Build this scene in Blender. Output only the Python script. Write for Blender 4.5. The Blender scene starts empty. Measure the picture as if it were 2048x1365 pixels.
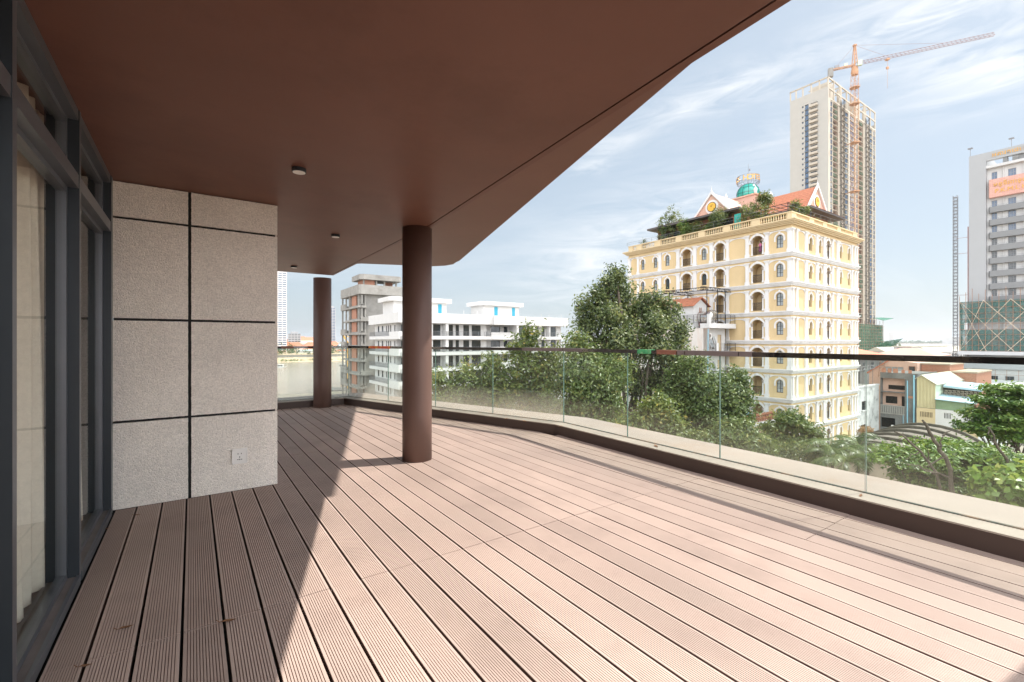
import bpy, math, random
import numpy as np
from mathutils import Vector, Matrix
R = math.radians
rnd = random.Random(7)
SC = bpy.context.scene
COL = SC.collection

# ---------------------------------------------------------------- camera
cam_d = bpy.data.cameras.new('camera')
cam_d.sensor_width = 36.0
cam_d.lens = 36.0 * 910 / 2048
cam_d.clip_start = 0.05
cam_d.clip_end = 60000
cam = bpy.data.objects.new('camera', cam_d)
COL.objects.link(cam)
cam.location = (0, 0, 1.25)
cam.rotation_euler = (R(90), 0, 0)
SC.camera = cam

# ---------------------------------------------------------------- sky, sun, exposure
SUN_AZ, SUN_EL = R(16), R(56)
world = bpy.data.worlds.new('World')
SC.world = world
world.use_nodes = True
nt = world.node_tree
nt.nodes.clear()
N = nt.nodes.new
wo = N('ShaderNodeOutputWorld'); bg = N('ShaderNodeBackground')
sky = N('ShaderNodeTexSky'); sky.sky_type = 'NISHITA'; sky.sun_disc = False
sky.sun_elevation = SUN_EL; sky.sun_rotation = math.pi / 2 - SUN_AZ
sky.air_density = 1.0; sky.dust_density = 2.0; sky.ozone_density = 1.2; sky.altitude = 20
tc = N('ShaderNodeTexCoord'); sep = N('ShaderNodeSeparateXYZ')
nt.links.new(tc.outputs['Generated'], sep.inputs[0])
addz = N('ShaderNodeMath'); addz.operation = 'ADD'; addz.inputs[1].default_value = 0.45
absz = N('ShaderNodeMath'); absz.operation = 'ABSOLUTE'
nt.links.new(sep.outputs['Z'], absz.inputs[0]); nt.links.new(absz.outputs[0], addz.inputs[0])
dx = N('ShaderNodeMath'); dx.operation = 'DIVIDE'; dy = N('ShaderNodeMath'); dy.operation = 'DIVIDE'
nt.links.new(sep.outputs['X'], dx.inputs[0]); nt.links.new(addz.outputs[0], dx.inputs[1])
nt.links.new(sep.outputs['Y'], dy.inputs[0]); nt.links.new(addz.outputs[0], dy.inputs[1])
cmb = N('ShaderNodeCombineXYZ')
nt.links.new(dx.outputs[0], cmb.inputs[0]); nt.links.new(dy.outputs[0], cmb.inputs[1])
mp = N('ShaderNodeMapping'); mp.inputs['Rotation'].default_value = (0, 0, R(-28)); mp.inputs['Scale'].default_value = (0.75, 2.1, 1)
mp.inputs['Location'].default_value = (3.1, 1.35, 0)
nt.links.new(cmb.outputs[0], mp.inputs[0])
n1 = N('ShaderNodeTexNoise'); n1.inputs['Scale'].default_value = 1.25; n1.inputs['Detail'].default_value = 9; n1.inputs['Roughness'].default_value = 0.62; n1.inputs['Distortion'].default_value = 0.9
nt.links.new(mp.outputs[0], n1.inputs['Vector'])
cr = N('ShaderNodeValToRGB'); cr.color_ramp.elements[0].position = 0.50; cr.color_ramp.elements[1].position = 0.74
nt.links.new(n1.outputs[0], cr.inputs[0])
mixc = N('ShaderNodeMix'); mixc.data_type = 'RGBA'
veil = N('ShaderNodeMix'); veil.data_type = 'RGBA'; veil.inputs[0].default_value = 0.62
veil.inputs[7].default_value = (4.8, 5.6, 6.2, 1)
nt.links.new(sky.outputs[0], veil.inputs[6])
# wispy cirrus patches: (azimuth from +Y, elevation, half widths, tilt, strength) in degrees
def nm(op, a, b=None, c_=None):
    n_ = N('ShaderNodeMath'); n_.operation = op
    for i, v in enumerate((a, b, c_)):
        if v is None: continue
        if isinstance(v, (int, float)): n_.inputs[i].default_value = v
        else: nt.links.new(v, n_.inputs[i])
    return n_.outputs[0]
az = nm('MULTIPLY', nm('ARCTAN2', sep.outputs['X'], sep.outputs['Y']), 57.2958)
el = nm('MULTIPLY', nm('ARCSINE', sep.outputs['Z']), 57.2958)
mp2 = N('ShaderNodeMapping'); mp2.inputs['Scale'].default_value = (3.0, 3.0, 16.0); mp2.inputs['Rotation'].default_value = (0, R(14), 0); nt.links.new(tc.outputs['Generated'], mp2.inputs[0])
n2 = N('ShaderNodeTexNoise'); n2.inputs['Scale'].default_value = 1.9; n2.inputs['Detail'].default_value = 9; n2.inputs['Roughness'].default_value = 0.62; n2.inputs['Distortion'].default_value = 1.2; nt.links.new(mp2.outputs[0], n2.inputs['Vector'])
wisp = nm('MULTIPLY_ADD', n2.outputs[0], 3.2, -1.22)
tot = nm('MULTIPLY', cr.outputs[0], 0.25)
for (a0, e0, wa, we, tl, k0) in ((24, 26.2, 8, 1.9, 0.16, 1.0), (43, 28.5, 9, 3.4, 0.12, 1.15), (47, 22.5, 6, 2.6, 0.05, 1.0), (31, 21.0, 5, 2.2, 0.2, 0.45), (12, 22.8, 3.5, 1.0, 0.1, 0.75), (10, 20.6, 3.0, 0.8, 0.1, 0.7), (15, 11, 13, 6, 0.3, 0.9), (62, 24, 9, 5, 0.1, 0.9), (-20, 30, 14, 5, 0.2, 0.8), (100, 35, 30, 10, 0.2, 0.8)):
    da = nm('SUBTRACT', az, a0); de = nm('SUBTRACT', nm('SUBTRACT', el, e0), nm('MULTIPLY', da, tl))
    q_ = nm('ADD', nm('POWER', nm('DIVIDE', nm('ABSOLUTE', da), wa), 2), nm('POWER', nm('DIVIDE', nm('ABSOLUTE', de), we), 2))
    tot = nm('MULTIPLY_ADD', nm('MULTIPLY', nm('EXPONENT', nm('MULTIPLY', q_, -1)), k0), nm('MAXIMUM', wisp, 0.0), tot)
totc = nm('MINIMUM', tot, 1.0)
nt.links.new(totc, mixc.inputs[0]); nt.links.new(veil.outputs[2], mixc.inputs[6])
mixc.inputs[7].default_value = (7.6, 7.75, 7.9, 1)
# the unseen rear half of the sky is brightened as added fill for terrace shade
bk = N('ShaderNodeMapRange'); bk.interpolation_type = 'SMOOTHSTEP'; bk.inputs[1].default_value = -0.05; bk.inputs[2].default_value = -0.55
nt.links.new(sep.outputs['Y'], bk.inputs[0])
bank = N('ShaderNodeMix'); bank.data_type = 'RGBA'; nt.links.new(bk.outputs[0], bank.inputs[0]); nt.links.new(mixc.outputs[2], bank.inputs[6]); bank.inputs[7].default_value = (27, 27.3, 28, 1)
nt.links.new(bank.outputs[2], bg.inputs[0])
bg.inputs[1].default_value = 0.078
nt.links.new(bg.outputs[0], wo.inputs[0])

sun_d = bpy.data.lights.new('sun', 'SUN'); sun_d.energy = 4.2; sun_d.angle = R(0.5); sun_d.color = (1, 0.955, 0.88)
sun = bpy.data.objects.new('sun', sun_d); COL.objects.link(sun)
S = Vector((math.cos(SUN_EL) * math.cos(SUN_AZ), math.cos(SUN_EL) * math.sin(SUN_AZ), math.sin(SUN_EL)))
sun.rotation_euler = S.to_track_quat('Z', 'Y').to_euler()
sun.location = (60, 20, 90)
SC.view_settings.view_transform = 'Standard'; SC.view_settings.look = 'None'
SC.view_settings.exposure = 0.86; SC.view_settings.gamma = 1
SC.cycles.max_bounces = 10; SC.cycles.transparent_max_bounces = 16; SC.cycles.diffuse_bounces = 6
SC.cycles.sample_clamp_indirect = 8; SC.cycles.caustics_reflective = False; SC.cycles.caustics_refractive = False
SC.cycles.use_denoising = True

# ---------------------------------------------------------------- helpers
AT, AC = R(35.1), R(34.5)             # terrace grid and city grid angles
def rot2(x, y, a): return (x * math.cos(a) - y * math.sin(a), x * math.sin(a) + y * math.cos(a))
def at(px, py, Y): return Vector(((px - 1024) / 910 * Y, Y, 1.25 + (682.5 - py) / 910 * Y))

class MB:
    def __init__(s): s.v = []; s.f = []; s.m = []; s.t = []; s.tone = 0.5
    def add(s, vs, fs, m=0):
        b = len(s.v); s.v += [tuple(p) for p in vs]
        for f in fs: s.f.append([b + i for i in f]); s.m.append(m); s.t.append(s.tone)
    def box(s, x0, x1, y0, y1, z0, z1, m=0):
        s.add([(x0,y0,z0),(x1,y0,z0),(x1,y1,z0),(x0,y1,z0),(x0,y0,z1),(x1,y0,z1),(x1,y1,z1),(x0,y1,z1)],
              [(3,2,1,0),(4,5,6,7),(0,1,5,4),(1,2,6,5),(2,3,7,6),(3,0,4,7)], m)
    def poly(s, pts, m=0): s.add(pts, [tuple(range(len(pts)))], m)
    def prism(s, pts, z0, z1, m=0):
        n = len(pts)
        s.add([(x, y, z0) for x, y in pts] + [(x, y, z1) for x, y in pts],
              [tuple(range(n - 1, -1, -1)), tuple(range(n, 2 * n))] + [(i, (i + 1) % n, n + (i + 1) % n, n + i) for i in range(n)], m)
    def loft(s, A, B, m=0):           # two polygons with the same count
        n = len(A)
        s.add(list(A) + list(B), [tuple(range(n - 1, -1, -1)), tuple(range(n, 2 * n))] + [(i, (i + 1) % n, n + (i + 1) % n, n + i) for i in range(n)], m)
    def tube(s, p0, p1, r0, r1=None, n=8, m=0, caps=True):
        p0 = Vector(p0); p1 = Vector(p1); r1 = r0 if r1 is None else r1
        d = (p1 - p0)
        if d.length < 1e-6: return
        d.normalize(); a = d.orthogonal().normalized(); b = d.cross(a)
        A = [p0 + (a * math.cos(2*math.pi*i/n) + b * math.sin(2*math.pi*i/n)) * r0 for i in range(n)]
        B = [p1 + (a * math.cos(2*math.pi*i/n) + b * math.sin(2*math.pi*i/n)) * r1 for i in range(n)]
        fs = [(i, (i+1) % n, n + (i+1) % n, n + i) for i in range(n)]
        if caps: fs += [tuple(range(n-1, -1, -1)), tuple(range(n, 2*n))]
        s.add(A + B, fs, m)
    def bar(s, p0, p1, w, m=0): s.tube(p0, p1, w * 0.7, n=4, m=m)
    def lathe(s, prof, c=(0,0,0), n=16, m=0):     # prof: list of (r,z)
        vs = []
        for r, z in prof:
            for i in range(n): vs.append((c[0] + r * math.cos(2*math.pi*i/n), c[1] + r * math.sin(2*math.pi*i/n), c[2] + z))
        fs = []
        for k in range(len(prof) - 1):
            for i in range(n): fs.append((k*n+i, k*n+(i+1) % n, (k+1)*n+(i+1) % n, (k+1)*n+i))
        fs.append(tuple(range(n-1, -1, -1))); fs.append(tuple(range((len(prof)-1)*n, len(prof)*n)))
        s.add(vs, fs, m)
    def mesh(s, name, mats, smooth=False, tone=False):
        me = bpy.data.meshes.new(name); me.from_pydata(s.v, [], s.f)
        for mt in mats: me.materials.append(mt)
        if len(mats) > 1: me.polygons.foreach_set('material_index', s.m)
        if smooth: me.polygons.foreach_set('use_smooth', [True] * len(s.f))
        if tone:
            a = me.attributes.new('tone', 'FLOAT', 'FACE'); a.data.foreach_set('value', s.t)
        me.update(); return me
    def build(s, name, mats, parent=None, loc=(0,0,0), rz=0, smooth=False, tone=False):
        if not isinstance(mats, (list, tuple)): mats = [mats]
        return link(name, s.mesh(name, mats, smooth, tone), parent, loc, rz)

def link(name, data, parent=None, loc=(0,0,0), rz=0):
    o = bpy.data.objects.new(name, data); COL.objects.link(o)
    o.location = loc; o.rotation_euler = (0, 0, rz)
    if parent is not None: o.parent = parent
    return o
def tag(o, label=None, cat=None, group=None, kind=None):
    if label: o['label'] = label
    if cat: o['category'] = cat
    if group: o['group'] = group
    if kind: o['kind'] = kind
    return o
def thing(name, loc, rz=0, label=None, cat=None, group=None):
    return tag(link(name, None, None, loc, rz), label, cat, group)
def city(q, p, z=0):                    # city grid -> world
    x, y = rot2(q, p, AC); return (x, y, z)
def terr(q, p, z=0):
    x, y = rot2(q, p, AT); return (x, y, z)

# ---------------------------------------------------------------- materials
def mat(name, col, rough=0.7, var=0.12, scale=3.0, bump=0.0, bscale=40.0, metal=0.0, spec=0.4, stain=None, sscale=0.6, samt=0.5, streak=False, tone=0.0, coat=0.0):
    m = bpy.data.materials.new(name); m.use_nodes = True
    t = m.node_tree; b = t.nodes['Principled BSDF']; L = t.links.new
    b.inputs['Roughness'].default_value = rough; b.inputs['Metallic'].default_value = metal
    b.inputs['Specular IOR Level'].default_value = spec
    if coat: b.inputs['Coat Weight'].default_value = coat
    c = t.nodes.new('ShaderNodeTexCoord')
    n = t.nodes.new('ShaderNodeTexNoise'); n.inputs['Scale'].default_value = scale; n.inputs['Detail'].default_value = 6; n.inputs['Roughness'].default_value = 0.6
    L(c.outputs['Object'], n.inputs['Vector'])
    r = t.nodes.new('ShaderNodeValToRGB')
    r.color_ramp.elements[0].position = 0.3; r.color_ramp.elements[1].position = 0.7
    r.color_ramp.elements[0].color = tuple(max(0, x * (1 - var)) for x in col) + (1,)
    r.color_ramp.elements[1].color = tuple(min(1, x * (1 + var)) for x in col) + (1,)
    L(n.outputs[0], r.inputs[0]); out = r.outputs[0]
    if stain:
        mp = t.nodes.new('ShaderNodeMapping')
        if streak: mp.inputs['Scale'].default_value = (1, 1, 0.12)
        L(c.outputs['Object'], mp.inputs[0])
        n2 = t.nodes.new('ShaderNodeTexNoise'); n2.inputs['Scale'].default_value = sscale; n2.inputs['Detail'].default_value = 8; n2.inputs['Roughness'].default_value = 0.7
        L(mp.outputs[0], n2.inputs['Vector'])
        r2 = t.nodes.new('ShaderNodeValToRGB'); r2.color_ramp.elements[0].position = 0.5; r2.color_ramp.elements[1].position = 0.72
        L(n2.outputs[0], r2.inputs[0])
        ml = t.nodes.new('ShaderNodeMath'); ml.operation = 'MULTIPLY'; ml.inputs[1].default_value = samt; L(r2.outputs[0], ml.inputs[0])
        mx = t.nodes.new('ShaderNodeMix'); mx.data_type = 'RGBA'; L(ml.outputs[0], mx.inputs[0]); L(out, mx.inputs[6]); mx.inputs[7].default_value = tuple(stain) + (1,)
        out = mx.outputs[2]
    if tone:
        at_ = t.nodes.new('ShaderNodeAttribute'); at_.attribute_name = 'tone'
        ma = t.nodes.new('ShaderNodeMath'); ma.operation = 'MULTIPLY_ADD'; ma.inputs[1].default_value = tone; ma.inputs[2].default_value = 1 - tone / 2
        L(at_.outputs['Fac'], ma.inputs[0])
        mm = t.nodes.new('ShaderNodeMix'); mm.data_type = 'RGBA'; mm.blend_type = 'MULTIPLY'; mm.inputs[0].default_value = 1
        cc = t.nodes.new('ShaderNodeCombineXYZ')
        for i in range(3): L(ma.outputs[0], cc.inputs[i])
        L(out, mm.inputs[6]); L(cc.outputs[0], mm.inputs[7]); out = mm.outputs[2]
    L(out, b.inputs['Base Color'])
    if bump:
        n3 = t.nodes.new('ShaderNodeTexNoise'); n3.inputs['Scale'].default_value = bscale; n3.inputs['Detail'].default_value = 4
        L(c.outputs['Object'], n3.inputs['Vector'])
        bp = t.nodes.new('ShaderNodeBump'); bp.inputs['Strength'].default_value = bump; bp.inputs['Distance'].default_value = 0.02
        L(n3.outputs[0], bp.inputs['Height']); L(bp.outputs[0], b.inputs['Normal'])
    return m

def brick_mat(name, c1, c2, mortar, scale=5.0):
    m = mat(name, c1); t = m.node_tree; b = t.nodes['Principled BSDF']
    br = t.nodes.new('ShaderNodeTexBrick'); br.inputs['Color1'].default_value = c1 + (1,); br.inputs['Color2'].default_value = c2 + (1,); br.inputs['Mortar'].default_value = mortar + (1,)
    br.inputs['Scale'].default_value = scale; br.inputs['Mortar Size'].default_value = 0.015; br.inputs['Brick Width'].default_value = 0.5; br.inputs['Row Height'].default_value = 0.2
    c = t.nodes.new('ShaderNodeTexCoord'); sp = t.nodes.new('ShaderNodeSeparateXYZ'); ad = t.nodes.new('ShaderNodeMath'); cb = t.nodes.new('ShaderNodeCombineXYZ')
    L = t.links.new; L(c.outputs['Object'], sp.inputs[0]); L(sp.outputs[0], ad.inputs[0]); L(sp.outputs[1], ad.inputs[1]); L(ad.outputs[0], cb.inputs[0]); L(sp.outputs[2], cb.inputs[1])
    L(cb.outputs[0], br.inputs['Vector']); L(br.outputs[0], b.inputs['Base Color'])
    return m

def ribbed(m, axis, period, depth=0.5, dist=0.03):     # corrugation / tile courses as bump along an object axis
    t = m.node_tree; b = t.nodes['Principled BSDF']; L = t.links.new
    c = t.nodes.new('ShaderNodeTexCoord'); w = t.nodes.new('ShaderNodeTexWave'); w.bands_direction = axis
    w.inputs['Scale'].default_value = 0.314 / period * 1.0; w.inputs['Distortion'].default_value = 0
    L(c.outputs['Object'], w.inputs['Vector'])
    bp = t.nodes.new('ShaderNodeBump'); bp.inputs['Strength'].default_value = depth; bp.inputs['Distance'].default_value = dist
    L(w.outputs[1], bp.inputs['Height']); L(bp.outputs[0], b.inputs['Normal'])
    return m

def glass_thin(name, tint=(0.93, 0.96, 0.94), dust=0.0, refl=1.0):
    m = bpy.data.materials.new(name); m.use_nodes = True; t = m.node_tree; t.nodes.clear(); L = t.links.new
    o = t.nodes.new('ShaderNodeOutputMaterial'); tr = t.nodes.new('ShaderNodeBsdfTransparent'); tr.inputs[0].default_value = tint + (1,)
    gl = t.nodes.new('ShaderNodeBsdfGlossy'); gl.inputs['Roughness'].default_value = 0.02
    fr = t.nodes.new('ShaderNodeFresnel'); fr.inputs[0].default_value = 1.4
    fm = t.nodes.new('ShaderNodeMath'); fm.operation = 'MULTIPLY'; fm.inputs[1].default_value = refl; L(fr.outputs[0], fm.inputs[0])
    ge = t.nodes.new('ShaderNodeNewGeometry'); sb_ = t.nodes.new('ShaderNodeMath'); sb_.operation = 'SUBTRACT'; sb_.inputs[0].default_value = 1; L(ge.outputs['Backfacing'], sb_.inputs[1])
    f2 = t.nodes.new('ShaderNodeMath'); f2.operation = 'MULTIPLY'; L(fm.outputs[0], f2.inputs[0]); L(sb_.outputs[0], f2.inputs[1]); fm = f2
    mx = t.nodes.new('ShaderNodeMixShader'); L(fm.outputs[0], mx.inputs[0]); L(tr.outputs[0], mx.inputs[1]); L(gl.outputs[0], mx.inputs[2])
    out = mx.outputs[0]
    if dust:
        c = t.nodes.new('ShaderNodeTexCoord'); sp = t.nodes.new('ShaderNodeSeparateXYZ'); L(c.outputs['Object'], sp.inputs[0])
        mr = t.nodes.new('ShaderNodeMapRange'); mr.inputs[1].default_value = 0.0; mr.inputs[2].default_value = 0.42; mr.inputs[3].default_value = 1.0; mr.inputs[4].default_value = 0.05
        L(sp.outputs[2], mr.inputs[0])
        n = t.nodes.new('ShaderNodeTexNoise'); n.inputs['Scale'].default_value = 1.3; n.inputs['Detail'].default_value = 7; L(c.outputs['Object'], n.inputs['Vector'])
        m1 = t.nodes.new('ShaderNodeMath'); m1.operation = 'MULTIPLY'; L(mr.outputs[0], m1.inputs[0]); L(n.outputs[0], m1.inputs[1])
        m2 = t.nodes.new('ShaderNodeMath'); m2.operation = 'MULTIPLY'; m2.inputs[1].default_value = dust; L(m1.outputs[0], m2.inputs[0])
        df = t.nodes.new('ShaderNodeBsdfTranslucent'); df.inputs[0].default_value = (0.75, 0.68, 0.58, 1)
        d2 = t.nodes.new('ShaderNodeBsdfDiffuse'); d2.inputs[0].default_value = (0.75, 0.68, 0.58, 1)
        ms = t.nodes.new('ShaderNodeMixShader'); ms.inputs[0].default_value = 0.5; L(df.outputs[0], ms.inputs[1]); L(d2.outputs[0], ms.inputs[2])
        mx2 = t.nodes.new('ShaderNodeMixShader'); L(m2.outputs[0], mx2.inputs[0]); L(out, mx2.inputs[1]); L(ms.outputs[0], mx2.inputs[2]); out = mx2.outputs[0]
    L(out, o.inputs[0]); return m

M = {}
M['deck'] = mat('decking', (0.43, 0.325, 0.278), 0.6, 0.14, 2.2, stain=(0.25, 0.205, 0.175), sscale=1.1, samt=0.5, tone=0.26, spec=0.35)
M['deckshade'] = mat('shaded_board_recesses', (0.12, 0.07, 0.052), 0.85, 0.25, 8)  # shade in the board gaps and grooves, put in as dark colour
M['dark'] = mat('dark_void', (0.012, 0.011, 0.01), 0.9)
M['ceil'] = mat('brown_soffit_paint', (0.158, 0.070, 0.049), 0.5, 0.11, 0.8, bump=0.12, bscale=2.5, stain=(0.12, 0.05, 0.034), sscale=1.1, samt=0.8, spec=0.3)
M['ceil2'] = mat('brown_outer_soffit_paint', (0.175, 0.085, 0.060), 0.5, 0.07, 0.9, bump=0.08, bscale=5, stain=(0.145, 0.07, 0.05), sscale=1.0, samt=0.4, spec=0.35)
M['column'] = mat('brown_column_paint', (0.13, 0.075, 0.06), 0.52, 0.09, 1.8, bump=0.12, bscale=6, stain=(0.10, 0.057, 0.045), sscale=2.2, samt=0.6, streak=True, spec=0.4)
M['curb'] = mat('dark_brown_kerb_paint', (0.06, 0.037, 0.03), 0.55, 0.08, 2)
M['curbtop'] = mat('grey_kerb_cap', (0.33, 0.28, 0.235), 0.6, 0.15, 2.5, stain=(0.2, 0.17, 0.14), sscale=2.0, samt=0.4)
M['ledge'] = mat('beige_stone_ledge', (0.34, 0.275, 0.24), 0.45, 0.10, 1.5, stain=(0.30, 0.185, 0.12), sscale=1.6, samt=0.5)
M['seal'] = mat('dirty_sealant', (0.05, 0.06, 0.05), 0.8, 0.5, 20, stain=(0.35, 0.16, 0.07), sscale=6, samt=0.8)
M['stone'] = mat('pebbledash', (0.86, 0.805, 0.74), 0.9, 0.10, 1.4, bump=1.0, bscale=130, spec=0.2)
t = M['stone'].node_tree; b_ = t.nodes['Principled BSDF']; src = b_.inputs['Base Color'].links[0].from_socket
vo = t.nodes.new('ShaderNodeTexVoronoi'); vo.inputs['Scale'].default_value = 115; c = t.nodes.new('ShaderNodeTexCoord'); t.links.new(c.outputs['Object'], vo.inputs['Vector'])
sx = t.nodes.new('ShaderNodeSeparateColor'); t.links.new(vo.outputs['Color'], sx.inputs[0])
mr = t.nodes.new('ShaderNodeMapRange'); mr.inputs[3].default_value = 0.86; mr.inputs[4].default_value = 1.1; t.links.new(sx.outputs[0], mr.inputs[0])
mm = t.nodes.new('ShaderNodeMix'); mm.data_type = 'RGBA'; mm.blend_type = 'MULTIPLY'; mm.inputs[0].default_value = 1; cc = t.nodes.new('ShaderNodeCombineXYZ')
for i in range(3): t.links.new(mr.outputs[0], cc.inputs[i])
t.links.new(src, mm.inputs[6]); t.links.new(cc.outputs[0], mm.inputs[7]); t.links.new(mm.outputs[2], b_.inputs['Base Color'])
bp = t.nodes.new('ShaderNodeBump'); bp.inputs['Strength'].default_value = 0.8; bp.inputs['Distance'].default_value = 0.006; bp.invert = True; t.links.new(vo.outputs['Distance'], bp.inputs['Height']); t.links.new(bp.outputs[0], b_.inputs['Normal'])
M['groove'] = mat('black_joint', (0.02, 0.02, 0.02), 0.8, 0.3, 20)
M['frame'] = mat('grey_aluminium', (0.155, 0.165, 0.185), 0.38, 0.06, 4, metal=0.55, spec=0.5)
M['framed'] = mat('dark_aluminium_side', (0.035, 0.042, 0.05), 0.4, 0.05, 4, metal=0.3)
M['sill'] = mat('dusty_sill', (0.17, 0.15, 0.145), 0.6, 0.2, 6)
M['curtain'] = mat('beige_curtain', (0.80, 0.74, 0.64), 0.9, 0.06, 30)
M['winglass'] = glass_thin('window_glass', (0.96, 0.97, 0.96), refl=0.75)
M['railglass'] = glass_thin('balustrade_glass', (0.93, 0.965, 0.945), dust=0.12, refl=1.0)
M['railglass2'] = glass_thin('dusty_balustrade_glass', (0.91, 0.95, 0.93), dust=0.5, refl=1.0)
M['glassedge'] = mat('green_glass_edge', (0.10, 0.17, 0.145), 0.2, 0.1, 5)
M['rail'] = mat('polished_dark_rail', (0.13, 0.12, 0.115), 0.10, 0.1, 3, metal=0.95, bump=0.12, bscale=7)
M['film_t'] = mat('taupe_film', (0.17, 0.14, 0.135), 0.4, 0.08, 9); M['film_r'] = mat('terracotta_film', (0.25, 0.11, 0.075), 0.4, 0.08, 9)
M['film_g'] = mat('green_tape', (0.08, 0.38, 0.16), 0.4, 0.4, 14, stain=(0.6, 0.6, 0.4), sscale=9, samt=0.7)
M['reflect_y'] = mat('red_yellow_reflection', (0.75, 0.09, 0.03), 0.4, 0.1, 9, stain=(0.9, 0.62, 0.04), sscale=14, samt=1.0)  # last one: a reflection on the handrail, painted as a coloured sleeve
M['white'] = mat('white_render', (0.585, 0.58, 0.57), 0.75, 0.04, 0.8, stain=(0.6, 0.58, 0.55), sscale=0.35, samt=0.3, streak=True)
M['plastic'] = mat('white_plastic', (0.84, 0.82, 0.79), 0.35, 0.02, 10)
M['yellow'] = mat('yellow_hotel_paint', (0.59, 0.45, 0.255), 0.75, 0.05, 0.5, stain=(0.42, 0.30, 0.15), sscale=0.9, samt=0.4, streak=True)
M['trim'] = mat('white_hotel_trim', (0.66, 0.65, 0.64), 0.6, 0.04, 1.0, stain=(0.46, 0.44, 0.41), sscale=0.9, samt=0.5, streak=True)
M['cornice'] = mat('cream_hotel_cornice', (0.60, 0.48, 0.30), 0.65, 0.03, 1.0)
M['pane'] = mat('dark_window_pane', (0.035, 0.045, 0.05), 0.06, 0.3, 0.9, spec=0.8)
M['pane2'] = mat('curtained_pane', (0.30, 0.33, 0.34), 0.08, 0.35, 1.8, spec=0.8)
M['pane3'] = mat('blue_window_pane', (0.06, 0.11, 0.19), 0.06, 0.3, 0.7, spec=0.8)
M['iron'] = mat('black_iron', (0.025, 0.026, 0.03), 0.5, 0.2, 10, metal=0.4)
M['steelgrey'] = mat('grey_steel_rail', (0.22, 0.22, 0.23), 0.45, 0.1, 5, metal=0.5)
M['capital'] = mat('weathered_capital', (0.34, 0.29, 0.25), 0.85, 0.4, 9)
M['peach'] = mat('peach_render', (0.55, 0.365, 0.29), 0.8, 0.05, 0.8, stain=(0.5, 0.36, 0.3), sscale=0.5, samt=0.3)
M['roofpink'] = ribbed(mat('pale_pink_tiles', (0.47, 0.32, 0.265), 0.75, 0.12, 4), 'X', 0.35)
M['rooforange'] = ribbed(mat('orange_roof_tiles', (0.39, 0.145, 0.08), 0.7, 0.2, 4), 'Z', 0.30)
M['redtile'] = ribbed(mat('red_roof_tiles', (0.48, 0.17, 0.10), 0.75, 0.25, 3), 'Z', 0.25)
M['terracotta'] = mat('terracotta_wall', (0.33, 0.145, 0.085), 0.8, 0.12, 2)
M['eave'] = mat('grey_eave_lining', (0.11, 0.10, 0.10), 0.7, 0.1, 2)
M['teal'] = mat('teal_dome_glass', (0.03, 0.33, 0.27), 0.12, 0.25, 2.5, spec=0.7)
M['gold'] = mat('gold_letters', (0.62, 0.33, 0.07), 0.35, 0.15, 6, metal=0.5)
M['clock'] = mat('gold_clock_face', (0.68, 0.40, 0.06), 0.5, 0.05, 4)
M['concrete'] = mat('raw_concrete', (0.27, 0.26, 0.24), 0.9, 0.14, 0.7, stain=(0.15, 0.135, 0.12), sscale=0.5, samt=0.65)
M['concdark'] = mat('dark_cement_render', (0.155, 0.155, 0.15), 0.9, 0.2, 0.8, stain=(0.07, 0.067, 0.063), sscale=0.6, samt=0.7, streak=True)
M['brick'] = brick_mat('orange_brick', (0.33, 0.14, 0.085), (0.40, 0.18, 0.11), (0.36, 0.25, 0.2), 2.2)
M['towerw'] = mat('pale_beige_tower_render', (0.42, 0.405, 0.37), 0.8, 0.03, 0.3)
M['towerb'] = mat('beige_tower_frame', (0.47, 0.42, 0.345), 0.8, 0.03, 0.3)
M['orange'] = mat('crane_orange_paint', (0.48, 0.26, 0.14), 0.55, 0.15, 1)
M['yellowp'] = mat('crane_yellow_paint', (0.62, 0.34, 0.04), 0.55, 0.15, 1)
M['cranegrey'] = mat('crane_grey_steel', (0.30, 0.20, 0.19), 0.5, 0.1, 1)
M['hosp'] = mat('grey_hospital_cladding', (0.36, 0.37, 0.38), 0.7, 0.02, 0.3)
M['hospw'] = mat('white_hospital_wall', (0.56, 0.56, 0.555), 0.75, 0.03, 0.5)
M['hospb'] = mat('mid_grey_balcony_band', (0.22, 0.225, 0.23), 0.7, 0.03, 0.5)
M['pinktile'] = brick_mat('pink_sign_panels', (0.60, 0.33, 0.27), (0.66, 0.39, 0.32), (0.40, 0.22, 0.19), 0.55)
M['rustpipe'] = mat('rusty_scaffold', (0.30, 0.17, 0.11), 0.7, 0.25, 3)
M['scafw'] = mat('painted_scaffold_brace', (0.62, 0.5, 0.38), 0.7, 0.3, 2)
M['weather'] = mat('weathered_white_wall', (0.50, 0.515, 0.515), 0.85, 0.08, 0.9, stain=(0.10, 0.10, 0.09), sscale=0.8, samt=0.9)
M['rustwall'] = mat('rust_streaked_white_wall', (0.62, 0.59, 0.55), 0.8, 0.05, 0.9, stain=(0.55, 0.26, 0.10), sscale=0.9, samt=0.6, streak=True)
M['cream'] = mat('cream_shop_paint', (0.52, 0.42, 0.26), 0.8, 0.06, 0.8, stain=(0.45, 0.37, 0.27), sscale=0.6, samt=0.35)
M['creamrib'] = ribbed(mat('cream_corrugated_sheet', (0.45, 0.40, 0.24), 0.6, 0.06, 1), 'Y', 0.35, 0.8)
M['metalroof'] = ribbed(mat('pale_metal_roof', (0.45, 0.43, 0.35), 0.5, 0.08, 0.7, metal=0.2, stain=(0.5, 0.46, 0.38), sscale=0.8, samt=0.4), 'X', 0.4, 0.6)
M['blueroof'] = ribbed(mat('pale_blue_metal_roof', (0.36, 0.49, 0.56), 0.45, 0.1, 1, stain=(0.10, 0.35, 0.62), sscale=0.8, samt=0.4), 'Y', 0.3, 0.6)
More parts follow.
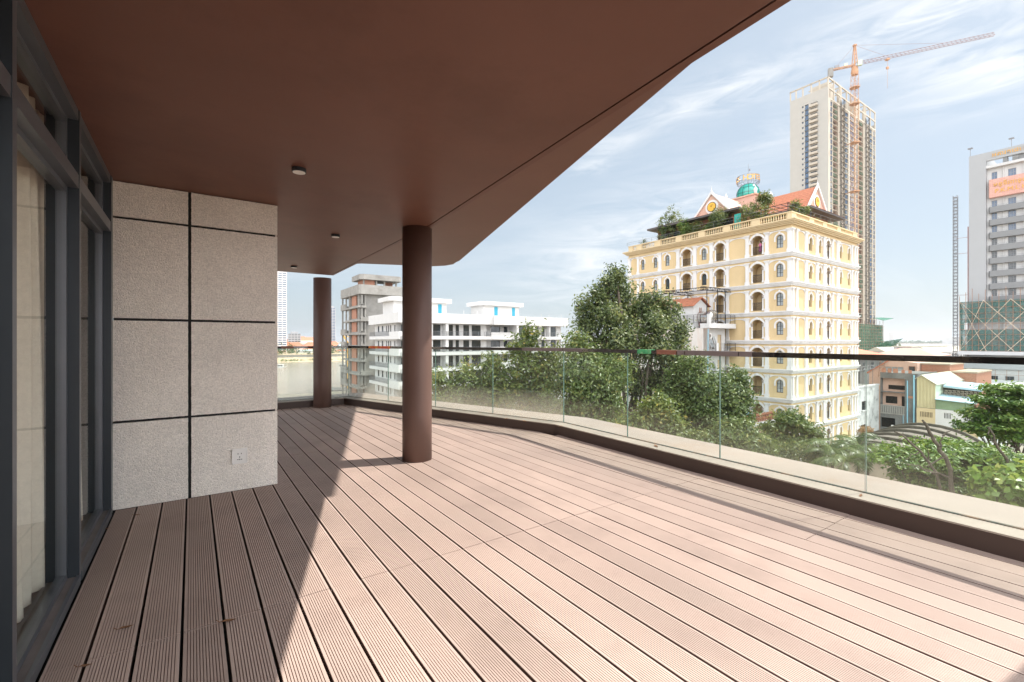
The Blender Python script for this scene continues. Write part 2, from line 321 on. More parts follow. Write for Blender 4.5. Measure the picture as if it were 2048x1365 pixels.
M['greensheet'] = mat('green_sheet_wall', (0.20, 0.28, 0.17), 0.7, 0.15, 1, stain=(0.12, 0.17, 0.1), sscale=0.8, samt=0.5)
M['mint'] = mat('mint_render', (0.52, 0.60, 0.48), 0.8, 0.06, 1)
M['rust'] = ribbed(mat('rusty_sheet', (0.27, 0.13, 0.08), 0.8, 0.35, 1.5), 'X', 0.3, 0.7)
M['vault'] = mat('weathered_vault_roof', (0.18, 0.155, 0.135), 0.9, 0.18, 0.6, stain=(0.085, 0.073, 0.062), sscale=0.5, samt=0.5)
M['vaultrib'] = mat('mossy_vault_rib', (0.10, 0.09, 0.07), 0.95, 0.3, 2)
M['oldwall'] = mat('stained_brown_wall', (0.42, 0.35, 0.27), 0.9, 0.15, 0.9, stain=(0.17, 0.135, 0.1), sscale=0.5, samt=0.7)
M['bluepipe'] = mat('blue_pvc_pipe', (0.25, 0.48, 0.60), 0.5, 0.1, 3)
M['steel'] = mat('stainless_tank', (0.62, 0.60, 0.57), 0.22, 0.1, 2, metal=0.9)
M['ground'] = mat('dusty_ground', (0.27, 0.24, 0.20), 0.95, 0.2, 0.08, stain=(0.15, 0.16, 0.10), sscale=0.03, samt=0.6)
M['sand'] = mat('sandy_bank', (0.45, 0.34, 0.23), 0.95, 0.15, 0.05)
M['cyan'] = mat('blue_door_paint', (0.04, 0.32, 0.45), 0.5, 0.05, 3)
M['bark'] = mat('grey_brown_bark', (0.095, 0.075, 0.058), 0.9, 0.3, 6, bump=0.5, bscale=25)
M['pinkdress'] = mat('pink_cotton', (0.50, 0.13, 0.28), 0.9, 0.2, 12); M['skin'] = mat('skin', (0.45, 0.27, 0.19), 0.55, 0.04, 20); M['hair'] = mat('black_hair', (0.015, 0.012, 0.01), 0.5, 0.2, 30)
M['farwall'] = mat('pale_grey_far_wall', (0.42, 0.42, 0.43), 0.8, 0.03, 0.3)
M['lamp'] = mat('opal_lens', (0.75, 0.72, 0.68), 0.4, 0.02, 5)
M['deadleaf'] = mat('dead_leaf_brown', (0.20, 0.10, 0.05), 0.8, 0.4, 60)

def leaf_mat(name, ramp, rough=0.42, trans=0.35):
    m = bpy.data.materials.new(name); m.use_nodes = True; t = m.node_tree; L = t.links.new
    b = t.nodes['Principled BSDF']; o = t.nodes['Material Output']
    b.inputs['Roughness'].default_value = rough; b.inputs['Specular IOR Level'].default_value = 0.55
    a = t.nodes.new('ShaderNodeAttribute'); a.attribute_name = 'tone'
    r = t.nodes.new('ShaderNodeValToRGB'); e = r.color_ramp.elements
    e[0].position = ramp[0][0]; e[0].color = ramp[0][1] + (1,); e[1].position = ramp[-1][0]; e[1].color = ramp[-1][1] + (1,)
    for p, c in ramp[1:-1]: q = e.new(p); q.color = c + (1,)
    L(a.outputs['Fac'], r.inputs[0]); L(r.outputs[0], b.inputs['Base Color'])
    tl = t.nodes.new('ShaderNodeBsdfTranslucent'); hs = t.nodes.new('ShaderNodeHueSaturation'); hs.inputs['Value'].default_value = 1.6; hs.inputs['Hue'].default_value = 0.48
    L(r.outputs[0], hs.inputs['Color']); L(hs.outputs[0], tl.inputs[0])
    mx = t.nodes.new('ShaderNodeMixShader'); mx.inputs[0].default_value = trans; L(b.outputs[0], mx.inputs[1]); L(tl.outputs[0], mx.inputs[2]); L(mx.outputs[0], o.inputs[0])
    return m
M['leafdark'] = leaf_mat('dark_green_leaves', [(0, (0.02, 0.042, 0.014)), (0.4, (0.082, 0.118, 0.038)), (0.8, (0.165, 0.2, 0.072)), (1, (0.27, 0.27, 0.10))])
M['leafyel'] = leaf_mat('yellow_green_leaves', [(0, (0.03, 0.06, 0.014)), (0.5, (0.105, 0.145, 0.034)), (0.85, (0.19, 0.21, 0.055)), (1, (0.33, 0.27, 0.07))])
M['leafmid'] = leaf_mat('mid_green_leaves', [(0, (0.03, 0.06, 0.017)), (0.45, (0.09, 0.135, 0.036)), (0.85, (0.17, 0.205, 0.062)), (1, (0.28, 0.26, 0.08))])
M['leafbright'] = leaf_mat('bright_green_leaves', [(0, (0.03, 0.075, 0.015)), (0.45, (0.10, 0.185, 0.032)), (0.85, (0.20, 0.27, 0.06)), (1, (0.34, 0.32, 0.09))])
M['palm'] = leaf_mat('palm_leaves', [(0, (0.035, 0.065, 0.02)), (0.6, (0.08, 0.125, 0.035)), (1, (0.17, 0.2, 0.07))])
M['straw'] = leaf_mat('dry_grass', [(0, (0.25, 0.17, 0.08)), (1, (0.45, 0.33, 0.17))])
M['fartree'] = leaf_mat('far_bank_leaves', [(0, (0.04, 0.07, 0.025)), (0.6, (0.07, 0.11, 0.035)), (1, (0.12, 0.14, 0.05))])

def net_mat(name, col, op):
    m = bpy.data.materials.new(name); m.use_nodes = True; t = m.node_tree; t.nodes.clear(); L = t.links.new
    o = t.nodes.new('ShaderNodeOutputMaterial'); tr = t.nodes.new('ShaderNodeBsdfTransparent'); df = t.nodes.new('ShaderNodeBsdfDiffuse')
    c = t.nodes.new('ShaderNodeTexCoord'); n = t.nodes.new('ShaderNodeTexNoise'); n.inputs['Scale'].default_value = 0.35; n.inputs['Detail'].default_value = 6
    L(c.outputs['Object'], n.inputs['Vector'])
    mr = t.nodes.new('ShaderNodeMapRange'); mr.inputs[1].default_value = 0.3; mr.inputs[2].default_value = 0.7; mr.inputs[3].default_value = op * 0.55; mr.inputs[4].default_value = min(1, op * 1.35)
    L(n.outputs[0], mr.inputs[0]); df.inputs[0].default_value = col + (1,)
    mx = t.nodes.new('ShaderNodeMixShader'); L(mr.outputs[0], mx.inputs[0]); L(tr.outputs[0], mx.inputs[1]); L(df.outputs[0], mx.inputs[2]); L(mx.outputs[0], o.inputs[0])
    return m
M['net'] = net_mat('green_safety_net', (0.10, 0.19, 0.17), 0.62)
M['netg'] = net_mat('bright_green_debris_net', (0.07, 0.20, 0.14), 0.62)
# ================================================================ TERRACE (local x = q across the boards, y = p along them)
PITCH = 0.152
def gline(q):                       # p of the balustrade line for a given q
    if q > 4.05: return 1.0
    if q <= 2.58: return 9.30
    return 9.42 - (q - 2.58) * (9.42 - 4.71) / 1.60
deck = MB()
joints_default = [2.41, 5.47, 8.0]
br = random.Random(3)
k = -1
while True:
    g0 = -0.340 + PITCH * k
    x0, x1 = g0 + 0.0055, g0 + PITCH - 0.0055
    if k == -1: x0 = -0.462
    if x0 > 4.1: break
    pend = min(gline(x0), gline(x1)) - 0.02
    if x1 > 3.98: pend = 4.6
    cuts = list(joints_default)
    if x0 > 3.1: cuts = [1.28, 2.41, 4.0]
    elif x0 > 2.2: cuts = [2.41, 4.9, 7.4]
    ends = [-8.0, -2.0] + [c for c in cuts if c < pend - 0.2] + [pend]
    if x1 < 0.62: ends = [-8.0, -2.0, 2.41, 4.435]
    n = 13; w = x1 - x0; bt = 0.75 * br.random()
    prof = [(x0, -0.038), (x0, -0.0015), (x0 + 0.0015, 0.0)]
    rp = (w - 0.008) / n
    for i in range(n):
        a = x0 + 0.004 + i * rp
        if i > 0: prof += [(a - 0.0016, 0.0), (a - 0.0011, -0.0042), (a + 0.0011, -0.0042), (a + 0.0016, 0.0)]
    prof += [(x1 - 0.0015, 0.0), (x1, -0.0015), (x1, -0.038)]
    for a, b in zip(ends[:-1], ends[1:]):
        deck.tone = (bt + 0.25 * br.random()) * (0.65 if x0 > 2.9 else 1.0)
        dz = br.uniform(-0.0012, 0.0012)
        A = [(x, a + 0.0026, z + dz) for x, z in prof]; B = [(x, b - 0.0026, z + dz) for x, z in prof]
        m = len(prof)
        deck.add(A + B, [(i, i + 1, m + i + 1, m + i) for i in range(m - 1)] + [tuple(range(m)), tuple(range(2*m - 1, m - 1, -1))])
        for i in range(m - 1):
            if prof[i][1] < -0.001 and prof[i + 1][1] < -0.001: deck.m[-(m + 1) + i] = 1     # groove floors and board sides carry painted shade
    k += 1
o = deck.build('deck_floor', [M['deck'], M['deckshade']], rz=AT, tone=True); tag(o, kind='structure')
sub = MB(); sub.prism([(-0.7, -8), (3.75, -8), (4.1, 4.7), (2.55, 9.4), (-1.5, 9.4), (-1.5, 4.5), (-0.7, 4.5)], -0.35, -0.045)
tag(sub.build('deck_slab', M['dark'], rz=AT), kind='structure')

# kerb with its cap and the stone ledge outside the glass
line = [(-1.4, 9.45), (2.58, 9.42), (4.18, 4.71), (3.74, -8.0)]
def offset(poly, d):
    out = []
    for i, p in enumerate(poly):
        ns = []
        for a, b in ((i - 1, i), (i, i + 1)):
            if a >= 0 and b < len(poly):
                dx_, dy_ = poly[b][0] - poly[a][0], poly[b][1] - poly[a][1]; l = math.hypot(dx_, dy_); ns.append((dy_ / l, -dx_ / l))
        if len(ns) == 1: nx, ny = ns[0]; out.append((p[0] - nx * d, p[1] - ny * d))
        else:
            mx_, my_ = ns[0][0] + ns[1][0], ns[0][1] + ns[1][1]; l2 = mx_*mx_ + my_*my_
            out.append((p[0] - 2 * d * mx_ / l2, p[1] - 2 * d * my_ / l2))
    return out
inner, cap_o, outer = offset(line, -0.19), offset(line, -0.015), offset(line, 0.52)
# "line" runs with the outside on its left, so negative offsets lie inside
def band(mb, A, B, z0, z1, m=0):
    n = len(A)
    vs = [(x, y, z0) for x, y in A] + [(x, y, z0) for x, y in B] + [(x, y, z1) for x, y in A] + [(x, y, z1) for x, y in B]
    fs = []
    for i in range(n - 1):
        fs += [(i, i+1, n+i+1, n+i), (2*n+i, 3*n+i, 3*n+i+1, 2*n+i+1), (i, 2*n+i, 2*n+i+1, i+1), (n+i, n+i+1, 3*n+i+1, 3*n+i)]
    fs += [(0, n, 3*n, 2*n), (n-1, 3*n-1, 4*n-1, 2*n-1)]
    mb.add(vs, fs, m)
kerb = thing('terrace_kerb', terr(2.58, 9.42, 0), AT, 'dark brown painted kerb carrying the glass balustrade round the timber terrace', 'kerb')
def shift(P, c=(2.58, 9.42)): return [(x - c[0], y - c[1]) for x, y in P]
mb = MB(); band(mb, shift(inner), shift(outer), -0.6, 0.118); mb.build('kerb_body', M['curb'], kerb)
mb = MB(); band(mb, shift(offset(line, -0.193)), shift(cap_o), 0.121, 0.132); mb.build('kerb_cap', M['curbtop'], kerb)
mb = MB(); band(mb, shift(offset(line, 0.012)), shift(offset(line, 0.525)), 0.121, 0.134); mb.build('stone_ledge', M['ledge'], kerb)
mb = MB(); band(mb, shift(offset(line, -0.0145)), shift(offset(line, 0.0115)), 0.121, 0.137)
mb.build('sealant_strip', M['seal'], kerb)

# glass balustrade
bal = thing('glass_balustrade', terr(4.18, 4.71, 0.132), AT, 'frameless glass balustrade with a polished dark handrail along the terrace edge', 'balustrade')
def seg_pts(a, b, n0, step):
    L_ = math.hypot(b[0]-a[0], b[1]-a[1]); n = max(1, round(L_ / step)); return [(a[0] + (b[0]-a[0]) * i / n, a[1] + (b[1]-a[1]) * i / n) for i in range(n + 1)]
BO = (4.18, 4.71)
for si, (a, b, st) in enumerate(((line[0], line[1], 1.33), (line[1], line[2], 1.24), (line[2], line[3], 1.17))):
    P = seg_pts(a, b, 0, st)
    for s0, s1 in zip(P[:-1], P[1:]):
        dx_, dy_ = s1[0]-s0[0], s1[1]-s0[1]; l = math.hypot(dx_, dy_); ux, uy = dx_/l, dy_/l; nx, ny = uy, -ux
        g = MB(); gap = 0.004; t = 0.006
        q0 = (0 + ux * gap, 0 + uy * gap); q1 = (dx_ - ux * gap, dy_ - uy * gap)
        pts = [(q0[0]+nx*t, q0[1]+ny*t), (q1[0]+nx*t, q1[1]+ny*t), (q1[0]-nx*t, q1[1]-ny*t), (q0[0]-nx*t, q0[1]-ny*t)]
        g.prism(pts, 0.0, 0.985)
        g.m[-4:] = [0, 1, 0, 1]; g.m[-6:-4] = [1, 1]
        g.build('glass_pane', [M['railglass' if si == 2 else 'railglass2'], M['glassedge']], bal, (s0[0]-BO[0], s0[1]-BO[1], 0.004))
mb = MB(); band(mb, shift(offset(line, -0.03), BO), shift(offset(line, 0.03), BO), 0.978, 1.020); mb.build('handrail', M['rail'], bal)
def on_line(px):
    r = (px - 1024) / 910
    for a, b in ((line[0], line[1]), (line[1], line[2]), (line[2], line[3])):
        A = terr(*a); B = terr(*b)
        d = (B[0] - A[0]) - r * (B[1] - A[1])
        if abs(d) < 1e-9: continue
        t = (r * A[1] - A[0]) / d
        if 0 <= t <= 1: return (a[0] + (b[0]-a[0]) * t, a[1] + (b[1]-a[1]) * t)
for p0, p1, mm in ((740, 783, 'reflect_y'), (1047, 1126, 'film_t'), (1129, 1168, 'film_t'), (1278, 1306, 'film_g'), (1317, 1356, 'film_r'), (1358, 1372, 'film_t'), (1374, 1480, 'film_t'), (1482, 1508, 'film_t'), (562, 586, 'film_r')):
    a, b = on_line(p0), on_line(p1)
    if a and b:
        w = MB(); band(w, shift(offset([a, b], -0.032), BO), shift(offset([a, b], 0.032), BO), 0.976, 1.0225); w.build('wrap_sleeve', M[mm], bal)

# soffits
inn = MB(); inn.prism([(2.04, 8.63), (-3.0, 8.63), (-3.0, 0.62), (1.646, 0.62), (1.987, 4.28)], 2.44, 2.80)
tag(inn.build('ceiling', M['ceil'], rz=AT), kind='structure')
edge = [(2.04, 8.63), (1.987, 4.28), (1.646, 0.62)]
st_ = MB(); band(st_, offset(edge, -0.006), offset(edge, 0.012), 2.446, 2.8, 1); band(st_, offset(edge, 0.012), offset(edge, 0.055), 2.4405, 2.795, 0)
tag(st_.build('ceiling_edge_beam', [M['ceil'], M['dark']], rz=AT), kind='structure')
osf = MB()
def w2t(x, y): return rot2(x, y, -AT)
tip = [w2t(-0.86, 7.02), w2t(-0.93, 7.22), w2t(-1.08, 7.36), w2t(-1.3, 7.42)]
osf.prism([(1.95, 7.45)] + [w2t(-2.37, 7.16)] + tip[::-1] + [w2t(-0.803, 6.92), w2t(0.794, 1.975), w2t(0.984, 1.625), (1.655, 0.07), (4.797, -0.37), (4.797, -1.0), (1.42, -0.5), (1.50, 0.6), (1.90, 4.28)], 2.468, 2.79)  # the out-of-view arm at the near end is added to shade the deck corner
tag(osf.build('ceiling_outer_soffit', M['ceil2'], rz=AT), kind='structure')

up = MB(); up.prism([w2t(2.2, 4.7), w2t(0.95, 8.8), w2t(0.0, 11.9), w2t(-9, 9.5), w2t(-9, 3.0)], 5.60, 5.95)
tag(up.build('ceiling_upper_floor', M['ceil2'], rz=AT), kind='structure')
for (px, py, lab) in ((598, 341, 'largest surface-mounted round downlight, nearest on the brown ceiling'), (671, 472, 'middle of the three round downlights on the brown ceiling'), (588, 534, 'smallest round downlight, at the far end of the brown ceiling')):
    Y = 910 * 1.178 / (682.5 - py); P = at(px, py, Y)
    d = thing('downlight', (P.x, P.y, 2.4395), 0, lab, 'ceiling light', 'round downlights on the terrace ceiling')
    m1 = MB(); m1.lathe([(0.042, -0.026), (0.046, -0.026), (0.046, 0.0), (0.0405, 0.0)], n=24); m1.build('housing', M['framed'], d, smooth=False)
    m2 = MB(); m2.lathe([(0.040, -0.0285), (0.0405, -0.0262)], n=24); m2.build('lens', M['lamp'], d)

def column(x, y, r, top, lab):
    c = MB(); n = 48
    c.lathe([(r, -0.05), (r, 0.5), (r * 1.004, 1.2), (r, top)], n=n)
    o = c.build('round_column', M['column'], loc=(x, y, 0), smooth=False)
    for p in o.data.polygons: p.use_smooth = len(p.vertices) == 4
    tag(o, lab, 'column', 'round columns on the terrace')
column(-1.004, 4.815, 0.153, 2.4395, 'large brown round column standing on the deck with a lit strip down its side')
column(-3.60, 8.64, 0.160, 2.4395, 'slimmer-looking brown round column in the far corner beside the kerb')

# pebbledash wall
wall = thing('pebbledash_wall', terr(-0.49, 4.44, 0), AT, 'pale pebbledash wall divided by black joints under the brown ceiling', 'wall')
xs = [(0.0, 0.463), (0.484, 1.10)]; zs = [(0.0, 0.637), (0.656, 1.403), (1.422, 2.160), (2.179, 2.437)]
mb = MB(); mb.box(0.012, 1.085, 0.022, 3.8, 0.0, 2.436); mb.build('backing', M['groove'], wall)
wp = MB()
wr = random.Random(5)
for i, (a, b) in enumerate(xs):
    for j, (z0, z1) in enumerate(zs):
        n = 28; jit = lambda s: wr.uniform(-s, s)
        ring = []
        for t in range(n): ring.append((a + (b - a) * t / n, z0 + (jit(0.0009) if z0 > 0 else 0)))
        for t in range(n): ring.append((b + (jit(0.0009) if i == 0 else 0), z0 + (z1 - z0) * t / n))
        for t in range(n): ring.append((b - (b - a) * t / n, z1 + jit(0.0009) - (0.004 if j == 3 else 0)))
        for t in range(n): ring.append((a + (jit(0.0009) if i == 1 else 0), z1 - (z1 - z0) * t / n))
        wp.loft([(x, 0.0, z) for x, z in ring], [(x, 0.021, z) for x, z in ring])
wp.box(1.0865, 1.10, 0.0215, 3.8, 0.0, 2.437)
wp.build('pebbledash_face', M['stone'], wall)
# power socket on the wall
sk = thing('power_socket', terr(0.325, 4.438, 0.285), AT, 'white power socket with a small hood low on the pebbledash wall', 'power socket')
mb = MB(); mb.prism([(-0.052, -0.012), (0.052, -0.012), (0.056, 0.0), (-0.056, 0.0)], -0.062, 0.062); mb.build('plate', M['plastic'], sk)
mb = MB(); mb.box(-0.054, 0.054, -0.024, -0.012, 0.045, 0.066); mb.box(-0.056, -0.050, -0.020, -0.0122, -0.05, 0.0448); mb.box(0.050, 0.056, -0.020, -0.0122, -0.05, 0.0448); mb.build('hood', M['plastic'], sk)
mb = MB()
for x, z, w, h in ((-0.012, 0.022, 0.005, 0.010), (0.012, 0.022, 0.005, 0.010), (0, -0.006, 0.005, 0.012), (-0.013, -0.026, 0.011, 0.005), (0.013, -0.026, 0.011, 0.005), (0, -0.026, 0.006, 0.010)): mb.box(x - w/2, x + w/2, -0.0128, -0.0118, z - h/2, z + h/2)
mb.build('socket_hole', M['dark'], sk)

# window wall on the left: mullions at p, frames, panes (local: x = p along, y = depth to the room)
win = thing('window_wall', terr(-0.475, 4.40, 0), AT + R(90), 'grey aluminium window wall with tall panes and upper lights beside the deck', 'window')
# in this frame +x runs along p, +y runs to -q (into the room)
mul = [(-6.6, -6.55), (-5.5, -5.45), (-4.4, -4.35), (-3.35, -3.3), (-2.27, -2.225), (-1.20, -1.16), (-0.075, 0.0)]
for a, b in mul:
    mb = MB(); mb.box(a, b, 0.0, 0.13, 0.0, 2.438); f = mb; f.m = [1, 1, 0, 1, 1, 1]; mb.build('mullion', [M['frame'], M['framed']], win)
for (a, b), (c, d) in zip(mul[:-1], mul[1:]):
    x0, x1 = b + 0.001, c - 0.001
    mb = MB(); mb.box(x0, x1, 0.004, 0.11, 2.385, 2.4375); mb.build('head_rail', M['frame'], win)
    mb = MB(); mb.box(x0, x1, 0.003, 0.11, 2.035, 2.105); mb.build('transom', M['frame'], win)
    mb = MB(); mb.box(x0, x1, 0.012, 0.13, 0.0, 0.040); mb.build('sill', M['sill'], win)
    mb = MB(); mb.box(x0, x1, -0.004, 0.0115, 0.0, 0.046); mb.build('sill_edge', M['frame'], win)
    for z0, z1 in ((0.0405, 2.0345), (2.1055, 2.3845)):
        fr = MB(); w = 0.028; yy = (0.045, 0.085)
        fr.box(x0, x0 + w, *yy, z0, z1); fr.box(x1 - w, x1, *yy, z0, z1); fr.box(x0 + w, x1 - w, yy[0], yy[1], z0, z0 + w); fr.box(x0 + w, x1 - w, yy[0], yy[1], z1 - w, z1)
        fo = fr.build('sash_frame', M['frame'], win)
        g = MB(); g.box(x0 + w - 0.004, x1 - w + 0.004, 0.062, 0.068, z0 + w - 0.004, z1 - w + 0.004); g.build('pane', M['winglass'], fo)
# the room behind
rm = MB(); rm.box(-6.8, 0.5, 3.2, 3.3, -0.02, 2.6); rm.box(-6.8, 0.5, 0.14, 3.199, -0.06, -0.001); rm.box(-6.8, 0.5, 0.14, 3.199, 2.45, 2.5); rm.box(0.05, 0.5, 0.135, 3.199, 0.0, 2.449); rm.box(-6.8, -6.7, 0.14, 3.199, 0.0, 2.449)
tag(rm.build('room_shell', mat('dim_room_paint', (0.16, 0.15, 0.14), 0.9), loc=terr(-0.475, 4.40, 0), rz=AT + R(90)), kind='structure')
def curtain(x0, x1, lab, seed):
    cr_ = random.Random(seed); n = int((x1 - x0) * 150); nz = 14; vs = []; fs = []
    ph = cr_.uniform(0, 6)
    for j in range(nz + 1):
        z = 0.03 + 2.40 * j / nz
        amp = 0.06 * (0.55 + 0.45 * (1 - j / nz))
        for i in range(n + 1):
            t = i / n; x = x0 + (x1 - x0) * t + 0.02 * math.sin(9 * t + j * 0.15)
            u = x * 33 + 2.0 * math.sin(x * 5 + ph) + 0.25 * math.sin(z * 2 + x * 8)
            vs.append((x, 0.19 + amp * math.sin(u) + 0.012 * math.sin(u * 2.3 + z), z))
    for j in range(nz):
        for i in range(n): a = j * (n + 1) + i; fs.append((a, a + 1, a + n + 2, a + n + 1))
    c = MB(); c.add(vs, fs); o = c.build('curtain', M['curtain'], loc=terr(-0.475, 4.40, 0), rz=AT + R(90), smooth=True)
    tag(o, lab, 'curtain', 'beige curtains behind the window wall'); return o
curtain(-2.6, -0.64, 'beige pleated curtain drawn behind the tall pane nearest the frame edge', 1)
curtain(-0.60, -0.04, 'narrow gathered beige curtain behind the pane next to the pebbledash wall', 2)
# dead leaves on the deck
def leaf(px, py, rz, lab, s=0.03, z=0.004):
    Y = 910 * 1.25 / (py - 682.5); P = at(px, py, Y); mb = MB()
    pts = [(-1, 0, 0), (-0.5, 0.3, 0.16), (0.1, 0.38, 0.1), (1, 0.05, 0.22), (0.2, -0.33, 0.14), (-0.4, -0.28, 0.2)]
    mb.add([(x * s, y * s, zz * s) for x, y, zz in pts] + [(0, 0, 0.001)], [(6, i, (i + 1) % 6) for i in range(6)])
    mb.tube((-1 * s, 0, 0.0), (-1.5 * s, 0.1 * s, 0.3 * s), 0.0012, n=4)
    tag(mb.build('dead_leaf', M['deadleaf'], loc=(P.x, P.y, z), rz=rz), lab, 'dead leaf', 'dead leaves on the deck')
def kerb_leaf(px, py, rz, lab, s):
    Y = 910 * 1.117 / (py - 682.5); P = at(px, py, Y); leaf(px, py, rz, lab, s, 0.134)
    o = COL.objects[-1]; o.location = (P.x, P.y, 0.1335); o['group'] = 'dead leaves along the foot of the glass'
leaf(252, 1258, 0.4, 'small dark dry leaf on the second board from the window sill')
leaf(457, 1245, 0.2, 'brown dry leaf just this side of the board joint', 0.034)
leaf(209, 1061, 0.9, 'reddish dry leaf touching the edge of the window sill', 0.03)
leaf(275, 1032, 0.1, 'thin dry leaf near the foot of the pebbledash wall', 0.026)
leaf(170, 1335, 0.2, 'pale dry leaf on the deck nearest the window corner', 0.025)
leaf(648, 815, 0.3, 'pale dry leaf at the foot of the far corner column', 0.05)
leaf(677, 814, 1.0, 'brown dry leaf on the deck by the far kerb corner', 0.05)

for i, (px, py, rz, lab, s_) in enumerate(((886, 820, 0.2, 'dead leaf on the kerb cap nearest the large column', 0.035), (1013, 838, 1.1, 'dead leaf on the kerb cap under the yellow-green tree', 0.04), (1049, 843, 2.0, 'curled dead leaf on the kerb cap just left of the kerb bend', 0.045), (1122, 853, 0.5, 'dark dead leaf on the kerb cap right at the bend', 0.035), (1312, 893, 1.6, 'rust-brown dead leaf on the kerb cap below the bright low tree', 0.045), (1722, 992, 0.8, 'rust-brown dead leaf on the kerb cap left of the palm view', 0.03))): kerb_leaf(px, py, rz, lab, s_)
# ================================================================ CITY: shared builders
GZ = -17.0                           # street level
# facade frame: 'f' = face along local x at y = plane (outside towards -y); 'l' = face along local y at x = plane (outside towards -x)
def FP(face, plane):
    if face == 'f': return lambda u, d, z: (u, plane + d, z)
    return lambda u, d, z: (plane + d, u, z)
def fbox(mb, face, plane, u0, u1, d0, d1, z0, z1, m=0):
    if face == 'f': mb.box(u0, u1, plane + d0, plane + d1, z0, z1, m)
    else: mb.box(plane + d0, plane + d1, u0, u1, z0, z1, m)
def arch_pts(u0, u1, zs, n=8, rise=None):
    c = (u0 + u1) / 2; a = (u1 - u0) / 2; b = a if rise is None else rise
    return [(c - a * math.cos(math.pi * i / n), zs + b * math.sin(math.pi * i / n)) for i in range(n + 1)]
def wall_open(mb, face, plane, u0, u1, z0, z1, ops, m=0, mr=None):
    """wall skin with real openings; ops: (u0,u1,z0,z1,arch,depth,back material or None)"""
    P = FP(face, plane); mr = m if mr is None else mr
    us = sorted({round(x, 4) for x in [u0, u1] + [o[0] for o in ops] + [o[1] for o in ops]})
    zs = sorted({round(x, 4) for x in [z0, z1] + [o[2] for o in ops] + [o[3] for o in ops]})
    for i in range(len(us) - 1):
        uc = (us[i] + us[i+1]) / 2; start = None
        for j in range(len(zs)):
            solid = j < len(zs) - 1 and not any(o[0] < uc < o[1] and o[2] < (zs[j] + zs[j+1]) / 2 < o[3] for o in ops)
            if solid and start is None: start = zs[j]
            if not solid and start is not None:
                mb.add([P(us[i], 0, start), P(us[i+1], 0, start), P(us[i+1], 0, zs[j]), P(us[i], 0, zs[j])], [(0, 1, 2, 3)], m); start = None
    for (a, b, c, d, arch, dep, back) in ops:
        if arch:
            sp = d - (b - a) / 2; ap = arch_pts(a, b, sp); n = len(ap)
            for i in range(n - 1):      # spandrels and curved soffit
                (x0, y0), (x1, y1) = ap[i], ap[i+1]
                mb.add([P(x0, 0, y0), P(x1, 0, y1), P(x1, 0, d), P(x0, 0, d)], [(0, 1, 2, 3)], m)
                mb.add([P(x0, 0, y0), P(x1, 0, y1), P(x1, dep, y1), P(x0, dep, y0)], [(0, 1, 2, 3)], mr)
        else:
            sp = d; mb.add([P(a, 0, d), P(b, 0, d), P(b, dep, d), P(a, dep, d)], [(0, 1, 2, 3)], mr)
        mb.add([P(a, 0, c), P(a, 0, sp), P(a, dep, sp), P(a, dep, c)], [(0, 1, 2, 3)], mr)
        mb.add([P(b, 0, c), P(b, 0, sp), P(b, dep, sp), P(b, dep, c)], [(0, 1, 2, 3)], mr)
        mb.add([P(a, 0, c), P(b, 0, c), P(b, dep, c), P(a, dep, c)], [(0, 1, 2, 3)], mr)
        if back is not None: mb.add([P(a, dep, c), P(b, dep, c), P(b, dep, d), P(a, dep, d)], [(0, 1, 2, 3)], back)
CACHE = {}
def cached(key, fn):
    if key not in CACHE: CACHE[key] = fn()
    return CACHE[key]
def place(face, plane, u, d, z): return (u, plane + d, z) if face == 'f' else (plane + d, u, z)
def window(parent, face, plane, u0, u1, z0, z1, dep, frame='iron', pane='pane', cols=2, rows=2, trim=None, sill=None, bw=0.05, name='window'):
    w, h = round(u1 - u0, 3), round(z1 - z0, 3)
    def mk():
        mb = MB()
        def bx(a, b, c, d, y0=0.0, y1=0.06): fbox(mb, face, 0, a, b, y0, y1, c, d)
        bx(0, bw, 0, h); bx(w - bw, w, 0, h); bx(bw, w - bw, 0, bw); bx(bw, w - bw, h - bw, h)
        for i in range(1, cols): bx(w*i/cols - bw*.4, w*i/cols + bw*.4, bw, h - bw, 0.002, 0.058)
        for i in range(1, rows): bx(bw, w - bw, h*i/rows - bw*.4, h*i/rows + bw*.4, 0.004, 0.056)
        return mb.mesh('window', [M[frame]])
    o = link(name, cached(('w', face, w, h, frame, cols, rows, bw), mk), parent, place(face, plane, u0, dep - 0.07, z0))
    def mkp():
        mb = MB(); fbox(mb, face, 0, 0.01, w - 0.01, 0.03, 0.04, 0.01, h - 0.01); return mb.mesh('pane', [M[pane]])
    link('pane', cached(('p', face, w, h, pane), mkp), o)
    if trim:
        def mkt():
            mb = MB(); pr = 0.07; tw = 0.17; sp = h - w / 2
            A = arch_pts(-0.05, w + 0.05, sp, 10); B = arch_pts(-0.05 - tw, w + 0.05 + tw, sp, 10)
            Pf = FP(face, 0); q = dep - 0.07
            ring_i = [(A[0][0], sp - 0.35)] + A + [(A[-1][0], sp - 0.35)]; ring_o = [(B[0][0], sp - 0.35)] + B + [(B[-1][0], sp - 0.35)]
            for i in range(len(ring_i) - 1):
                lo = [ring_i[i], ring_i[i+1], ring_o[i+1], ring_o[i]]
                mb.loft([Pf(x, -q - pr, z) for x, z in lo], [Pf(x, -q + 0.0, z) for x, z in lo])
            fbox(mb, face, 0, w/2 - 0.09, w/2 + 0.09, -q - pr - 0.05, -q, h + 0.1, h + 0.34)
            return mb.mesh('arch_trim', [M[trim]])
        link('arch_trim', cached(('t', face, w, h, trim, dep), mkt), o)
    if sill:
        def mks():
            mb = MB(); fbox(mb, face, 0, -0.1, w + 0.1, -dep + 0.07 - 0.12, -dep + 0.07 + 0.001, -0.12, -0.002); return mb.mesh('sill', [M[sill]])
        link('sill', cached(('s', face, w, dep, sill), mks), o)
    return o
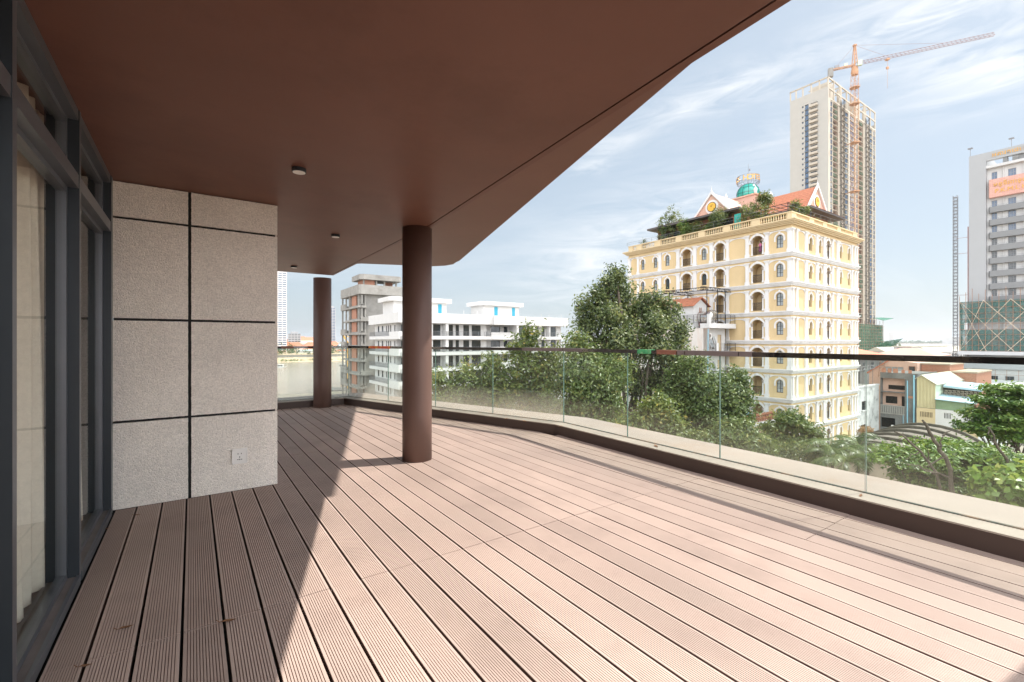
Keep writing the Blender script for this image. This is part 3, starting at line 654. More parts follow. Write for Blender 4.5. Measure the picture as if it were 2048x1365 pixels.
def railing(parent, pts, z, h, matn='iron', bars=5, post=1.2, name='railing', vertical=False, r=0.022):
    mb = MB()
    for (a, b) in zip(pts[:-1], pts[1:]):
        L_ = math.hypot(b[0]-a[0], b[1]-a[1]); n = max(1, round(L_ / post))
        for i in range(n + 1): x, y = a[0] + (b[0]-a[0])*i/n, a[1] + (b[1]-a[1])*i/n; mb.bar((x, y, z), (x, y, z + h), r*1.5)
        if vertical:
            nn = max(2, round(L_ / 0.14))
            for i in range(nn): x, y = a[0] + (b[0]-a[0])*i/nn, a[1] + (b[1]-a[1])*i/nn; mb.bar((x, y, z + 0.08), (x, y, z + h), r*0.7)
            hs = (0.08, h)
        else: hs = [h * (i + 1) / bars for i in range(bars)]
        for q in hs: mb.bar((a[0], a[1], z + q), (b[0], b[1], z + q), r if q < h else r*1.6)
    return mb.build(name, M[matn], parent)
def lattice(mb, p0, p1, w, step, m=0, r=0.06, up=(0, 0, 1)):
    p0, p1 = Vector(p0), Vector(p1); d = p1 - p0; L_ = d.length; d.normalize()
    a = d.cross(Vector(up)); a = a.normalized() if a.length > 1e-3 else Vector((1, 0, 0)); b = d.cross(a).normalized()
    C4 = [a*w/2 + b*w/2, -a*w/2 + b*w/2, -a*w/2 - b*w/2, a*w/2 - b*w/2]
    for c in C4: mb.tube(p0 + c, p1 + c, r, n=4, m=m)
    n = max(1, round(L_ / step))
    for i in range(n):
        t0, t1 = p0 + d * (L_*i/n), p0 + d * (L_*(i+1)/n)
        for j in range(4):
            c0, c1 = C4[j], C4[(j+1) % 4]
            mb.tube(t0 + c0, t0 + c1, r*0.6, n=3, m=m, caps=False)
            mb.tube(t0 + (c0 if i % 2 else c1), t1 + (c1 if i % 2 else c0), r*0.55, n=3, m=m, caps=False)

# ---------------------------------------------------------------- ground, river
mb = MB(); mb.prism([(-900, -250), (1500, -250), (1500, 172), (-900, 172)], GZ - 9, GZ)
tag(mb.build('ground', M['ground'], rz=AC), kind='structure')
rv = bpy.data.materials.new('brown_river_water'); rv.use_nodes = True
b_ = rv.node_tree.nodes['Principled BSDF']; b_.inputs['Base Color'].default_value = (0.34, 0.265, 0.20, 1); b_.inputs['Roughness'].default_value = 0.16; b_.inputs['Specular IOR Level'].default_value = 0.5
t = rv.node_tree; c = t.nodes.new('ShaderNodeTexCoord'); mp = t.nodes.new('ShaderNodeMapping'); mp.inputs['Scale'].default_value = (0.35, 0.8, 1); mp.inputs['Rotation'].default_value = (0, 0, R(20))
n = t.nodes.new('ShaderNodeTexNoise'); n.inputs['Scale'].default_value = 0.5; n.inputs['Detail'].default_value = 6; bp = t.nodes.new('ShaderNodeBump'); bp.inputs['Strength'].default_value = 0.22; bp.inputs['Distance'].default_value = 0.5
t.links.new(c.outputs['Object'], mp.inputs[0]); t.links.new(mp.outputs[0], n.inputs['Vector']); t.links.new(n.outputs[0], bp.inputs['Height']); t.links.new(bp.outputs[0], b_.inputs['Normal'])
mb = MB(); mb.poly([(-28000, -28000, -21.75), (28000, -28000, -21.75), (28000, 28000, -21.75), (-28000, 28000, -21.75)])
tag(mb.build('river_water', rv), kind='structure')
mb = MB()
mb.add([(-2500, 545, -21.8), (300, 545, -21.8), (300, 562, -19.6), (-2500, 562, -19.6), (-2500, 592, -18.2), (300, 592, -18.2), (-2500, 594, -15.2), (300, 594, -15.2), (300, 4000, -15.0), (-2500, 4000, -15.0)],
       [(0, 1, 2, 3), (3, 2, 5, 4), (4, 5, 7, 6), (6, 7, 8, 9), (1, 2, 5, 7, 8)])
tag(mb.build('far_bank', M['sand'], rz=AC), kind='structure')
mb = MB(); mb.prism([(-6000, 6200), (9000, 5200), (14000, 9000), (-6000, 9000)], -24, -19)
tag(mb.build('distant_shore', M['sand']), kind='structure')

# ================================================================ HOTEL
H = thing('hotel', city(53.64, 23.81, 0), AC, 'cream yellow corner hotel with white pilasters, arched windows and a planted roof terrace', 'hotel')
Z = [11.1 - 3.25 * i for i in range(8)]
LW, RW = 23.0, 18.2
winL = [(0.86, 1.60), (10.17, 10.87), (15.75, 16.42), (17.80, 18.40), (20.05, 20.65)]
balL = [(2.98, 4.42), (7.66, 9.02), (12.26, 13.82)]
winR = [(4.28, 5.02), (6.82, 7.36), (12.75, 13.35), (15.28, 15.86)]
balR = [(8.72, 9.78)]
opsL, opsR = [], []
for z in Z:
    for a, b in winL: opsL.append((a, b, z + 0.6, z + 2.06, True, 0.22, None))
    for a, b in balL: opsL.append((a, b, z + 0.16, z + 2.36, True, 1.25, 1))
    for a, b in winR: opsR.append((a, b, z + 0.6, z + 2.06, True, 0.30, None))
    for a, b in balR: opsR.append((a, b, z + 0.16, z + 2.30, True, 1.25, 1))
ZT = 14.3
hw = MB()
wall_open(hw, 'l', 0.0, 0.0, LW, GZ, ZT, opsL, 0, 0)
wall_open(hw, 'f', 0.0, 0.0, RW, GZ, ZT, opsR, 0, 0)
hw.poly([(RW, 0, GZ), (RW, LW, GZ), (RW, LW, ZT), (RW, 0, ZT)]); hw.poly([(0, LW, GZ), (RW, LW, GZ), (RW, LW, ZT), (0, LW, ZT)])
hw.poly([(0, 0, ZT), (RW, 0, ZT), (RW, LW, ZT), (0, LW, ZT)])
hw.build('wall', [M['yellow'], M['yellow']], H)
hr = random.Random(11)
for face, ws in (('l', winL), ('f', winR)):
    dep = 0.22 if face == 'l' else 0.30
    for z in Z:
        for a, b in ws:
            window(H, face, 0, a, b, z + 0.6, z + 2.06, dep, 'iron', hr.choice(['pane', 'pane2', 'pane2']) if (a < 1 or a > 10) and face == 'l' else 'pane', 2, 3, trim='trim')
# balconies
def balcony(face, a, b, z, top):
    w = b - a
    def mk():
        mb = MB(); P = FP(face, 0)
        mb.bar(P(0.14, 0.10, 0.95), P(w - 0.14, 0.10, 0.95), 0.045); mb.bar(P(0.14, 0.10, 0.12), P(w - 0.14, 0.10, 0.12), 0.03)
        n = 9
        for i in range(n + 1):
            u = 0.14 + (w - 0.28) * i / n; mb.bar(P(u, 0.10, 0.12), P(u, 0.10, 0.95), 0.018)
            if i < n:
                uc = u + (w - 0.28) / n / 2
                for q in (0.3, 0.55, 0.8):
                    for k_ in range(6):
                        t0, t1 = k_ * math.pi / 3, (k_ + 1) * math.pi / 3
                        mb.bar(P(uc + 0.055*math.cos(t0), 0.1, q + 0.1*math.sin(t0)), P(uc + 0.055*math.cos(t1), 0.1, q + 0.1*math.sin(t1)), 0.014)
        return mb.mesh('balcony', [M['iron']])
    o = link('balcony', cached(('b', face, round(w, 2)), mk), H, place(face, 0, a, 0, z + 0.16))
    def mkc():
        mb = MB(); r = 0.085
        mb.lathe([(r*1.5, 0), (r*1.5, 0.12), (r*1.05, 0.2), (r, 0.3), (r*0.88, 1.42)], n=10, m=0)
        mb.lathe([(r*0.9, 1.42), (r*1.2, 1.5), (r*1.9, 1.68), (r*2.1, 1.72), (r*2.1, 1.78)], n=10, m=1)
        return mb.mesh('column', [M['trim'], M['capital']])
    me = cached('hc', mkc)
    for u in (0.09, w - 0.09): link('column', me, o, place(face, 0, u, -0.02, 0))
    def mkt():
        mb = MB(); Pf = FP(face, 0); h = top - 0.16; sp = h - w/2 + 0.02
        A = arch_pts(-0.02, w + 0.02, sp, 12); B = arch_pts(-0.24, w + 0.24, sp, 12, w/2 + 0.26)
        for i in range(12):
            lo = [A[i], A[i+1], B[i+1], B[i]]; mb.loft([Pf(x, -0.10, z_) for x, z_ in lo], [Pf(x, 0, z_) for x, z_ in lo])
        fbox(mb, face, 0, -0.34, -0.02, -0.10, 0, sp - 0.16, sp + 0.001); fbox(mb, face, 0, w + 0.02, w + 0.34, -0.10, 0, sp - 0.16, sp + 0.001)
        fbox(mb, face, 0, w/2 - 0.12, w/2 + 0.12, -0.16, -0.1001, h + 0.02, h + 0.32)
        return mb.mesh('arch_trim', [M['trim']])
    link('arch_trim', cached(('bt', face, round(w, 2)), mkt), o)
    def mkd():
        mb = MB(); h = 1.95; u0 = w * (0.12 if face == 'l' else 0.3)
        fbox(mb, face, 0, u0, u0 + 0.62, 1.17, 1.20, 0.02, h, 0)
        for q in (u0, u0 + 0.29, u0 + 0.58): fbox(mb, face, 0, q, q + 0.04, 1.12, 1.17, 0.02, h, 1)
        fbox(mb, face, 0, u0 + 0.04, u0 + 0.58, 1.125, 1.169, h - 0.55, h - 0.5, 1)
        return mb.mesh('door', [M['pane'], M['iron']])
    link('door', cached(('bd', face, round(w, 2)), mkd), o)
for z in Z:
    for a, b in balL: balcony('l', a, b, z, 2.36)
    for a, b in balR: balcony('f', a, b, z, 2.30)
# pilasters: one part per bay line, running through all floors
pilL = [(-0.06, 0.42), (2.36, 2.82), (4.62, 5.10), (7.10, 7.50), (9.20, 9.72), (11.52, 12.08), (14.04, 14.62), (17.02, 17.56), (20.94, 21.36), (22.5, 23.05)]
pilR = [(0.02, 0.42), (0.86, 1.34), (3.06, 3.72), (5.85, 6.45), (7.78, 8.36), (10.22, 10.72), (11.62, 12.32), (16.1, 16.6), (17.1, 17.55), (17.8, 18.25)]
for face, pl in (('l', pilL), ('f', pilR)):
    for u0, u1 in pl:
        mb = MB()
        for z in Z:
            fbox(mb, face, 0, u0 + 0.04, u1 - 0.04, -0.14, 0.0, z + 0.34, z + 2.36)
            fbox(mb, face, 0, u0 - 0.02, u1 + 0.02, -0.19, 0.0, z + 0.001, z + 0.34)
            fbox(mb, face, 0, u0 + 0.02, u1 - 0.02, -0.16, 0.0, z + 0.3402, z + 0.42)
            fbox(mb, face, 0, u0 - 0.02, u1 + 0.02, -0.18, 0.0, z + 2.36, z + 2.47)
            fbox(mb, face, 0, u0 - 0.09, u1 + 0.09, -0.23, 0.0, z + 2.4701, z + 2.58)
        mb.build('pilaster', M['trim'], H)
# segmental white bands arching from pilaster to pilaster
def bands(face, bays):
    P = FP(face, 0)
    for a, b in bays:
        for z in Z:
            mb = MB()
            A = arch_pts(a, b, z + 2.12, 10, min(0.36, (b - a) * 0.45)); 
            for i in range(10):
                (x0, z0), (x1, z1) = A[i], A[i+1]
                lo = [(x0, z0), (x1, z1), (x1, z + 2.56), (x0, z + 2.56)]
                mb.loft([P(x, -0.06, q) for x, q in lo], [P(x, 0.0, q) for x, q in lo])
            mb.build('arch_band', M['trim'], H)
bands('l', [(0.42, 2.36), (5.10, 7.10), (9.72, 11.52), (14.62, 17.02), (17.56, 20.94), (21.36, 22.5)])
bands('f', [(1.34, 3.06), (3.72, 5.85), (6.45, 7.78), (10.72, 11.62), (12.32, 16.1)])
def ring(mb, d, z0, z1, m=0):        # projecting course round the two street faces
    mb.prism([(-d, -d), (RW + d, -d), (RW + d, 0.001), (0.001, 0.001), (0.001, LW + d), (-d, LW + d)], z0, z1, m)
for z in Z:
    mb = MB(); ring(mb, 0.34, z - 0.10, z); ring(mb, 0.28, z - 0.19, z - 0.1002); ring(mb, 0.22, z - 0.30, z - 0.1902); ring(mb, 0.12, z - 0.46, z - 0.3002)
    u = 0.0
    while u < LW: fbox(mb, 'l', 0, u, u + 0.09, -0.19, -0.12, z - 0.40, z - 0.302); u += 0.24
    u = 0.0
    while u < RW: fbox(mb, 'f', 0, u, u + 0.09, -0.19, -0.12, z - 0.40, z - 0.302); u += 0.24
    mb.build('belt_cornice', M['trim'], H)
mb = MB(); ring(mb, 0.10, 13.72, 13.84); ring(mb, 0.22, 14.12, 14.26); ring(mb, 0.38, 14.2602, 14.4); ring(mb, 0.55, 14.4002, 14.52); ring(mb, 0.66, 14.5202, 14.66); mb.build('roof_cornice', M['cornice'], H)
gL = [(0.45, 3.4), (4.4, 7.0), (7.9, 10.4), (11.3, 13.8), (14.7, 17.2), (18.2, 20.5), (21.5, 22.2)]
gR = [(1.05, 4.2), (5.4, 7.8), (8.9, 11.9), (13.0, 16.8)]
def parapet(face, groups, end):
    mb = MB(); fbox(mb, face, 0, 0.22 if face == 'f' else -0.05, end, 0.0 - 0.05, 0.2, 14.6605, 14.80)
    cuts = []
    prev = 0.22 if face == 'f' else -0.05
    for a, b in groups:
        fbox(mb, face, 0, prev, a, -0.05, 0.2, 14.8002, 15.42); prev = b
    fbox(mb, face, 0, prev, end, -0.05, 0.2, 14.8002, 15.42)
    fbox(mb, face, 0, 0.28 if face == 'f' else -0.1, end + 0.05, -0.1, 0.27, 15.4202, 15.54)
    mb.build('parapet', M['cornice'], H)
    for a, b in groups:
        mb = MB(); n = max(3, round((b - a) / 0.26))
        for i in range(n):
            u = a + (b - a) * (i + 0.5) / n; x, y = (u, 0.075) if face == 'f' else (0.075, u)
            mb.lathe([(0.06, 0), (0.045, 0.06), (0.085, 0.2), (0.05, 0.42), (0.065, 0.62)], (x, y, 14.8), 6)
        mb.build('baluster_row', M['cornice'], H)
parapet('l', gL, LW); parapet('f', gR, RW)
# thin guard rails above the parapet
railing(H, [(-0.25, 23.1), (-0.25, 14.0)], 15.54, 0.5, 'steelgrey', 2, 2.4, 'guard_rail', r=0.018)
railing(H, [(-0.15, 12.0), (-0.15, 0.3), (17.9, -0.15)], 15.54, 0.75, 'steelgrey', 2, 2.6, 'guard_rail', r=0.016)
# roof house: terracotta walls under wide flat eaves
mb = MB(); mb.box(2.4, 16.0, 7.2, 19.5, ZT + 0.001, 17.55); mb.box(9.2, 16.6, 2.8, 7.1998, ZT + 0.001, 17.55); mb.build('roof_house_wall', M['terracotta'], H)
for y0 in (8.0, 10.3, 12.8, 15.2, 17.4): window(H, 'l', 2.4, y0, y0 + 1.5, 14.6, 16.9, -0.0, 'iron', 'pane', 2, 1, name='roof_house_window')
mb = MB(); mb.box(1.0, 17.2, 6.4, 20.4, 17.551, 17.78); mb.box(7.6, 18.0, 1.2, 6.3998, 17.551, 17.78); mb.build('roof_eave', M['eave'], H)
mb = MB(); mb.loft([(0.95, 6.4, 17.781), (17.2, 6.4, 17.781), (17.2, 20.4, 17.781), (0.95, 20.4, 17.781)], [(3.5, 9.0, 18.45), (15.0, 9.0, 18.45), (15.0, 18, 18.45), (3.5, 18, 18.45)])
mb.loft([(7.6, 1.15, 17.781), (18.02, 1.15, 17.781), (18.02, 6.39, 17.781), (7.6, 6.39, 17.781)], [(9.4, 3.0, 18.3), (15.8, 3.0, 18.3), (15.8, 6.39, 18.3), (9.4, 6.39, 18.3)]); mb.build('eave_tiles', M['redtile'], H)
# crossing gabled roofs
def gable_roof(axis, a0, a1, c, hw_, zb, zt, mroof, name):
    th = 0.14; mb = MB()
    Pt = (lambda a, o_, z: (a, c + o_, z)) if axis == 'x' else (lambda a, o_, z: (c + o_, a, z))
    for sgn in (-1, 1):
        lo = [Pt(a0, 0, zt), Pt(a1, 0, zt), Pt(a1, sgn*hw_, zb), Pt(a0, sgn*hw_, zb)]
        mb.loft(lo, [(p[0], p[1], p[2] - th) for p in lo])
    return mb.build(name, M[mroof], H)
gable_roof('x', 2.0, 10.0, 10.72, 2.55, 17.9, 20.75, 'roofpink', 'gable_roof'); gable_roof('y', 2.0, 9.6, 11.5, 2.75, 17.9, 21.05, 'rooforange', 'gable_roof')
def gable_front(axis, a, c, hw_, zb, zt):
    Pt = (lambda d, o_, z: (a + d, c + o_, z)) if axis == 'x' else (lambda d, o_, z: (c + o_, a + d, z))
    mb = MB(); tri = [(-hw_ + 0.1, zb), (hw_ - 0.1, zb), (0, zt - 0.15)]
    mb.loft([Pt(0.12, o_, z) for o_, z in tri], [Pt(0.35, o_, z) for o_, z in tri]); g = mb.build('gable_front', M['peach'], H)
    mb = MB()
    for sgn in (-1, 1):
        qd = [(0, zt + 0.22), (0, zt - 0.14), (sgn*(hw_ + 0.02), zb - 0.2), (sgn*(hw_ + 0.22), zb - 0.1)]
        mb.loft([Pt(-0.12, o_, z) for o_, z in qd], [Pt(0.1, o_, z) for o_, z in qd])
    p0 = Pt(0, 0, zt + 0.15); mb.lathe([(0.09, 0), (0.12, 0.12), (0.05, 0.25), (0.015, 0.75)], p0, 8); mb.build('bargeboard', M['trim'], g)
    zc = zb + (zt - zb) * 0.36
    def disc(r, d0, d1):
        b = MB(); pts = [(r*math.cos(2*math.pi*i/24), zc + r*math.sin(2*math.pi*i/24)) for i in range(24)]
        b.loft([Pt(d0, x, z) for x, z in pts], [Pt(d1, x, z) for x, z in pts]); return b
    disc(0.92, 0.05, 0.1198).build('clock_surround', M['trim'], g); disc(0.64, 0.0, 0.0498).build('clock_bezel', M['iron'], g); cf = disc(0.57, -0.03, -0.0002).build('clock_face', M['clock'], g)
    mb = MB(); mb.bar(Pt(-0.045, 0, zc), Pt(-0.045, 0.2, zc + 0.22), 0.035); mb.bar(Pt(-0.045, 0, zc), Pt(-0.045, -0.12, zc + 0.34), 0.03); mb.build('clock_hand', M['iron'], g)
gable_front('x', 2.0, 10.72, 2.55, 17.9, 20.75); gable_front('y', 2.0, 11.5, 2.75, 17.9, 21.05)
mb = MB(); mb.box(9.0, 13.2, 8.6, 12.8, 17.9, 21.3); mb.box(8.85, 13.35, 8.45, 12.95, 21.3002, 21.5)
mb.build('roof_tower', M['peach'], H)
for x, y in ((9.0, 8.6), (13.2, 8.6), (9.0, 12.8)): mb = MB(); mb.lathe([(0.14, 0), (0.2, 0.25), (0.26, 0.5), (0.1, 0.75), (0.03, 1.0)], (x, y, 21.5), 8); mb.build('roof_finial', M['trim'], H)
DC = (11.1, 10.7)
mb = MB(); prof = [(1.5 * math.cos(a), 1.5 * math.sin(a) + 0.75) for a in [R(x) for x in (-30, -15, 0, 15, 30, 45, 60, 75, 88)]]; mb.lathe(prof, (DC[0], DC[1], 21.5), 24); dome = mb.build('dome', M['teal'], H, smooth=True)
mb = MB()
for i in range(12):
    a = 2 * math.pi * i / 12
    for (r0, z0), (r1, z1) in zip(prof[:-1], prof[1:]): mb.bar((DC[0] + r0*1.01*math.cos(a), DC[1] + r0*1.01*math.sin(a), 21.5 + z0), (DC[0] + r1*1.01*math.cos(a), DC[1] + r1*1.01*math.sin(a), 21.5 + z1), 0.03)
for (r, z) in (prof[2], prof[4], prof[6]):
    for i in range(24): a0, a1 = 2*math.pi*i/24, 2*math.pi*(i+1)/24; mb.bar((DC[0]+r*1.01*math.cos(a0), DC[1]+r*1.01*math.sin(a0), 21.5+z), (DC[0]+r*1.01*math.cos(a1), DC[1]+r*1.01*math.sin(a1), 21.5+z), 0.03)
mb.build('dome_rib', M['iron'], dome)
# ring sign with raised letters round it, facing the terrace
sg = MB(); RS = 1.42
for zz in (23.75, 24.0, 24.75):
    for i in range(32): a0, a1 = 2*math.pi*i/32, 2*math.pi*(i+1)/32; sg.bar((DC[0]+RS*math.cos(a0), DC[1]+RS*math.sin(a0), zz), (DC[0]+RS*math.cos(a1), DC[1]+RS*math.sin(a1), zz), 0.035)
for i in range(16):
    a = 2*math.pi*i/16; sg.bar((DC[0]+RS*math.cos(a), DC[1]+RS*math.sin(a), 23.6), (DC[0]+RS*math.cos(a), DC[1]+RS*math.sin(a), 24.75), 0.03)
    sg.bar((DC[0]+0.7*math.cos(a), DC[1]+0.7*math.sin(a), 23.4), (DC[0]+RS*math.cos(a), DC[1]+RS*math.sin(a), 23.75), 0.03)
ringo = sg.build('ring_sign', M['steelgrey'], H)
def text_mesh(s, size, ext=0.02):
    cu = bpy.data.curves.new('lettering', 'FONT'); cu.body = s; cu.size = size; cu.extrude = ext; cu.align_x = 'CENTER'
    to = bpy.data.objects.new('lettering', cu); COL.objects.link(to)
    bpy.context.view_layer.update(); dg = bpy.context.evaluated_depsgraph_get()
    me = bpy.data.meshes.new_from_object(to.evaluated_get(dg)); bpy.data.objects.remove(to); bpy.data.curves.remove(cu); return me
msg = 'BCS HOTEL'; lt = MB()
world_ang = math.atan2(-35.0, -55.0)             # roughly from the hotel towards the terrace
base = R(-117.4) - AC
for i, ch in enumerate(msg):
    if ch == ' ': continue
    me = text_mesh(ch, 1.05, 0.03)
    a = base + (i - 4.6) * R(21)
    for rep in (0,):
        vs = []
        for v in me.vertices:
            x, y, zz = v.co; rr = RS + 0.06 + zz
            vs.append((DC[0] + rr*math.cos(a) - x*math.sin(a), DC[1] + rr*math.sin(a) + x*math.cos(a), 23.92 + y))
        lt.add(vs, [tuple(p.vertices) for p in me.polygons])
lt.build('sign_lettering', M['gold'], ringo)
mb = MB(); mb.tube((DC[0], DC[1], 23.0), (DC[0], DC[1], 26.6), 0.05, 0.02, 6); mb.tube((DC[0]+0.2, DC[1]-0.1, 25.6), (DC[0]+0.2, DC[1]-0.1, 25.9), 0.09, n=8); mb.bar((DC[0], DC[1], 25.6), (DC[0]+0.2, DC[1]-0.1, 25.6), 0.03); mb.build('roof_mast', M['steelgrey'], H)
mb = MB(); mb.box(0.9, 1.0, 6.2, 7.0, 14.8, 16.9); mb.build('green_banner', M['teal'], H)
# pergola frame over the corner of the roof terrace
mb = MB()
for i in range(7): mb.bar((1.2, 1.0 + i*0.8, 16.9), (7.5, 1.0 + i*0.8, 17.2), 0.05)
for i in range(5): mb.bar((1.5 + i*1.4, 0.8, 16.95), (1.5 + i*1.4, 6.2, 16.95), 0.05)
for x, y in ((1.4, 1.0), (1.4, 5.8), (7.2, 1.0)): mb.bar((x, y, 14.4), (x, y, 17.0), 0.07)
mb.build('pergola', M['iron'], H)
# terrace base ledge at the bottom of the right face
mb = MB(); mb.box(-0.6, RW + 0.6, -1.0, -0.35, -12.3, -11.62); mb.box(-0.6, RW + 0.6, -0.95, -0.36, GZ, -12.301); mb.build('base_ledge', M['trim'], H)

# ================================================================ WHITE APARTMENT BLOCK
Aq, Ap = 30.9, 81.9
AB = thing('apartment_block', city(Aq, Ap, 0), AC, 'white apartment block with stacked balconies and two roof huts behind the yellow-green tree', 'apartment building')
tops = [3.07 - 3.15 * i for i in range(7)]
opsF, opsS = [], []
colsF = [(1.0, 3.4), (4.4, 6.0), (7.0, 9.2), (10.4, 12.0), (12.6, 13.4), (14.4, 15.8), (16.4, 18.6), (28.0, 30.6), (33.0, 34.2), (35.0, 36.0), (37.2, 39.4)]
colsM = [(22.2, 24.6), (25.6, 26.6)]
colsS = [(1.0, 1.9), (3.6, 4.0), (4.9, 5.5), (7.3, 7.9), (8.5, 9.1), (9.7, 10.3), (12.0, 13.0), (14.6, 15.6)]
for t_ in tops:
    fl = t_ - 0.85
    for a, b in colsF: opsF.append((a, b, fl + 0.1, fl + 2.35, False, 0.15, None))
    for a, b in colsS: opsS.append((a, b, fl + 0.9, fl + 2.2, False, 0.15, None))
w_ = MB()
wall_open(w_, 'f', 1.9, 0.0, 20.0, GZ, 4.75, [o for o in opsF if o[1] < 20]); wall_open(w_, 'f', 1.9, 27.0, 41.0, GZ, 4.75, [o for o in opsF if o[0] > 27])
opsM = [(a, b, t_ - 0.75, t_ + 1.4, False, 0.15, None) for t_ in tops for a, b in colsM]
wall_open(w_, 'f', 3.6, 20.0, 27.0, GZ, 4.75, opsM)
w_.poly([(20, 1.9, GZ), (20, 3.6, GZ), (20, 3.6, 4.75), (20, 1.9, 4.75)]); w_.poly([(27, 1.9, GZ), (27, 3.6, GZ), (27, 3.6, 4.75), (27, 1.9, 4.75)])
wall_open(w_, 'l', 0.9, 1.9, 17.5, GZ, 4.75, opsS)
w_.poly([(41, 1.9, GZ), (41, 17.5, GZ), (41, 17.5, 4.75), (41, 1.9, 4.75)]); w_.poly([(0.9, 17.5, GZ), (41, 17.5, GZ), (41, 17.5, 4.75), (0.9, 17.5, 4.75)]); w_.poly([(0, 1.9, GZ), (0.9, 1.9, GZ), (0.9, 1.9, 4.75), (0, 1.9, 4.75)])
w_.build('wall', M['white'], AB)
for (a, b, c, d, *_r) in opsF:
    if c > -11: window(AB, 'f', 1.9, a, b, c, d, 0.15, 'iron', 'pane', max(1, round((b - a) / 1.0)), 1, bw=0.07)
for (a, b, c, d, *_r) in opsM:
    if c > -9: window(AB, 'f', 3.6, a, b, c, d, 0.15, 'iron', 'pane', 2, 1, bw=0.07, name='recessed_window')
for (a, b, c, d, *_r) in opsS:
    if c > -9: window(AB, 'l', 0.9, a, b, c, d, 0.15, 'iron', 'pane', 1, 1, bw=0.06, name='side_window')
mb = MB()                             # parapet with stepped plan
mb.prism([(-0.3, 0.0), (19.6, 0.0), (19.6, 0.8), (21.0, 0.8), (21.0, 0.35), (42.0, 0.35), (42.0, 18.2), (-0.3, 18.2)], 4.751, 6.71); mb.build('roof_parapet', M['white'], AB)
for i, t_ in enumerate(tops):
    mb = MB(); mb.box(0.0, 20.0, 0.0, 1.899, t_ - 1.49, t_ - 0.85); mb.box(27.0, 41.8, 0.3, 1.899, t_ - 1.49, t_ - 0.85); mb.box(20.001, 26.999, 1.0, 3.599, t_ - 1.45, t_ - 0.85)
    mb.box(-0.25, 0.899, 0.0, 17.8, t_ - 1.49, t_ - 0.85); mb.build('floor_slab', M['white'], AB)
    mb = MB(); mb.box(-0.25, 0.0, -0.002, 5.2, t_ - 0.8499, t_); mb.box(0.0, 5.2, -0.002, 0.16, t_ - 0.8499, t_); mb.build('balcony_front', M['white'], AB); mb = MB(); mb.box(20.6, 26.6, 0.86, 0.999, t_ - 1.5, t_ + 0.05); mb.build('recessed_balcony_front', M['white'], AB)
    railing(AB, [(5.3, 0.08), (19.9, 0.08), (19.9, 1.8)], t_ - 0.849, 0.95, 'steelgrey', 5, 1.5, 'balcony_railing', r=0.03)
    railing(AB, [(27.6, 0.4), (41.7, 0.4)], t_ - 0.849, 0.95, 'steelgrey', 5, 1.5, 'balcony_railing', r=0.03)
    railing(AB, [(-0.2, 5.3), (-0.2, 17.7)], t_ - 0.849, 0.95, 'steelgrey', 3, 0.55, 'balcony_railing', r=0.045)
for x0, x1, y0 in ((9.55, 10.15, 0.15), (27.0, 27.5, 0.4), (31.5, 32.1, 0.4), (6.5, 6.8, 0.3), (36.4, 36.7, 0.6)):
    mb = MB()
    for i in range(6):
        t_ = tops[i]; mb.box(x0, x1, y0, 1.898, t_ - 0.848, min(t_ - 0.85 + 2.5, 4.75))
    mb.build('balcony_partition', M['white'], AB)
for (a, b, y0, y1, lab) in ((-0.6, 13.0, 3.5, 11, 'l'), (19.6, 31.2, 3.0, 10, 'r')):
    mb = MB(); mb.box(a + 0.9, b - 1.3, y0 + 0.8, y1 - 0.5, 6.711, 9.1); hut = mb.build('roof_hut', M['white'], AB)
    mb = MB(); pts = [(a + 1.0, y0), (b - 1.0, y0), (b - 0.3, y0 + 0.3), (b, y0 + 1.0), (b, y1), (a, y1), (a, y0 + 1.0), (a + 0.3, y0 + 0.3)]; mb.prism(pts, 9.101, 9.95); mb.build('hut_roof', M['white'], hut)
    for q in ((b - 3.2, b - 2.4), (a + 3.6, a + 4.5)):
        mb = MB(); mb.box(q[0], q[1], y0 + 0.75, y0 + 0.799, 6.8, 8.85); mb.build('hut_door', M['cyan'], hut)
mb = MB()
for x in (0.5, 3, 7, 13.8, 17, 34, 36.3, 40): mb.tube((x, 0.6, 6.7), (x, 0.6, 7.5), 0.05, n=6)
mb.build('roof_pipe', M['trim'], AB)
# ================================================================ UNFINISHED CONCRETE BLOCK
UB = thing('unfinished_building', city(30.86, 107.4, 0), AC, 'unfinished bare concrete and brick apartment block with empty window openings', 'unfinished building')
fz = [12.26 - 3.18 * i for i in range(10)]          # slab undersides
ops = []; opsl = []
for z in fz:
    ops += [(0.4, 1.1, z - 2.0, z - 0.1, False, 0.5, 1), (7.04, 7.85, z - 2.0, z - 0.35, False, 0.5, 1), (9.1, 9.9, z - 2.0, z - 0.35, False, 0.5, 1)]
    opsl += [(0.35, 1.05, z - 2.35, z - 0.1, False, 0.5, 1), (1.6, 2.6, z - 2.35, z - 0.1, False, 0.5, 1), (3.1, 8.6, z - 2.45, z - 0.05, False, 0.6, 1)]
mb = MB(); wall_open(mb, 'f', 0.9, 0.3, 14.5, GZ, 12.26, ops); wall_open(mb, 'l', 0.3, 0.9, 11.0, GZ, 12.26, opsl)
mb.poly([(0.3, 11, GZ), (14.5, 11, GZ), (14.5, 11, 12.26), (0.3, 11, 12.26)]); mb.poly([(14.5, 0.9, GZ), (14.5, 11, GZ), (14.5, 11, 12.26), (14.5, 0.9, 12.26)])
mb.build('concrete_wall', [M['concrete'], M['dark']], UB)
mb = MB(); mb.prism([(-0.35, 0), (0.2, -0.35), (15, -0.35), (15, 16.2), (-0.35, 16.2)], 12.261, 14.47); mb.build('roof_fascia', M['concrete'], UB)
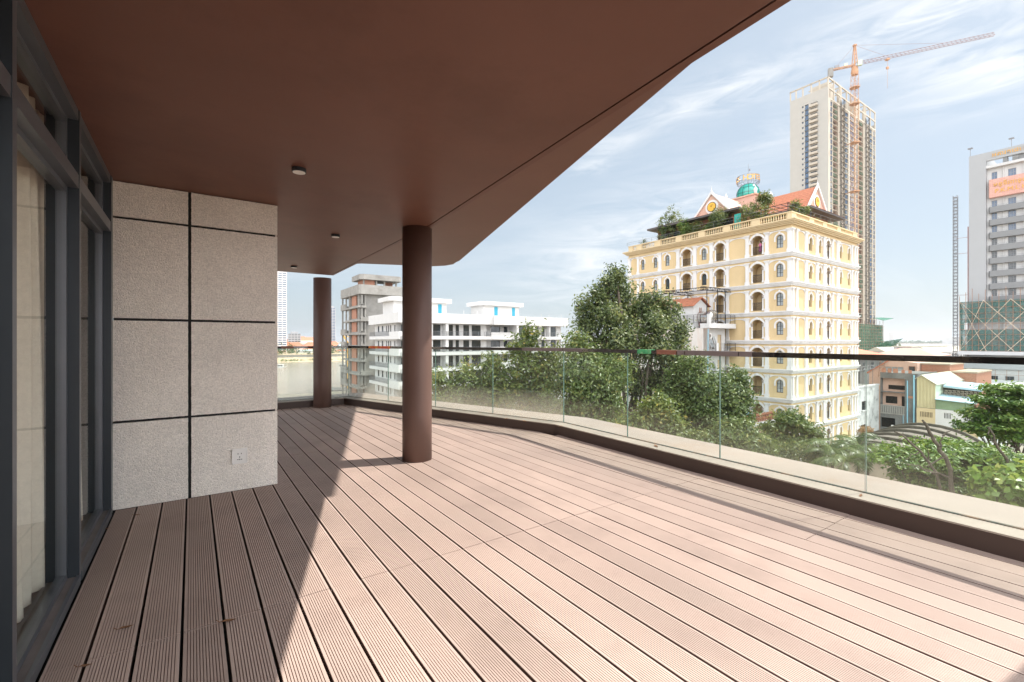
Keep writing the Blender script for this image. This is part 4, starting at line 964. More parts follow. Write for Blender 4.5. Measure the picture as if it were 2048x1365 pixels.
for i, z in enumerate(fz[1:]):
    mb = MB(); L_ = 16.2 if i % 3 != 1 else 12.0
    mb.box(-0.35, 0.299, 0.2, L_, z, z + 0.45); mb.box(0.3, 3.2 if i % 2 else 1.6, 0.0, 0.899, z, z + (0.95 if i % 2 else 0.5))
    if i % 3 != 1: mb.box(-0.35, -0.15, 12.2, 16.2, z + 0.4501, z + 1.5); mb.box(-0.1499, 5, 16.0, 16.2, z + 0.4501, z + 1.3)
    mb.box(0.301, 14, 11.001, 16.0, z, z + 0.4); mb.build('floor_slab', M['concrete'], UB)
    mb = MB(); mb.box(0.35, 0.6, 4.4, 8.3, z + 0.72 - 0.2, z + 3.1); mb.build('brick_infill', M['brick'], UB)
mb = MB()
for x, y in ((0.0, 8.75), (0.0, 12.1), (0.0, 15.6), (1.35, 0.55), (6.0, 15.6), (0.12, 1.25)): mb.box(x - 0.15, x + 0.2, y - 0.15, y + 0.2, GZ, 12.26)
mb.build('concrete_post', M['concrete'], UB)
mb = MB(); mb.prism([(0.6, 2.6), (1.4, 1.8), (10.2, 1.8), (10.9, 2.5), (10.9, 9.2), (0.6, 9.2)], 16.0, 17.25); ph = mb.build('penthouse_roof', M['concrete'], UB)
mb = MB(); mb.box(1.8, 4.4, 3.0, 3.25, 14.471, 15.999); mb.box(1.6, 1.85, 3.3, 7.5, 14.471, 15.999); mb.box(7.5, 9.6, 5.0, 5.3, 14.471, 15.999); mb.build('penthouse_brick', M['brick'], UB)
mb = MB()
for x, y in ((1.5, 2.6), (4.6, 2.8), (6.6, 2.8), (9.6, 2.8), (9.6, 6), (5.4, 6)): mb.box(x, x + 0.35, y, y + 0.35, 14.471, 15.999)
mb.build('penthouse_post', M['concrete'], UB)
# ================================================================ WHITE TOWNHOUSE in front of the hotel
TH = thing('townhouse', city(48.3, 29.9, 0), AC, 'narrow white townhouse with rust-streaked side wall, balconies and a tiled roof shed', 'townhouse')
lev = [2.7, -0.32, -3.35, -6.38, -9.4]
opsl = []; opsf = []
for z in lev:
    opsl.append((3.0, 4.6, z - 2.0, z - 0.95, False, 0.15, None))
    opsf += [(0.75, 1.5, z - 2.35, z - 0.9, False, 0.2, 1), (1.75, 2.25, z - 2.35, z - 0.9, False, 0.2, 1), (2.9, 3.75, z - 2.75, z - 0.7, False, 0.15, None)]
mb = MB(); wall_open(mb, 'l', 0.0, 0.3, 10.5, GZ, 2.75, opsl); wall_open(mb, 'f', 1.1, 0.0, 4.5, GZ, 2.75, opsf, 2, 2)
mb.poly([(0, 0.3, GZ), (0, 1.1, GZ), (0, 1.1, 2.75), (0, 0.3, 2.75)]); mb.poly([(4.5, 1.1, GZ), (4.5, 10.5, GZ), (4.5, 10.5, 2.75), (4.5, 1.1, 2.75)]); mb.poly([(0, 0.3, 2.75), (4.5, 1.1, 2.75), (4.5, 10.5, 2.75), (0, 10.5, 2.75)])
mb.poly([(0, 10.5, GZ), (4.5, 10.5, GZ), (4.5, 10.5, 2.75), (0, 10.5, 2.75)])
mb.build('wall', [M['rustwall'], M['dark'], M['white']], TH)
for z in lev:
    window(TH, 'l', 0, 3.0, 4.6, z - 2.0, z - 0.95, 0.15, 'trim', 'pane2', 2, 1, sill='trim')
    d_ = MB(); d_.box(2.93, 3.72, 1.21, 1.25, z - 2.74, z - 0.72); dr = d_.build('door', M['cream'], TH); d_ = MB(); d_.box(2.9, 2.93, 1.19, 1.26, z - 2.74, z - 0.7); d_.box(3.72, 3.75, 1.19, 1.26, z - 2.74, z - 0.7); d_.box(2.9, 3.75, 1.19, 1.26, z - 0.72, z - 0.68); d_.build('door_frame', M['terracotta'], dr)
    for a, b in ((0.78, 1.47), (1.78, 2.22)):
        s_ = MB(); s_.loft([(a, 1.08, z - 0.92), (b, 1.08, z - 0.92), (b, 0.62, z - 2.2), (a, 0.62, z - 2.2)], [(a, 1.12, z - 0.9), (b, 1.12, z - 0.9), (b, 0.66, z - 2.18), (a, 0.66, z - 2.18)]); w_ = s_.build('casement', M['pane2'], TH)
        f_ = MB()
        for p, q in (((a, 1.07, z - .92), (a, .61, z - 2.2)), ((b, 1.07, z - .92), (b, .61, z - 2.2)), ((a, .61, z - 2.2), (b, .61, z - 2.2))): f_.bar(p, q, 0.05)
        f_.build('casement_frame', M['trim'], w_)
mb = MB(); mb.prism([(-0.02, 0.6), (0.9, 0.0), (5.0, 0.0), (5.0, 1.5), (-0.02, 1.5)], 2.7502, 3.3); mb.build('roof_slab', M['white'], TH)
for z in lev[1:]:
    b_ = MB(); b_.prism([(0.0, 0.55), (0.9, 0.0), (5.05, 0.0), (5.05, 1.099), (0.0, 1.099)], z - 0.02, z + 0.35); b_.prism([(0.9, 0.0), (1.35, 0.0), (1.35, 0.12), (0.9, 0.15)], z + 0.3501, z + 1.35)
    bo = b_.build('balcony', M['white'], TH)
    railing(bo, [(0.02, 0.55), (0.85, 0.05)], z + 0.35, 0.95, 'iron', 6, 0.9, 'balcony_railing', r=0.025); railing(bo, [(1.4, 0.05), (4.95, 0.05), (4.95, 1.05)], z + 0.35, 0.95, 'iron', 6, 1.2, 'balcony_railing', r=0.025)
railing(TH, [(0.05, 9.5), (0.05, 0.6), (0.95, 0.1), (4.95, 0.1)], 3.3, 1.05, 'iron', 6, 0.9, 'roof_railing', r=0.025)
mb = MB(); mb.box(-0.06, 0.32, 0.3, 0.62, 2.76, 4.35); mb.build('roof_pier', M['white'], TH)
mb = MB(); mb.tube((-0.07, 0.45, 2.6), (-0.07, 0.55, -9), 0.05, n=6); mb.build('drain_pipe', M['bluepipe'], TH)
# roof shed with tile roof
mb = MB(); wall_open(mb, 'l', 0.35, 2.6, 9.6, 2.76, 5.6, []); mb.poly([(0.35, 2.6, 2.76), (3.0, 2.6, 2.76), (3.0, 2.6, 5.6), (1.7, 2.6, 6.35), (0.35, 2.6, 5.6)]); mb.build('shed_wall', M['hospw'], TH)
mb = MB()
for s_ in (-1, 1): mb.loft([(1.7, 2.3, 6.55), (1.7, 9.8, 6.55), (1.7 + s_*1.75, 9.8, 5.5), (1.7 + s_*1.75, 2.3, 5.5)], [(1.7, 2.3, 6.45), (1.7, 9.8, 6.45), (1.7 + s_*1.75, 9.8, 5.4), (1.7 + s_*1.75, 2.3, 5.4)])
mb.build('shed_roof', M['rooforange'], TH)
mb = MB(); mb.bar((1.3, 2.45, 3.3), (1.45, 2.5, 5.3), 0.05); mb.bar((1.7, 2.45, 3.3), (1.75, 2.5, 5.3), 0.05)
for i in range(7): mb.bar((1.31 + i*0.02, 2.46, 3.5 + i*0.27), (1.7 + i*0.008, 2.46, 3.5 + i*0.27), 0.035)
lad = mb.build('ladder', M['terracotta'], loc=city(48.3, 29.9, 0), rz=AC); tag(lad, 'reddish wooden ladder leaning on the roof shed gable', 'ladder')
# canopy frame of trusses
mb = MB()
for x, y in ((0.4, 0.9), (4.2, 0.9), (0.4, 6.0), (4.2, 6.0), (2.6, 0.9)): mb.bar((x, y, 3.3), (x, y, 7.4), 0.07)
for y in (0.9, 6.0): lattice(mb, (-0.6, y, 7.35), (5.2, y, 7.35), 0.35, 0.5, r=0.025)
lattice(mb, (0.2, 0.9, 7.35), (0.2, 11, 7.35), 0.35, 0.5, r=0.025)
mb.build('canopy_frame', M['iron'], TH)
def tank(x, y, z, r, L_, lab, vertical=False):
    t_ = thing('water_tank', city(48.3 + x, 29.9 + y, z), AC, lab, 'water tank', 'steel water tanks on the townhouse roof')
    mb = MB()
    if vertical: mb.lathe([(r*0.5, 0), (r, 0.1), (r, L_), (r*0.6, L_ + 0.2), (0.12, L_ + 0.3)], n=20)
    else:
        prof = [(0.05, -L_/2 - 0.25), (r*0.6, -L_/2 - 0.18), (r, -L_/2), (r, L_/2), (r*0.6, L_/2 + 0.18), (0.05, L_/2 + 0.25)]
        mb.lathe(prof, n=20); mb.v = [(a, zz, bb + r + 0.3) for a, bb, zz in mb.v]
    mb.build('drum', M['steel'], t_, smooth=False)
    mb = MB()
    if not vertical:
        for q in (-L_*0.35, -L_*0.1, L_*0.15, L_*0.35):
            for i in range(20): a0, a1 = 2*math.pi*i/20, 2*math.pi*(i+1)/20; mb.bar((r*1.01*math.cos(a0), q, r + .3 + r*1.01*math.sin(a0)), (r*1.01*math.cos(a1), q, r + .3 + r*1.01*math.sin(a1)), 0.03)
        mb.box(-r*0.7, r*0.7, -L_*0.3, -L_*0.25, 0, 0.5); mb.box(-r*0.7, r*0.7, L_*0.25, L_*0.3, 0, 0.5)
    else:
        for i in range(20): a0, a1 = 2*math.pi*i/20, 2*math.pi*(i+1)/20; mb.bar((r*1.02*math.cos(a0), r*1.02*math.sin(a0), L_*0.5), (r*1.02*math.cos(a1), r*1.02*math.sin(a1), L_*0.5), 0.05)
    mb.build('band', M['cranegrey'], t_)
tank(1.7, 1.9, 3.05, 0.72, 1.9, 'fat steel water tank lying on its side on the white townhouse roof')
tank(3.5, 2.2, 3.3, 0.6, 1.5, 'upright steel water tank behind the lying tank on the townhouse roof', True)
def ac(name_loc, rz, lab, s=1.0):
    a = thing('air_conditioner', name_loc, rz, lab, 'air conditioner', 'outdoor air conditioner units')
    mb = MB(); mb.box(-0.42*s, 0.42*s, -0.3*s, 0, 0, 0.6*s); mb.build('casing', M['plastic'], a)
    mb = MB(); mb.add([(0.08*s + 0.23*s*math.cos(2*math.pi*i/20), -0.305*s, 0.3*s + 0.23*s*math.sin(2*math.pi*i/20)) for i in range(20)], [tuple(range(20))]); mb.build('fan_grille', M['iron'], a)
ac(city(49.0, 30.98, 1.0 + 0.55), AC, 'white air conditioner hung under the townhouse roof slab beside the blue pipe')
ac(city(80.25, 22.0, -11.2), AC - R(90), 'white air conditioner on the grey cement house wall with a trailing cable', 1.1)

# low annex with terracotta balustrade, and the red-roofed house hidden by trees
an = thing('annex', city(43.5, 25.6, 0), AC, 'low pale pink annex at the hotel foot topped by a terracotta balustrade', 'building')
mb = MB(); mb.box(0, 10.0, 0, 5.5, GZ, -7.9); mb.build('wall', M['peach'], an); mb = MB(); mb.box(-0.3, 10.05, -0.3, 5.6, -7.899, -7.55); mb.build('cornice', M['trim'], an)
mb = MB()
for i in range(26): mb.lathe([(0.09, 0), (0.06, 0.1), (0.12, 0.3), (0.07, 0.55), (0.1, 0.72)], (0.2 + i * 0.38, 0.0, -7.55), 6)
mb.box(-0.1, 10.0, -0.15, 0.15, -6.829, -6.68); mb.build('balustrade', M['terracotta'], an)
mb = MB(); mb.lathe([(1.5, 0), (1.65, 0.7), (1.75, 0.72), (1.75, 0.8), (1.4, 0.75)], (6.5, 2.6, -7.54), 20); mb.build('paddling_pool', M['bluepipe'], an)
rh = thing('red_roof_house', city(35.5, 25.5, 0), AC, 'low pinkish house with a red tile roof half hidden by the dark trees', 'house')
mb = MB(); mb.box(0, 7.2, 0, 9, GZ, -10.4); mb.build('wall', M['peach'], rh); mb = MB(); mb.loft([(-0.5, -0.5, -10.399), (7.4, -0.5, -10.399), (7.4, 9.5, -10.399), (-0.5, 9.5, -10.399)], [(3.2, 2.6, -8.3), (3.8, 2.6, -8.3), (3.8, 6.5, -8.3), (3.2, 6.5, -8.3)]); mb.build('roof', M['redtile'], rh)
for x in (1.0, 3.2, 5.4): window(rh, 'f', 0, x, x + 1.0, -13.6, -12.0, 0.02, 'trim', 'pane', 2, 1)
wh = thing('white_house', city(37.5, 46, 0), AC, 'white house showing through gaps in the tall dark tree', 'house')
hops = [(2, 3.2, z, z + 1.4, False, 0.12, None) for z in (-5, -8.2, -11.4)] + [(5.5, 6.7, z, z + 1.4, False, 0.12, None) for z in (-5, -8.2, -11.4)]
mb = MB(); wall_open(mb, 'f', 0, 0, 12, GZ, -2, hops); mb.poly([(0, 0, GZ), (0, 9, GZ), (0, 9, -2), (0, 0, -2)]); mb.poly([(0, 0, -2), (12, 0, -2), (12, 9, -2), (0, 9, -2)]); mb.poly([(12, 0, GZ), (12, 9, GZ), (12, 9, -2), (12, 0, -2)]); mb.build('wall', M['white'], wh)
for a, b, c, d, *_ in hops: window(wh, 'f', 0, a, b, c, d, 0.12, 'trim', 'pane2', 2, 1)
mb = MB(); mb.box(-0.3, 12.3, -0.3, 9.3, -1.999, -1.5); mb.build('parapet', M['white'], wh)

# ================================================================ HIGH-RISE UNDER CONSTRUCTION + TOWER CRANE
T = thing('tower_block', city(307.6, 116.2, 0), AC, 'tall pale beige high-rise under construction with an open frame on its roof', 'high-rise')
TT = 146.5; FH = 3.22; TOP = 158.5
ops = []
nf = 22
for i in range(nf):
    zb = TT - FH * i
    ops += [(13.42, 14.3, zb - 1.2, zb, False, 0.5, None), (10.6, 12.6, zb - 2.6, zb, False, 0.9, 1), (5.7, 9.4, zb - 2.2, zb - 0.4, False, 0.8, None)]
mb = MB(); wall_open(mb, 'l', 0, 0, 21.2, GZ, 152.5, ops)
strips = [(2.9, 5.9, 0.6), (6.6, 13.6, 1.2), (14.6, 18.2, 0.4), (18.6, 24.0, 0.8), (24.6, 29.6, 0.9), (41.8, 44.9, 0.6), (46.0, 53.2, 1.2), (54.0, 58.6, 0.4), (59.4, 64.6, 0.8), (65.4, 70.0, 0.9), (71.2, 74.8, 0.6), (31.5, 40.6, 0.9)]
sops = [(a, b, -12, 145.5, False, d, 2 if d in (0.4, 0.8) else 1) for a, b, d in strips]
wall_open(mb, 'f', 0, 0, 75.6, GZ, 146.5, sops, 2, 2)
mb.poly([(75.6, 0, GZ), (75.6, 21.2, GZ), (75.6, 21.2, 150), (75.6, 0, 150)]); mb.poly([(0, 21.2, GZ), (75.6, 21.2, GZ), (75.6, 21.2, 146), (0, 21.2, 146)]); mb.poly([(0, 2, 146.4), (75.6, 2, 146.4), (75.6, 21.2, 146.4), (0, 21.2, 146.4)])
fl = mb; fm = 2
for i in range(50):
    zb = 145.0 - FH * i
    for a, b, d in strips:
        if d == 0.4: continue
        fl.box(a, b, 0.05, d + 0.1, zb - 0.35, zb, 2)
mb.build('wall', [M['towerw'], M['dark'], M['towerb']], T)
for i in range(nf):
    zb = TT - FH * i
    window(T, 'l', 0, 13.42, 14.3, zb - 1.2, zb, 0.5, 'iron', 'pane3', 1, 1, bw=0.1)
    mb = MB(); mb.box(-0.2, 0.85, 10.5, 12.7, zb - 3.15, zb - 2.65); mb.box(0.3, 0.34, 10.7, 12.5, zb - 2.4, zb - 0.4); mb.build('bay_window', [M['pane3']], T)
    window(T, 'l', 0, 5.7, 9.4, zb - 2.2, zb - 0.4, 0.8, 'iron', 'pane3', 3, 1, bw=0.1, name='balcony_window')
    mb = MB(); mb.box(-1.6, -0.001, 5.2, 9.9, zb - 3.0, zb - 2.7); mb.box(-1.6, -1.45, 5.2, 9.9, zb - 2.6999, zb - 1.6); mb.build('balcony', M['towerb'], T)
wn = MB(); wr = random.Random(2)
for i in range(49):
    zb = 145.0 - FH * i
    for a, b, d in strips:
        if d in (0.6, 0.9):
            n = 2 if d == 0.6 else 3
            for j in range(n):
                u0 = a + (b - a) * j / n; wn.box(u0 + 0.15, u0 + (b - a) / n - 0.15, d * 0.55, d * 0.6, zb - 2.6, zb - 0.5, wr.choice((0, 0, 1)))
tag(wn.build('window_grid', [M['pane3'], M['pane2']], T), kind='stuff')
nt_ = MB()
for a, b in ((6.6, 13.6), (46.0, 53.2)):
    for i in range(49):
        zb = 145.0 - FH * i
        if wr.random() < 0.55: nt_.box(a + wr.uniform(0, 2), b - wr.uniform(0, 2), 0.02, 0.06, zb - 2.4, zb - 0.8)
        nt_.bar((a, 0.03, zb - 1.6), (b, 0.03, zb - 1.6), 0.12, 1)
    for q in range(5): nt_.bar((a + (b - a) * q / 4, 0.0, 145), (a + (b - a) * q / 4, 0.0, -10), 0.12, 1)
tag(nt_.build('scaffold_netting', [M['netg'], M['rustpipe']], T), kind='stuff')
mb = MB()                             # open roof frame
for y in (0, 4.5, 9.0, 13.6, 17.5, 20.8): mb.box(0, 0.6, y, y + 0.6, 152.5, TOP)
mb.box(0, 0.6, 0, 21.4, TOP - 0.8, TOP); 
for x in (0, 8, 16.5, 18.5, 27, 33, 41, 47, 55, 57.5, 66, 74.8): mb.box(x + 0.001, x + 0.8, 0.001, 0.6, 146.5, TOP - 0.002)
mb.box(0.601, 75.6, 0.002, 0.6, TOP - 0.8, TOP - 0.003); mb.box(0.601, 75.6, 0.003, 0.5, 151.6, 152.4)
for x in (8, 18.5, 27, 47, 57.5, 66): mb.box(x + 0.2, x + 0.6, 0.601, 14, TOP - 0.8, TOP - 0.1)
mb.box(8.3, 16.5, 3, 12, 146.5, TOP + 1); mb.box(47.3, 55, 3, 12, 146.5, TOP + 1); mb.box(18.5, 24, 2.0, 2.4, 146.5, 157); mb.box(59, 65, 2.0, 2.4, 146.5, 156.8)
mb.build('roof_frame', M['towerb'], T)
for x in (16.3, 56.3):
    mb = MB(); lattice(mb, (x, -1.6, GZ), (x, -1.6, 148.5), 1.7, 1.9, r=0.13)
    for i in range(24): mb.bar((x - 0.9, -1.6, GZ + 6.5*i + 3), (x - 0.9, 0, GZ + 6.5*i + 3), 0.2)
    o = mb.build('hoist_mast', M['iron'], T)
bs = MB(); bs.box(-3, 78, -3.2, -3.1, -13, 12); bs.box(-3.1, -3.0, -3.1, 10, -13, 12); bs.box(78, 78.1, -3.1, 16, -13, 12); bs.build('base_netting', M['netg'], T)
bs = MB()
for i in range(28): bs.bar((-3 + i*3, -3.4, GZ), (-3 + i*3, -3.4, 12 + wr.uniform(0, 5)), 0.16)
for i in range(14): bs.bar((-3, -3.4, -15 + 2*i), (78, -3.4, -15 + 2*i), 0.13)
bs.build('base_scaffold', M['rustpipe'], T)
for (a, b, z0, z1, lab) in ((60, 76, 16.5, 14.5, 'n'), (64, 95, -3.5, 1.0, 'm')):
    cn = MB(); cn.loft([(a, -3.3, z0), (b, -3.3, z0 + 0.6), (b + 3, -9, z1 + 2), (a, -9, z1)], [(a, -3.3, z0 + .15), (b, -3.3, z0 + .75), (b + 3, -9, z1 + 2.15), (a, -9, z1 + .15)]); cn.build('debris_canopy', M['netg'], T)

CX, CY = city(331.5, 111.0)[:2]
CR = thing('tower_crane', (CX, CY, GZ), 0, 'orange tower crane with a long raised-looking jib above the beige high-rise', 'tower crane')
zj = 170.5 - GZ
jd = Vector((56, -27, 0)).normalized()
mb = MB(); lattice(mb, (0, 0, 0), (0, 0, zj - 6), 2.7, 3.0, r=0.13); mb.build('mast', M['orange'], CR)
mb = MB()
for zc in (zj - 24, zj - 14): mb.prism([(2.6*math.cos(2*math.pi*i/8), 2.6*math.sin(2*math.pi*i/8)) for i in range(8)], zc, zc + 0.4)
for zc in (zj - 24, zj - 14):
    for i in range(8): a = 2*math.pi*i/8; mb.bar((2.6*math.cos(a), 2.6*math.sin(a), zc), (2.6*math.cos(a), 2.6*math.sin(a), zc + 1.6), 0.12)
mb.build('climbing_platform', M['orange'], CR)
mb = MB(); mb.lathe([(1.7, zj - 6), (2.0, zj - 4.5), (1.5, zj - 1)], n=12); mb.build('slewing_ring', M['orange'], CR)
mb = MB()
for sx, sy in ((1, 1), (1, -1), (-1, 1), (-1, -1)): mb.bar((sx*1.1, sy*1.1, zj - 1), (sx*0.3, sy*0.3, zj + 12), 0.35)
for i in range(1, 5): s_ = 1.1 - 0.8*i/5; z_ = zj - 1 + 13*i/5; mb.bar((-s_, -s_, z_), (s_, -s_, z_), 0.2); mb.bar((-s_, s_, z_), (s_, s_, z_), 0.2); mb.bar((s_, -s_, z_), (s_, s_, z_), 0.2)
mb.box(-0.8, 0.8, -0.8, 0.8, zj + 11.8, zj + 12.6); mb.build('tower_head', M['orange'], CR)
J0 = Vector((0, 0, zj)) + jd * 1.5; J1 = Vector((0, 0, zj)) + jd * 63
mb = MB(); s_ = jd.cross(Vector((0, 0, 1))).normalized()
c3 = [s_*0.8, -s_*0.8, Vector((0, 0, 1.7))]
for c_ in c3: mb.tube(J0 + c_, J1 + c_, 0.14, n=4)
nj = 32
for i in range(nj):
    a, b = J0 + (J1 - J0) * i/nj, J0 + (J1 - J0) * (i+1)/nj; m_ = (a + b)/2
    mb.tube(a + c3[0], a + c3[1], 0.08, n=3)
    for c_ in c3[:2]: mb.tube(a + c_, m_ + c3[2], 0.08, n=3); mb.tube(m_ + c3[2], b + c_, 0.08, n=3)
mb.build('jib', M['cranegrey'], CR)
K1 = Vector((0, 0, zj)) - jd * 13.5
mb = MB()
for c_ in (s_*0.9, -s_*0.9): mb.bar(Vector((0, 0, zj)) + c_, K1 + c_, 0.5)
for i in range(8): p = Vector((0, 0, zj)) - jd * (1 + i*1.6); mb.bar(p + s_*0.9, p - s_*0.9, 0.22)
mb.build('counter_jib', M['orange'], CR)
def obox(c0, l, w, h, mm, nm):
    b = MB(); pts = [c0 + jd*(l/2)*i + s_*(w/2)*j for i, j in ((-1, -1), (1, -1), (1, 1), (-1, 1))]; b.prism([(p.x, p.y) for p in pts], c0.z, c0.z + h); return b.build(nm, mm, CR)
obox(K1 - Vector((0, 0, 4.2)) + jd*1.2, 2.6, 2.6, 5.2, M['concrete'], 'counterweight'); obox(K1 + jd*4.5 + Vector((0, 0, 0.6)), 2.4, 1.6, 1.5, M['steelgrey'], 'winch'); obox(K1 + jd*9 + Vector((0, 0, 0.6)), 1.8, 1.4, 1.6, M['mint'], 'electrical_cabinet'); obox(Vector((0, 0, zj - 1.6)) + jd*2.2 + s_*1.6, 2.2, 1.7, 3.0, M['mint'], 'operator_cab')
hd = Vector((0, 0, zj + 12.2))
mb = MB(); mb.tube(hd, J0 + (J1 - J0)*0.66 + c3[2], 0.07, n=4); mb.tube(hd, J0 + (J1 - J0)*0.22 + c3[2], 0.07, n=4); mb.tube(hd, K1 + jd*3 + Vector((0, 0, 0.4)), 0.08, n=4); mb.build('pendant_line', M['cranegrey'], CR)
hp = J0 + (J1 - J0)*0.235; mb = MB(); mb.box(hp.x - 0.9, hp.x + 0.9, hp.y - 0.9, hp.y + 0.9, hp.z - 1.2, hp.z - 0.4); mb.build('trolley', M['orange'], CR)
mb = MB(); mb.tube(hp, hp - Vector((0, 0, 18)), 0.06, n=4); mb.box(hp.x - 0.6, hp.x + 0.6, hp.y - 0.4, hp.y + 0.4, hp.z - 6.5, hp.z - 5.2); mb.build('hook_block', M['orange'], CR)
for zc in (20, 50, 80, 110, 140):
    mb = MB()
    for d_ in (-2.5, 2.5): mb.bar((d_*0.6, 0, zc), (d_*0.6 - 2.2*math.sin(AC), 5.2*math.cos(AC), zc), 0.3)
    mb.box(-2.0, 2.0, -2.0, 2.0, zc - 0.25, zc + 0.25)
    mb.build('wall_tie', M['orange'], CR)

# ================================================================ HOSPITAL
HO = thing('hospital', city(181.24, 33.18, 0), AC, 'grey and white hospital tower with a pink sign panel, balcony bands and green scaffold net', 'hospital')
HT = 53.9
bt = [38.5 - 3.55 * i for i in range(8)]
ops = []
zw = [48.6, 41.9 - 2.1] + [b + 1.75 for b in bt[1:]] + [bt[-1] - 1.8]
zw = [47.8 + 0.9, 40.3] + [b - 0.05 + 0.0 for b in bt]
rows = [(46.2, 48.3), (38.55, 40.4)] + [(b - 3.5 + 0.05, b - 1.65) for b in bt]
for z0, z1 in rows:
    for a, b in ((-5.4, -4.3), (-8.95, -7.45), (-12.6, -11.1), (-16.5, -15.0)): ops.append((a, b, z0, z1, False, 0.2, None))
mb = MB(); wall_open(mb, 'l', 1.2, -20, -3.4, -1.5, 49.4, ops, 1, 1)
mb.box(0, 14, -3.4, 0, GZ, HT, 0)
mb.box(0.0, 1.4, -20, -3.401, 51.6, HT - 0.001, 0); mb.box(0.02, 14, -20, -3.402, 49.4, 50.1, 1)
mb.poly([(1.2, 0, 49.3), (14, 0, 49.3), (14, -20, 49.3), (1.2, -20, 49.3)], 1); mb.poly([(14, 0, GZ), (14, -20, GZ), (14, -20, 49.3), (14, 0, 49.3)], 1); mb.poly([(1.2, -20, GZ), (14, -20, GZ), (14, -20, 49.3), (1.2, -20, 49.3)], 1)
mb.box(0.3, 2.5, -7.4, -6.6, 50.1002, 51.599, 2); mb.box(0.6, 3, -10.6, -9.4, 50.1002, 51.599, 2); mb.box(3, 9, -13, -8.0, 50.1002, 53.2, 1)
mb.box(0.9, 1.199, -6.75, -6.55, -1.5, 49.39, 1); mb.box(0.9, 1.199, -10.5, -10.3, -1.5, 49.39, 1); mb.box(0.9, 1.199, -14.2, -14.0, -1.5, 49.39, 1)
mb.build('wall', [M['hosp'], M['hospw'], M['hospb']], HO)
for a, b, c, d, *_ in ops: window(HO, 'l', 1.2, a, b, c, d, 0.2, 'steelgrey', 'pane3' if c > 30 else 'pane', 2 if b - a < 1.2 else 3, 2, bw=0.07)
for b in bt:
    mb = MB(); mb.prism([(1.199, -3.9), (0.3, -3.9), (0.0, -4.2), (0.0, -20), (1.199, -20)], b - 1.6, b); bo = mb.build('balcony_band', M['hospb'], HO)
    railing(bo, [(0.15, -4.2), (0.15, -20)], b, 0.35, 'steelgrey', 1, 1.6, 'balcony_railing', r=0.03)
mb = MB(); mb.prism([(1.199, -3.95), (0.0, -3.95), (-0.25, -4.1), (-0.25, -20), (1.199, -20)], 41.0, 46.0); sp = mb.build('sign_panel', M['pinktile'], HO)
def sign(txt, size, y, z, x, parent, nm, sx=1.0):
    me = text_mesh(txt, size, 0.05); b = MB()
    xs_ = [v.co.x for v in me.vertices]; x0 = min(xs_)
    b.add([(x - v.co.z, y - (v.co.x - x0) * sx, z + v.co.y) for v in me.vertices], [tuple(p.vertices) for p in me.polygons]); return b.build(nm, M['gold'], parent)
sign('P.K.M.L HOSPITAL', 1.5, -5.2, 42.1, -0.31, sp, 'sign_lettering'); sign('មន្ទីរពេទ្យព្រះកេតុមាលា', 1.45, -4.9, 43.9, -0.31, sp, 'sign_lettering')
sign('អគារតេជោសន្តិភាព', 1.5, -4.6, 52.3, -0.06, HO, 'roof_lettering')
for y in (-0.2, -8.2): mb = MB(); mb.bar((0.4, y, HT), (0.4, y, HT + 2.2), 0.1); mb.box(0.0, 0.8, y - 0.5, y + 0.5, HT + 2.2, HT + 2.45); mb.build('roof_lamp', M['steelgrey'], HO)
nt_ = MB()
for i in range(7):
    z1 = 12.4 - 2.0*i
    if i in (3,): continue
    nt_.box(-1.75, -1.7, -20, 0.6, z1 - 1.97, z1)
nt_.box(-1.7, 1.5, 1.6, 1.65, -1.5, 12.4); nt_.box(-1.75, -1.7, 0.6, 1.65, -1.5, 12.4); nt_.build('scaffold_net', M['net'], HO)
sc_ = MB()
for i in range(17): sc_.bar((-1.9, 1.6 - i*1.3, -1.6), (-1.9, 1.6 - i*1.3, 14 + (i*7 % 5) * 0.5), 0.1)
for i in range(10): sc_.bar((-1.9, 1.6, -1.5 + 1.5*i), (-1.9, -20, -1.5 + 1.5*i), 0.08)
sc_.build('scaffold_pole', M['rustpipe'], HO)
sb = MB()
for i in range(-2, 5):
    sb.bar((-2.0, -5.4 + i*5.2 - 3, 12.6), (-2.0, -5.4 + i*5.2 - 14, -1.5), 0.11); sb.bar((-2.0, -5.4 - i*5.2 - 3, 12.6), (-2.0, -5.4 - i*5.2 + 8, -1.5), 0.11)
sb.v = [(x, min(1.6, max(-20, y)), z) for x, y, z in sb.v]
sb.build('scaffold_brace', M['scafw'], HO)
mb = MB(); mb.box(-2.5, 14, -20, 1.9, -2.6, -1.62); mb.build('podium_slab', M['hospw'], HO)
mb = MB(); wall_open(mb, 'l', 1.0, -20, 1, GZ, -2.6, [(-2.0 - 2.6*i, -0.4 - 2.6*i, -6, -3.2, False, 0.3, 1) for i in range(7)], 0, 0); mb.build('podium_wall', [M['hospw'], M['dark']], HO)
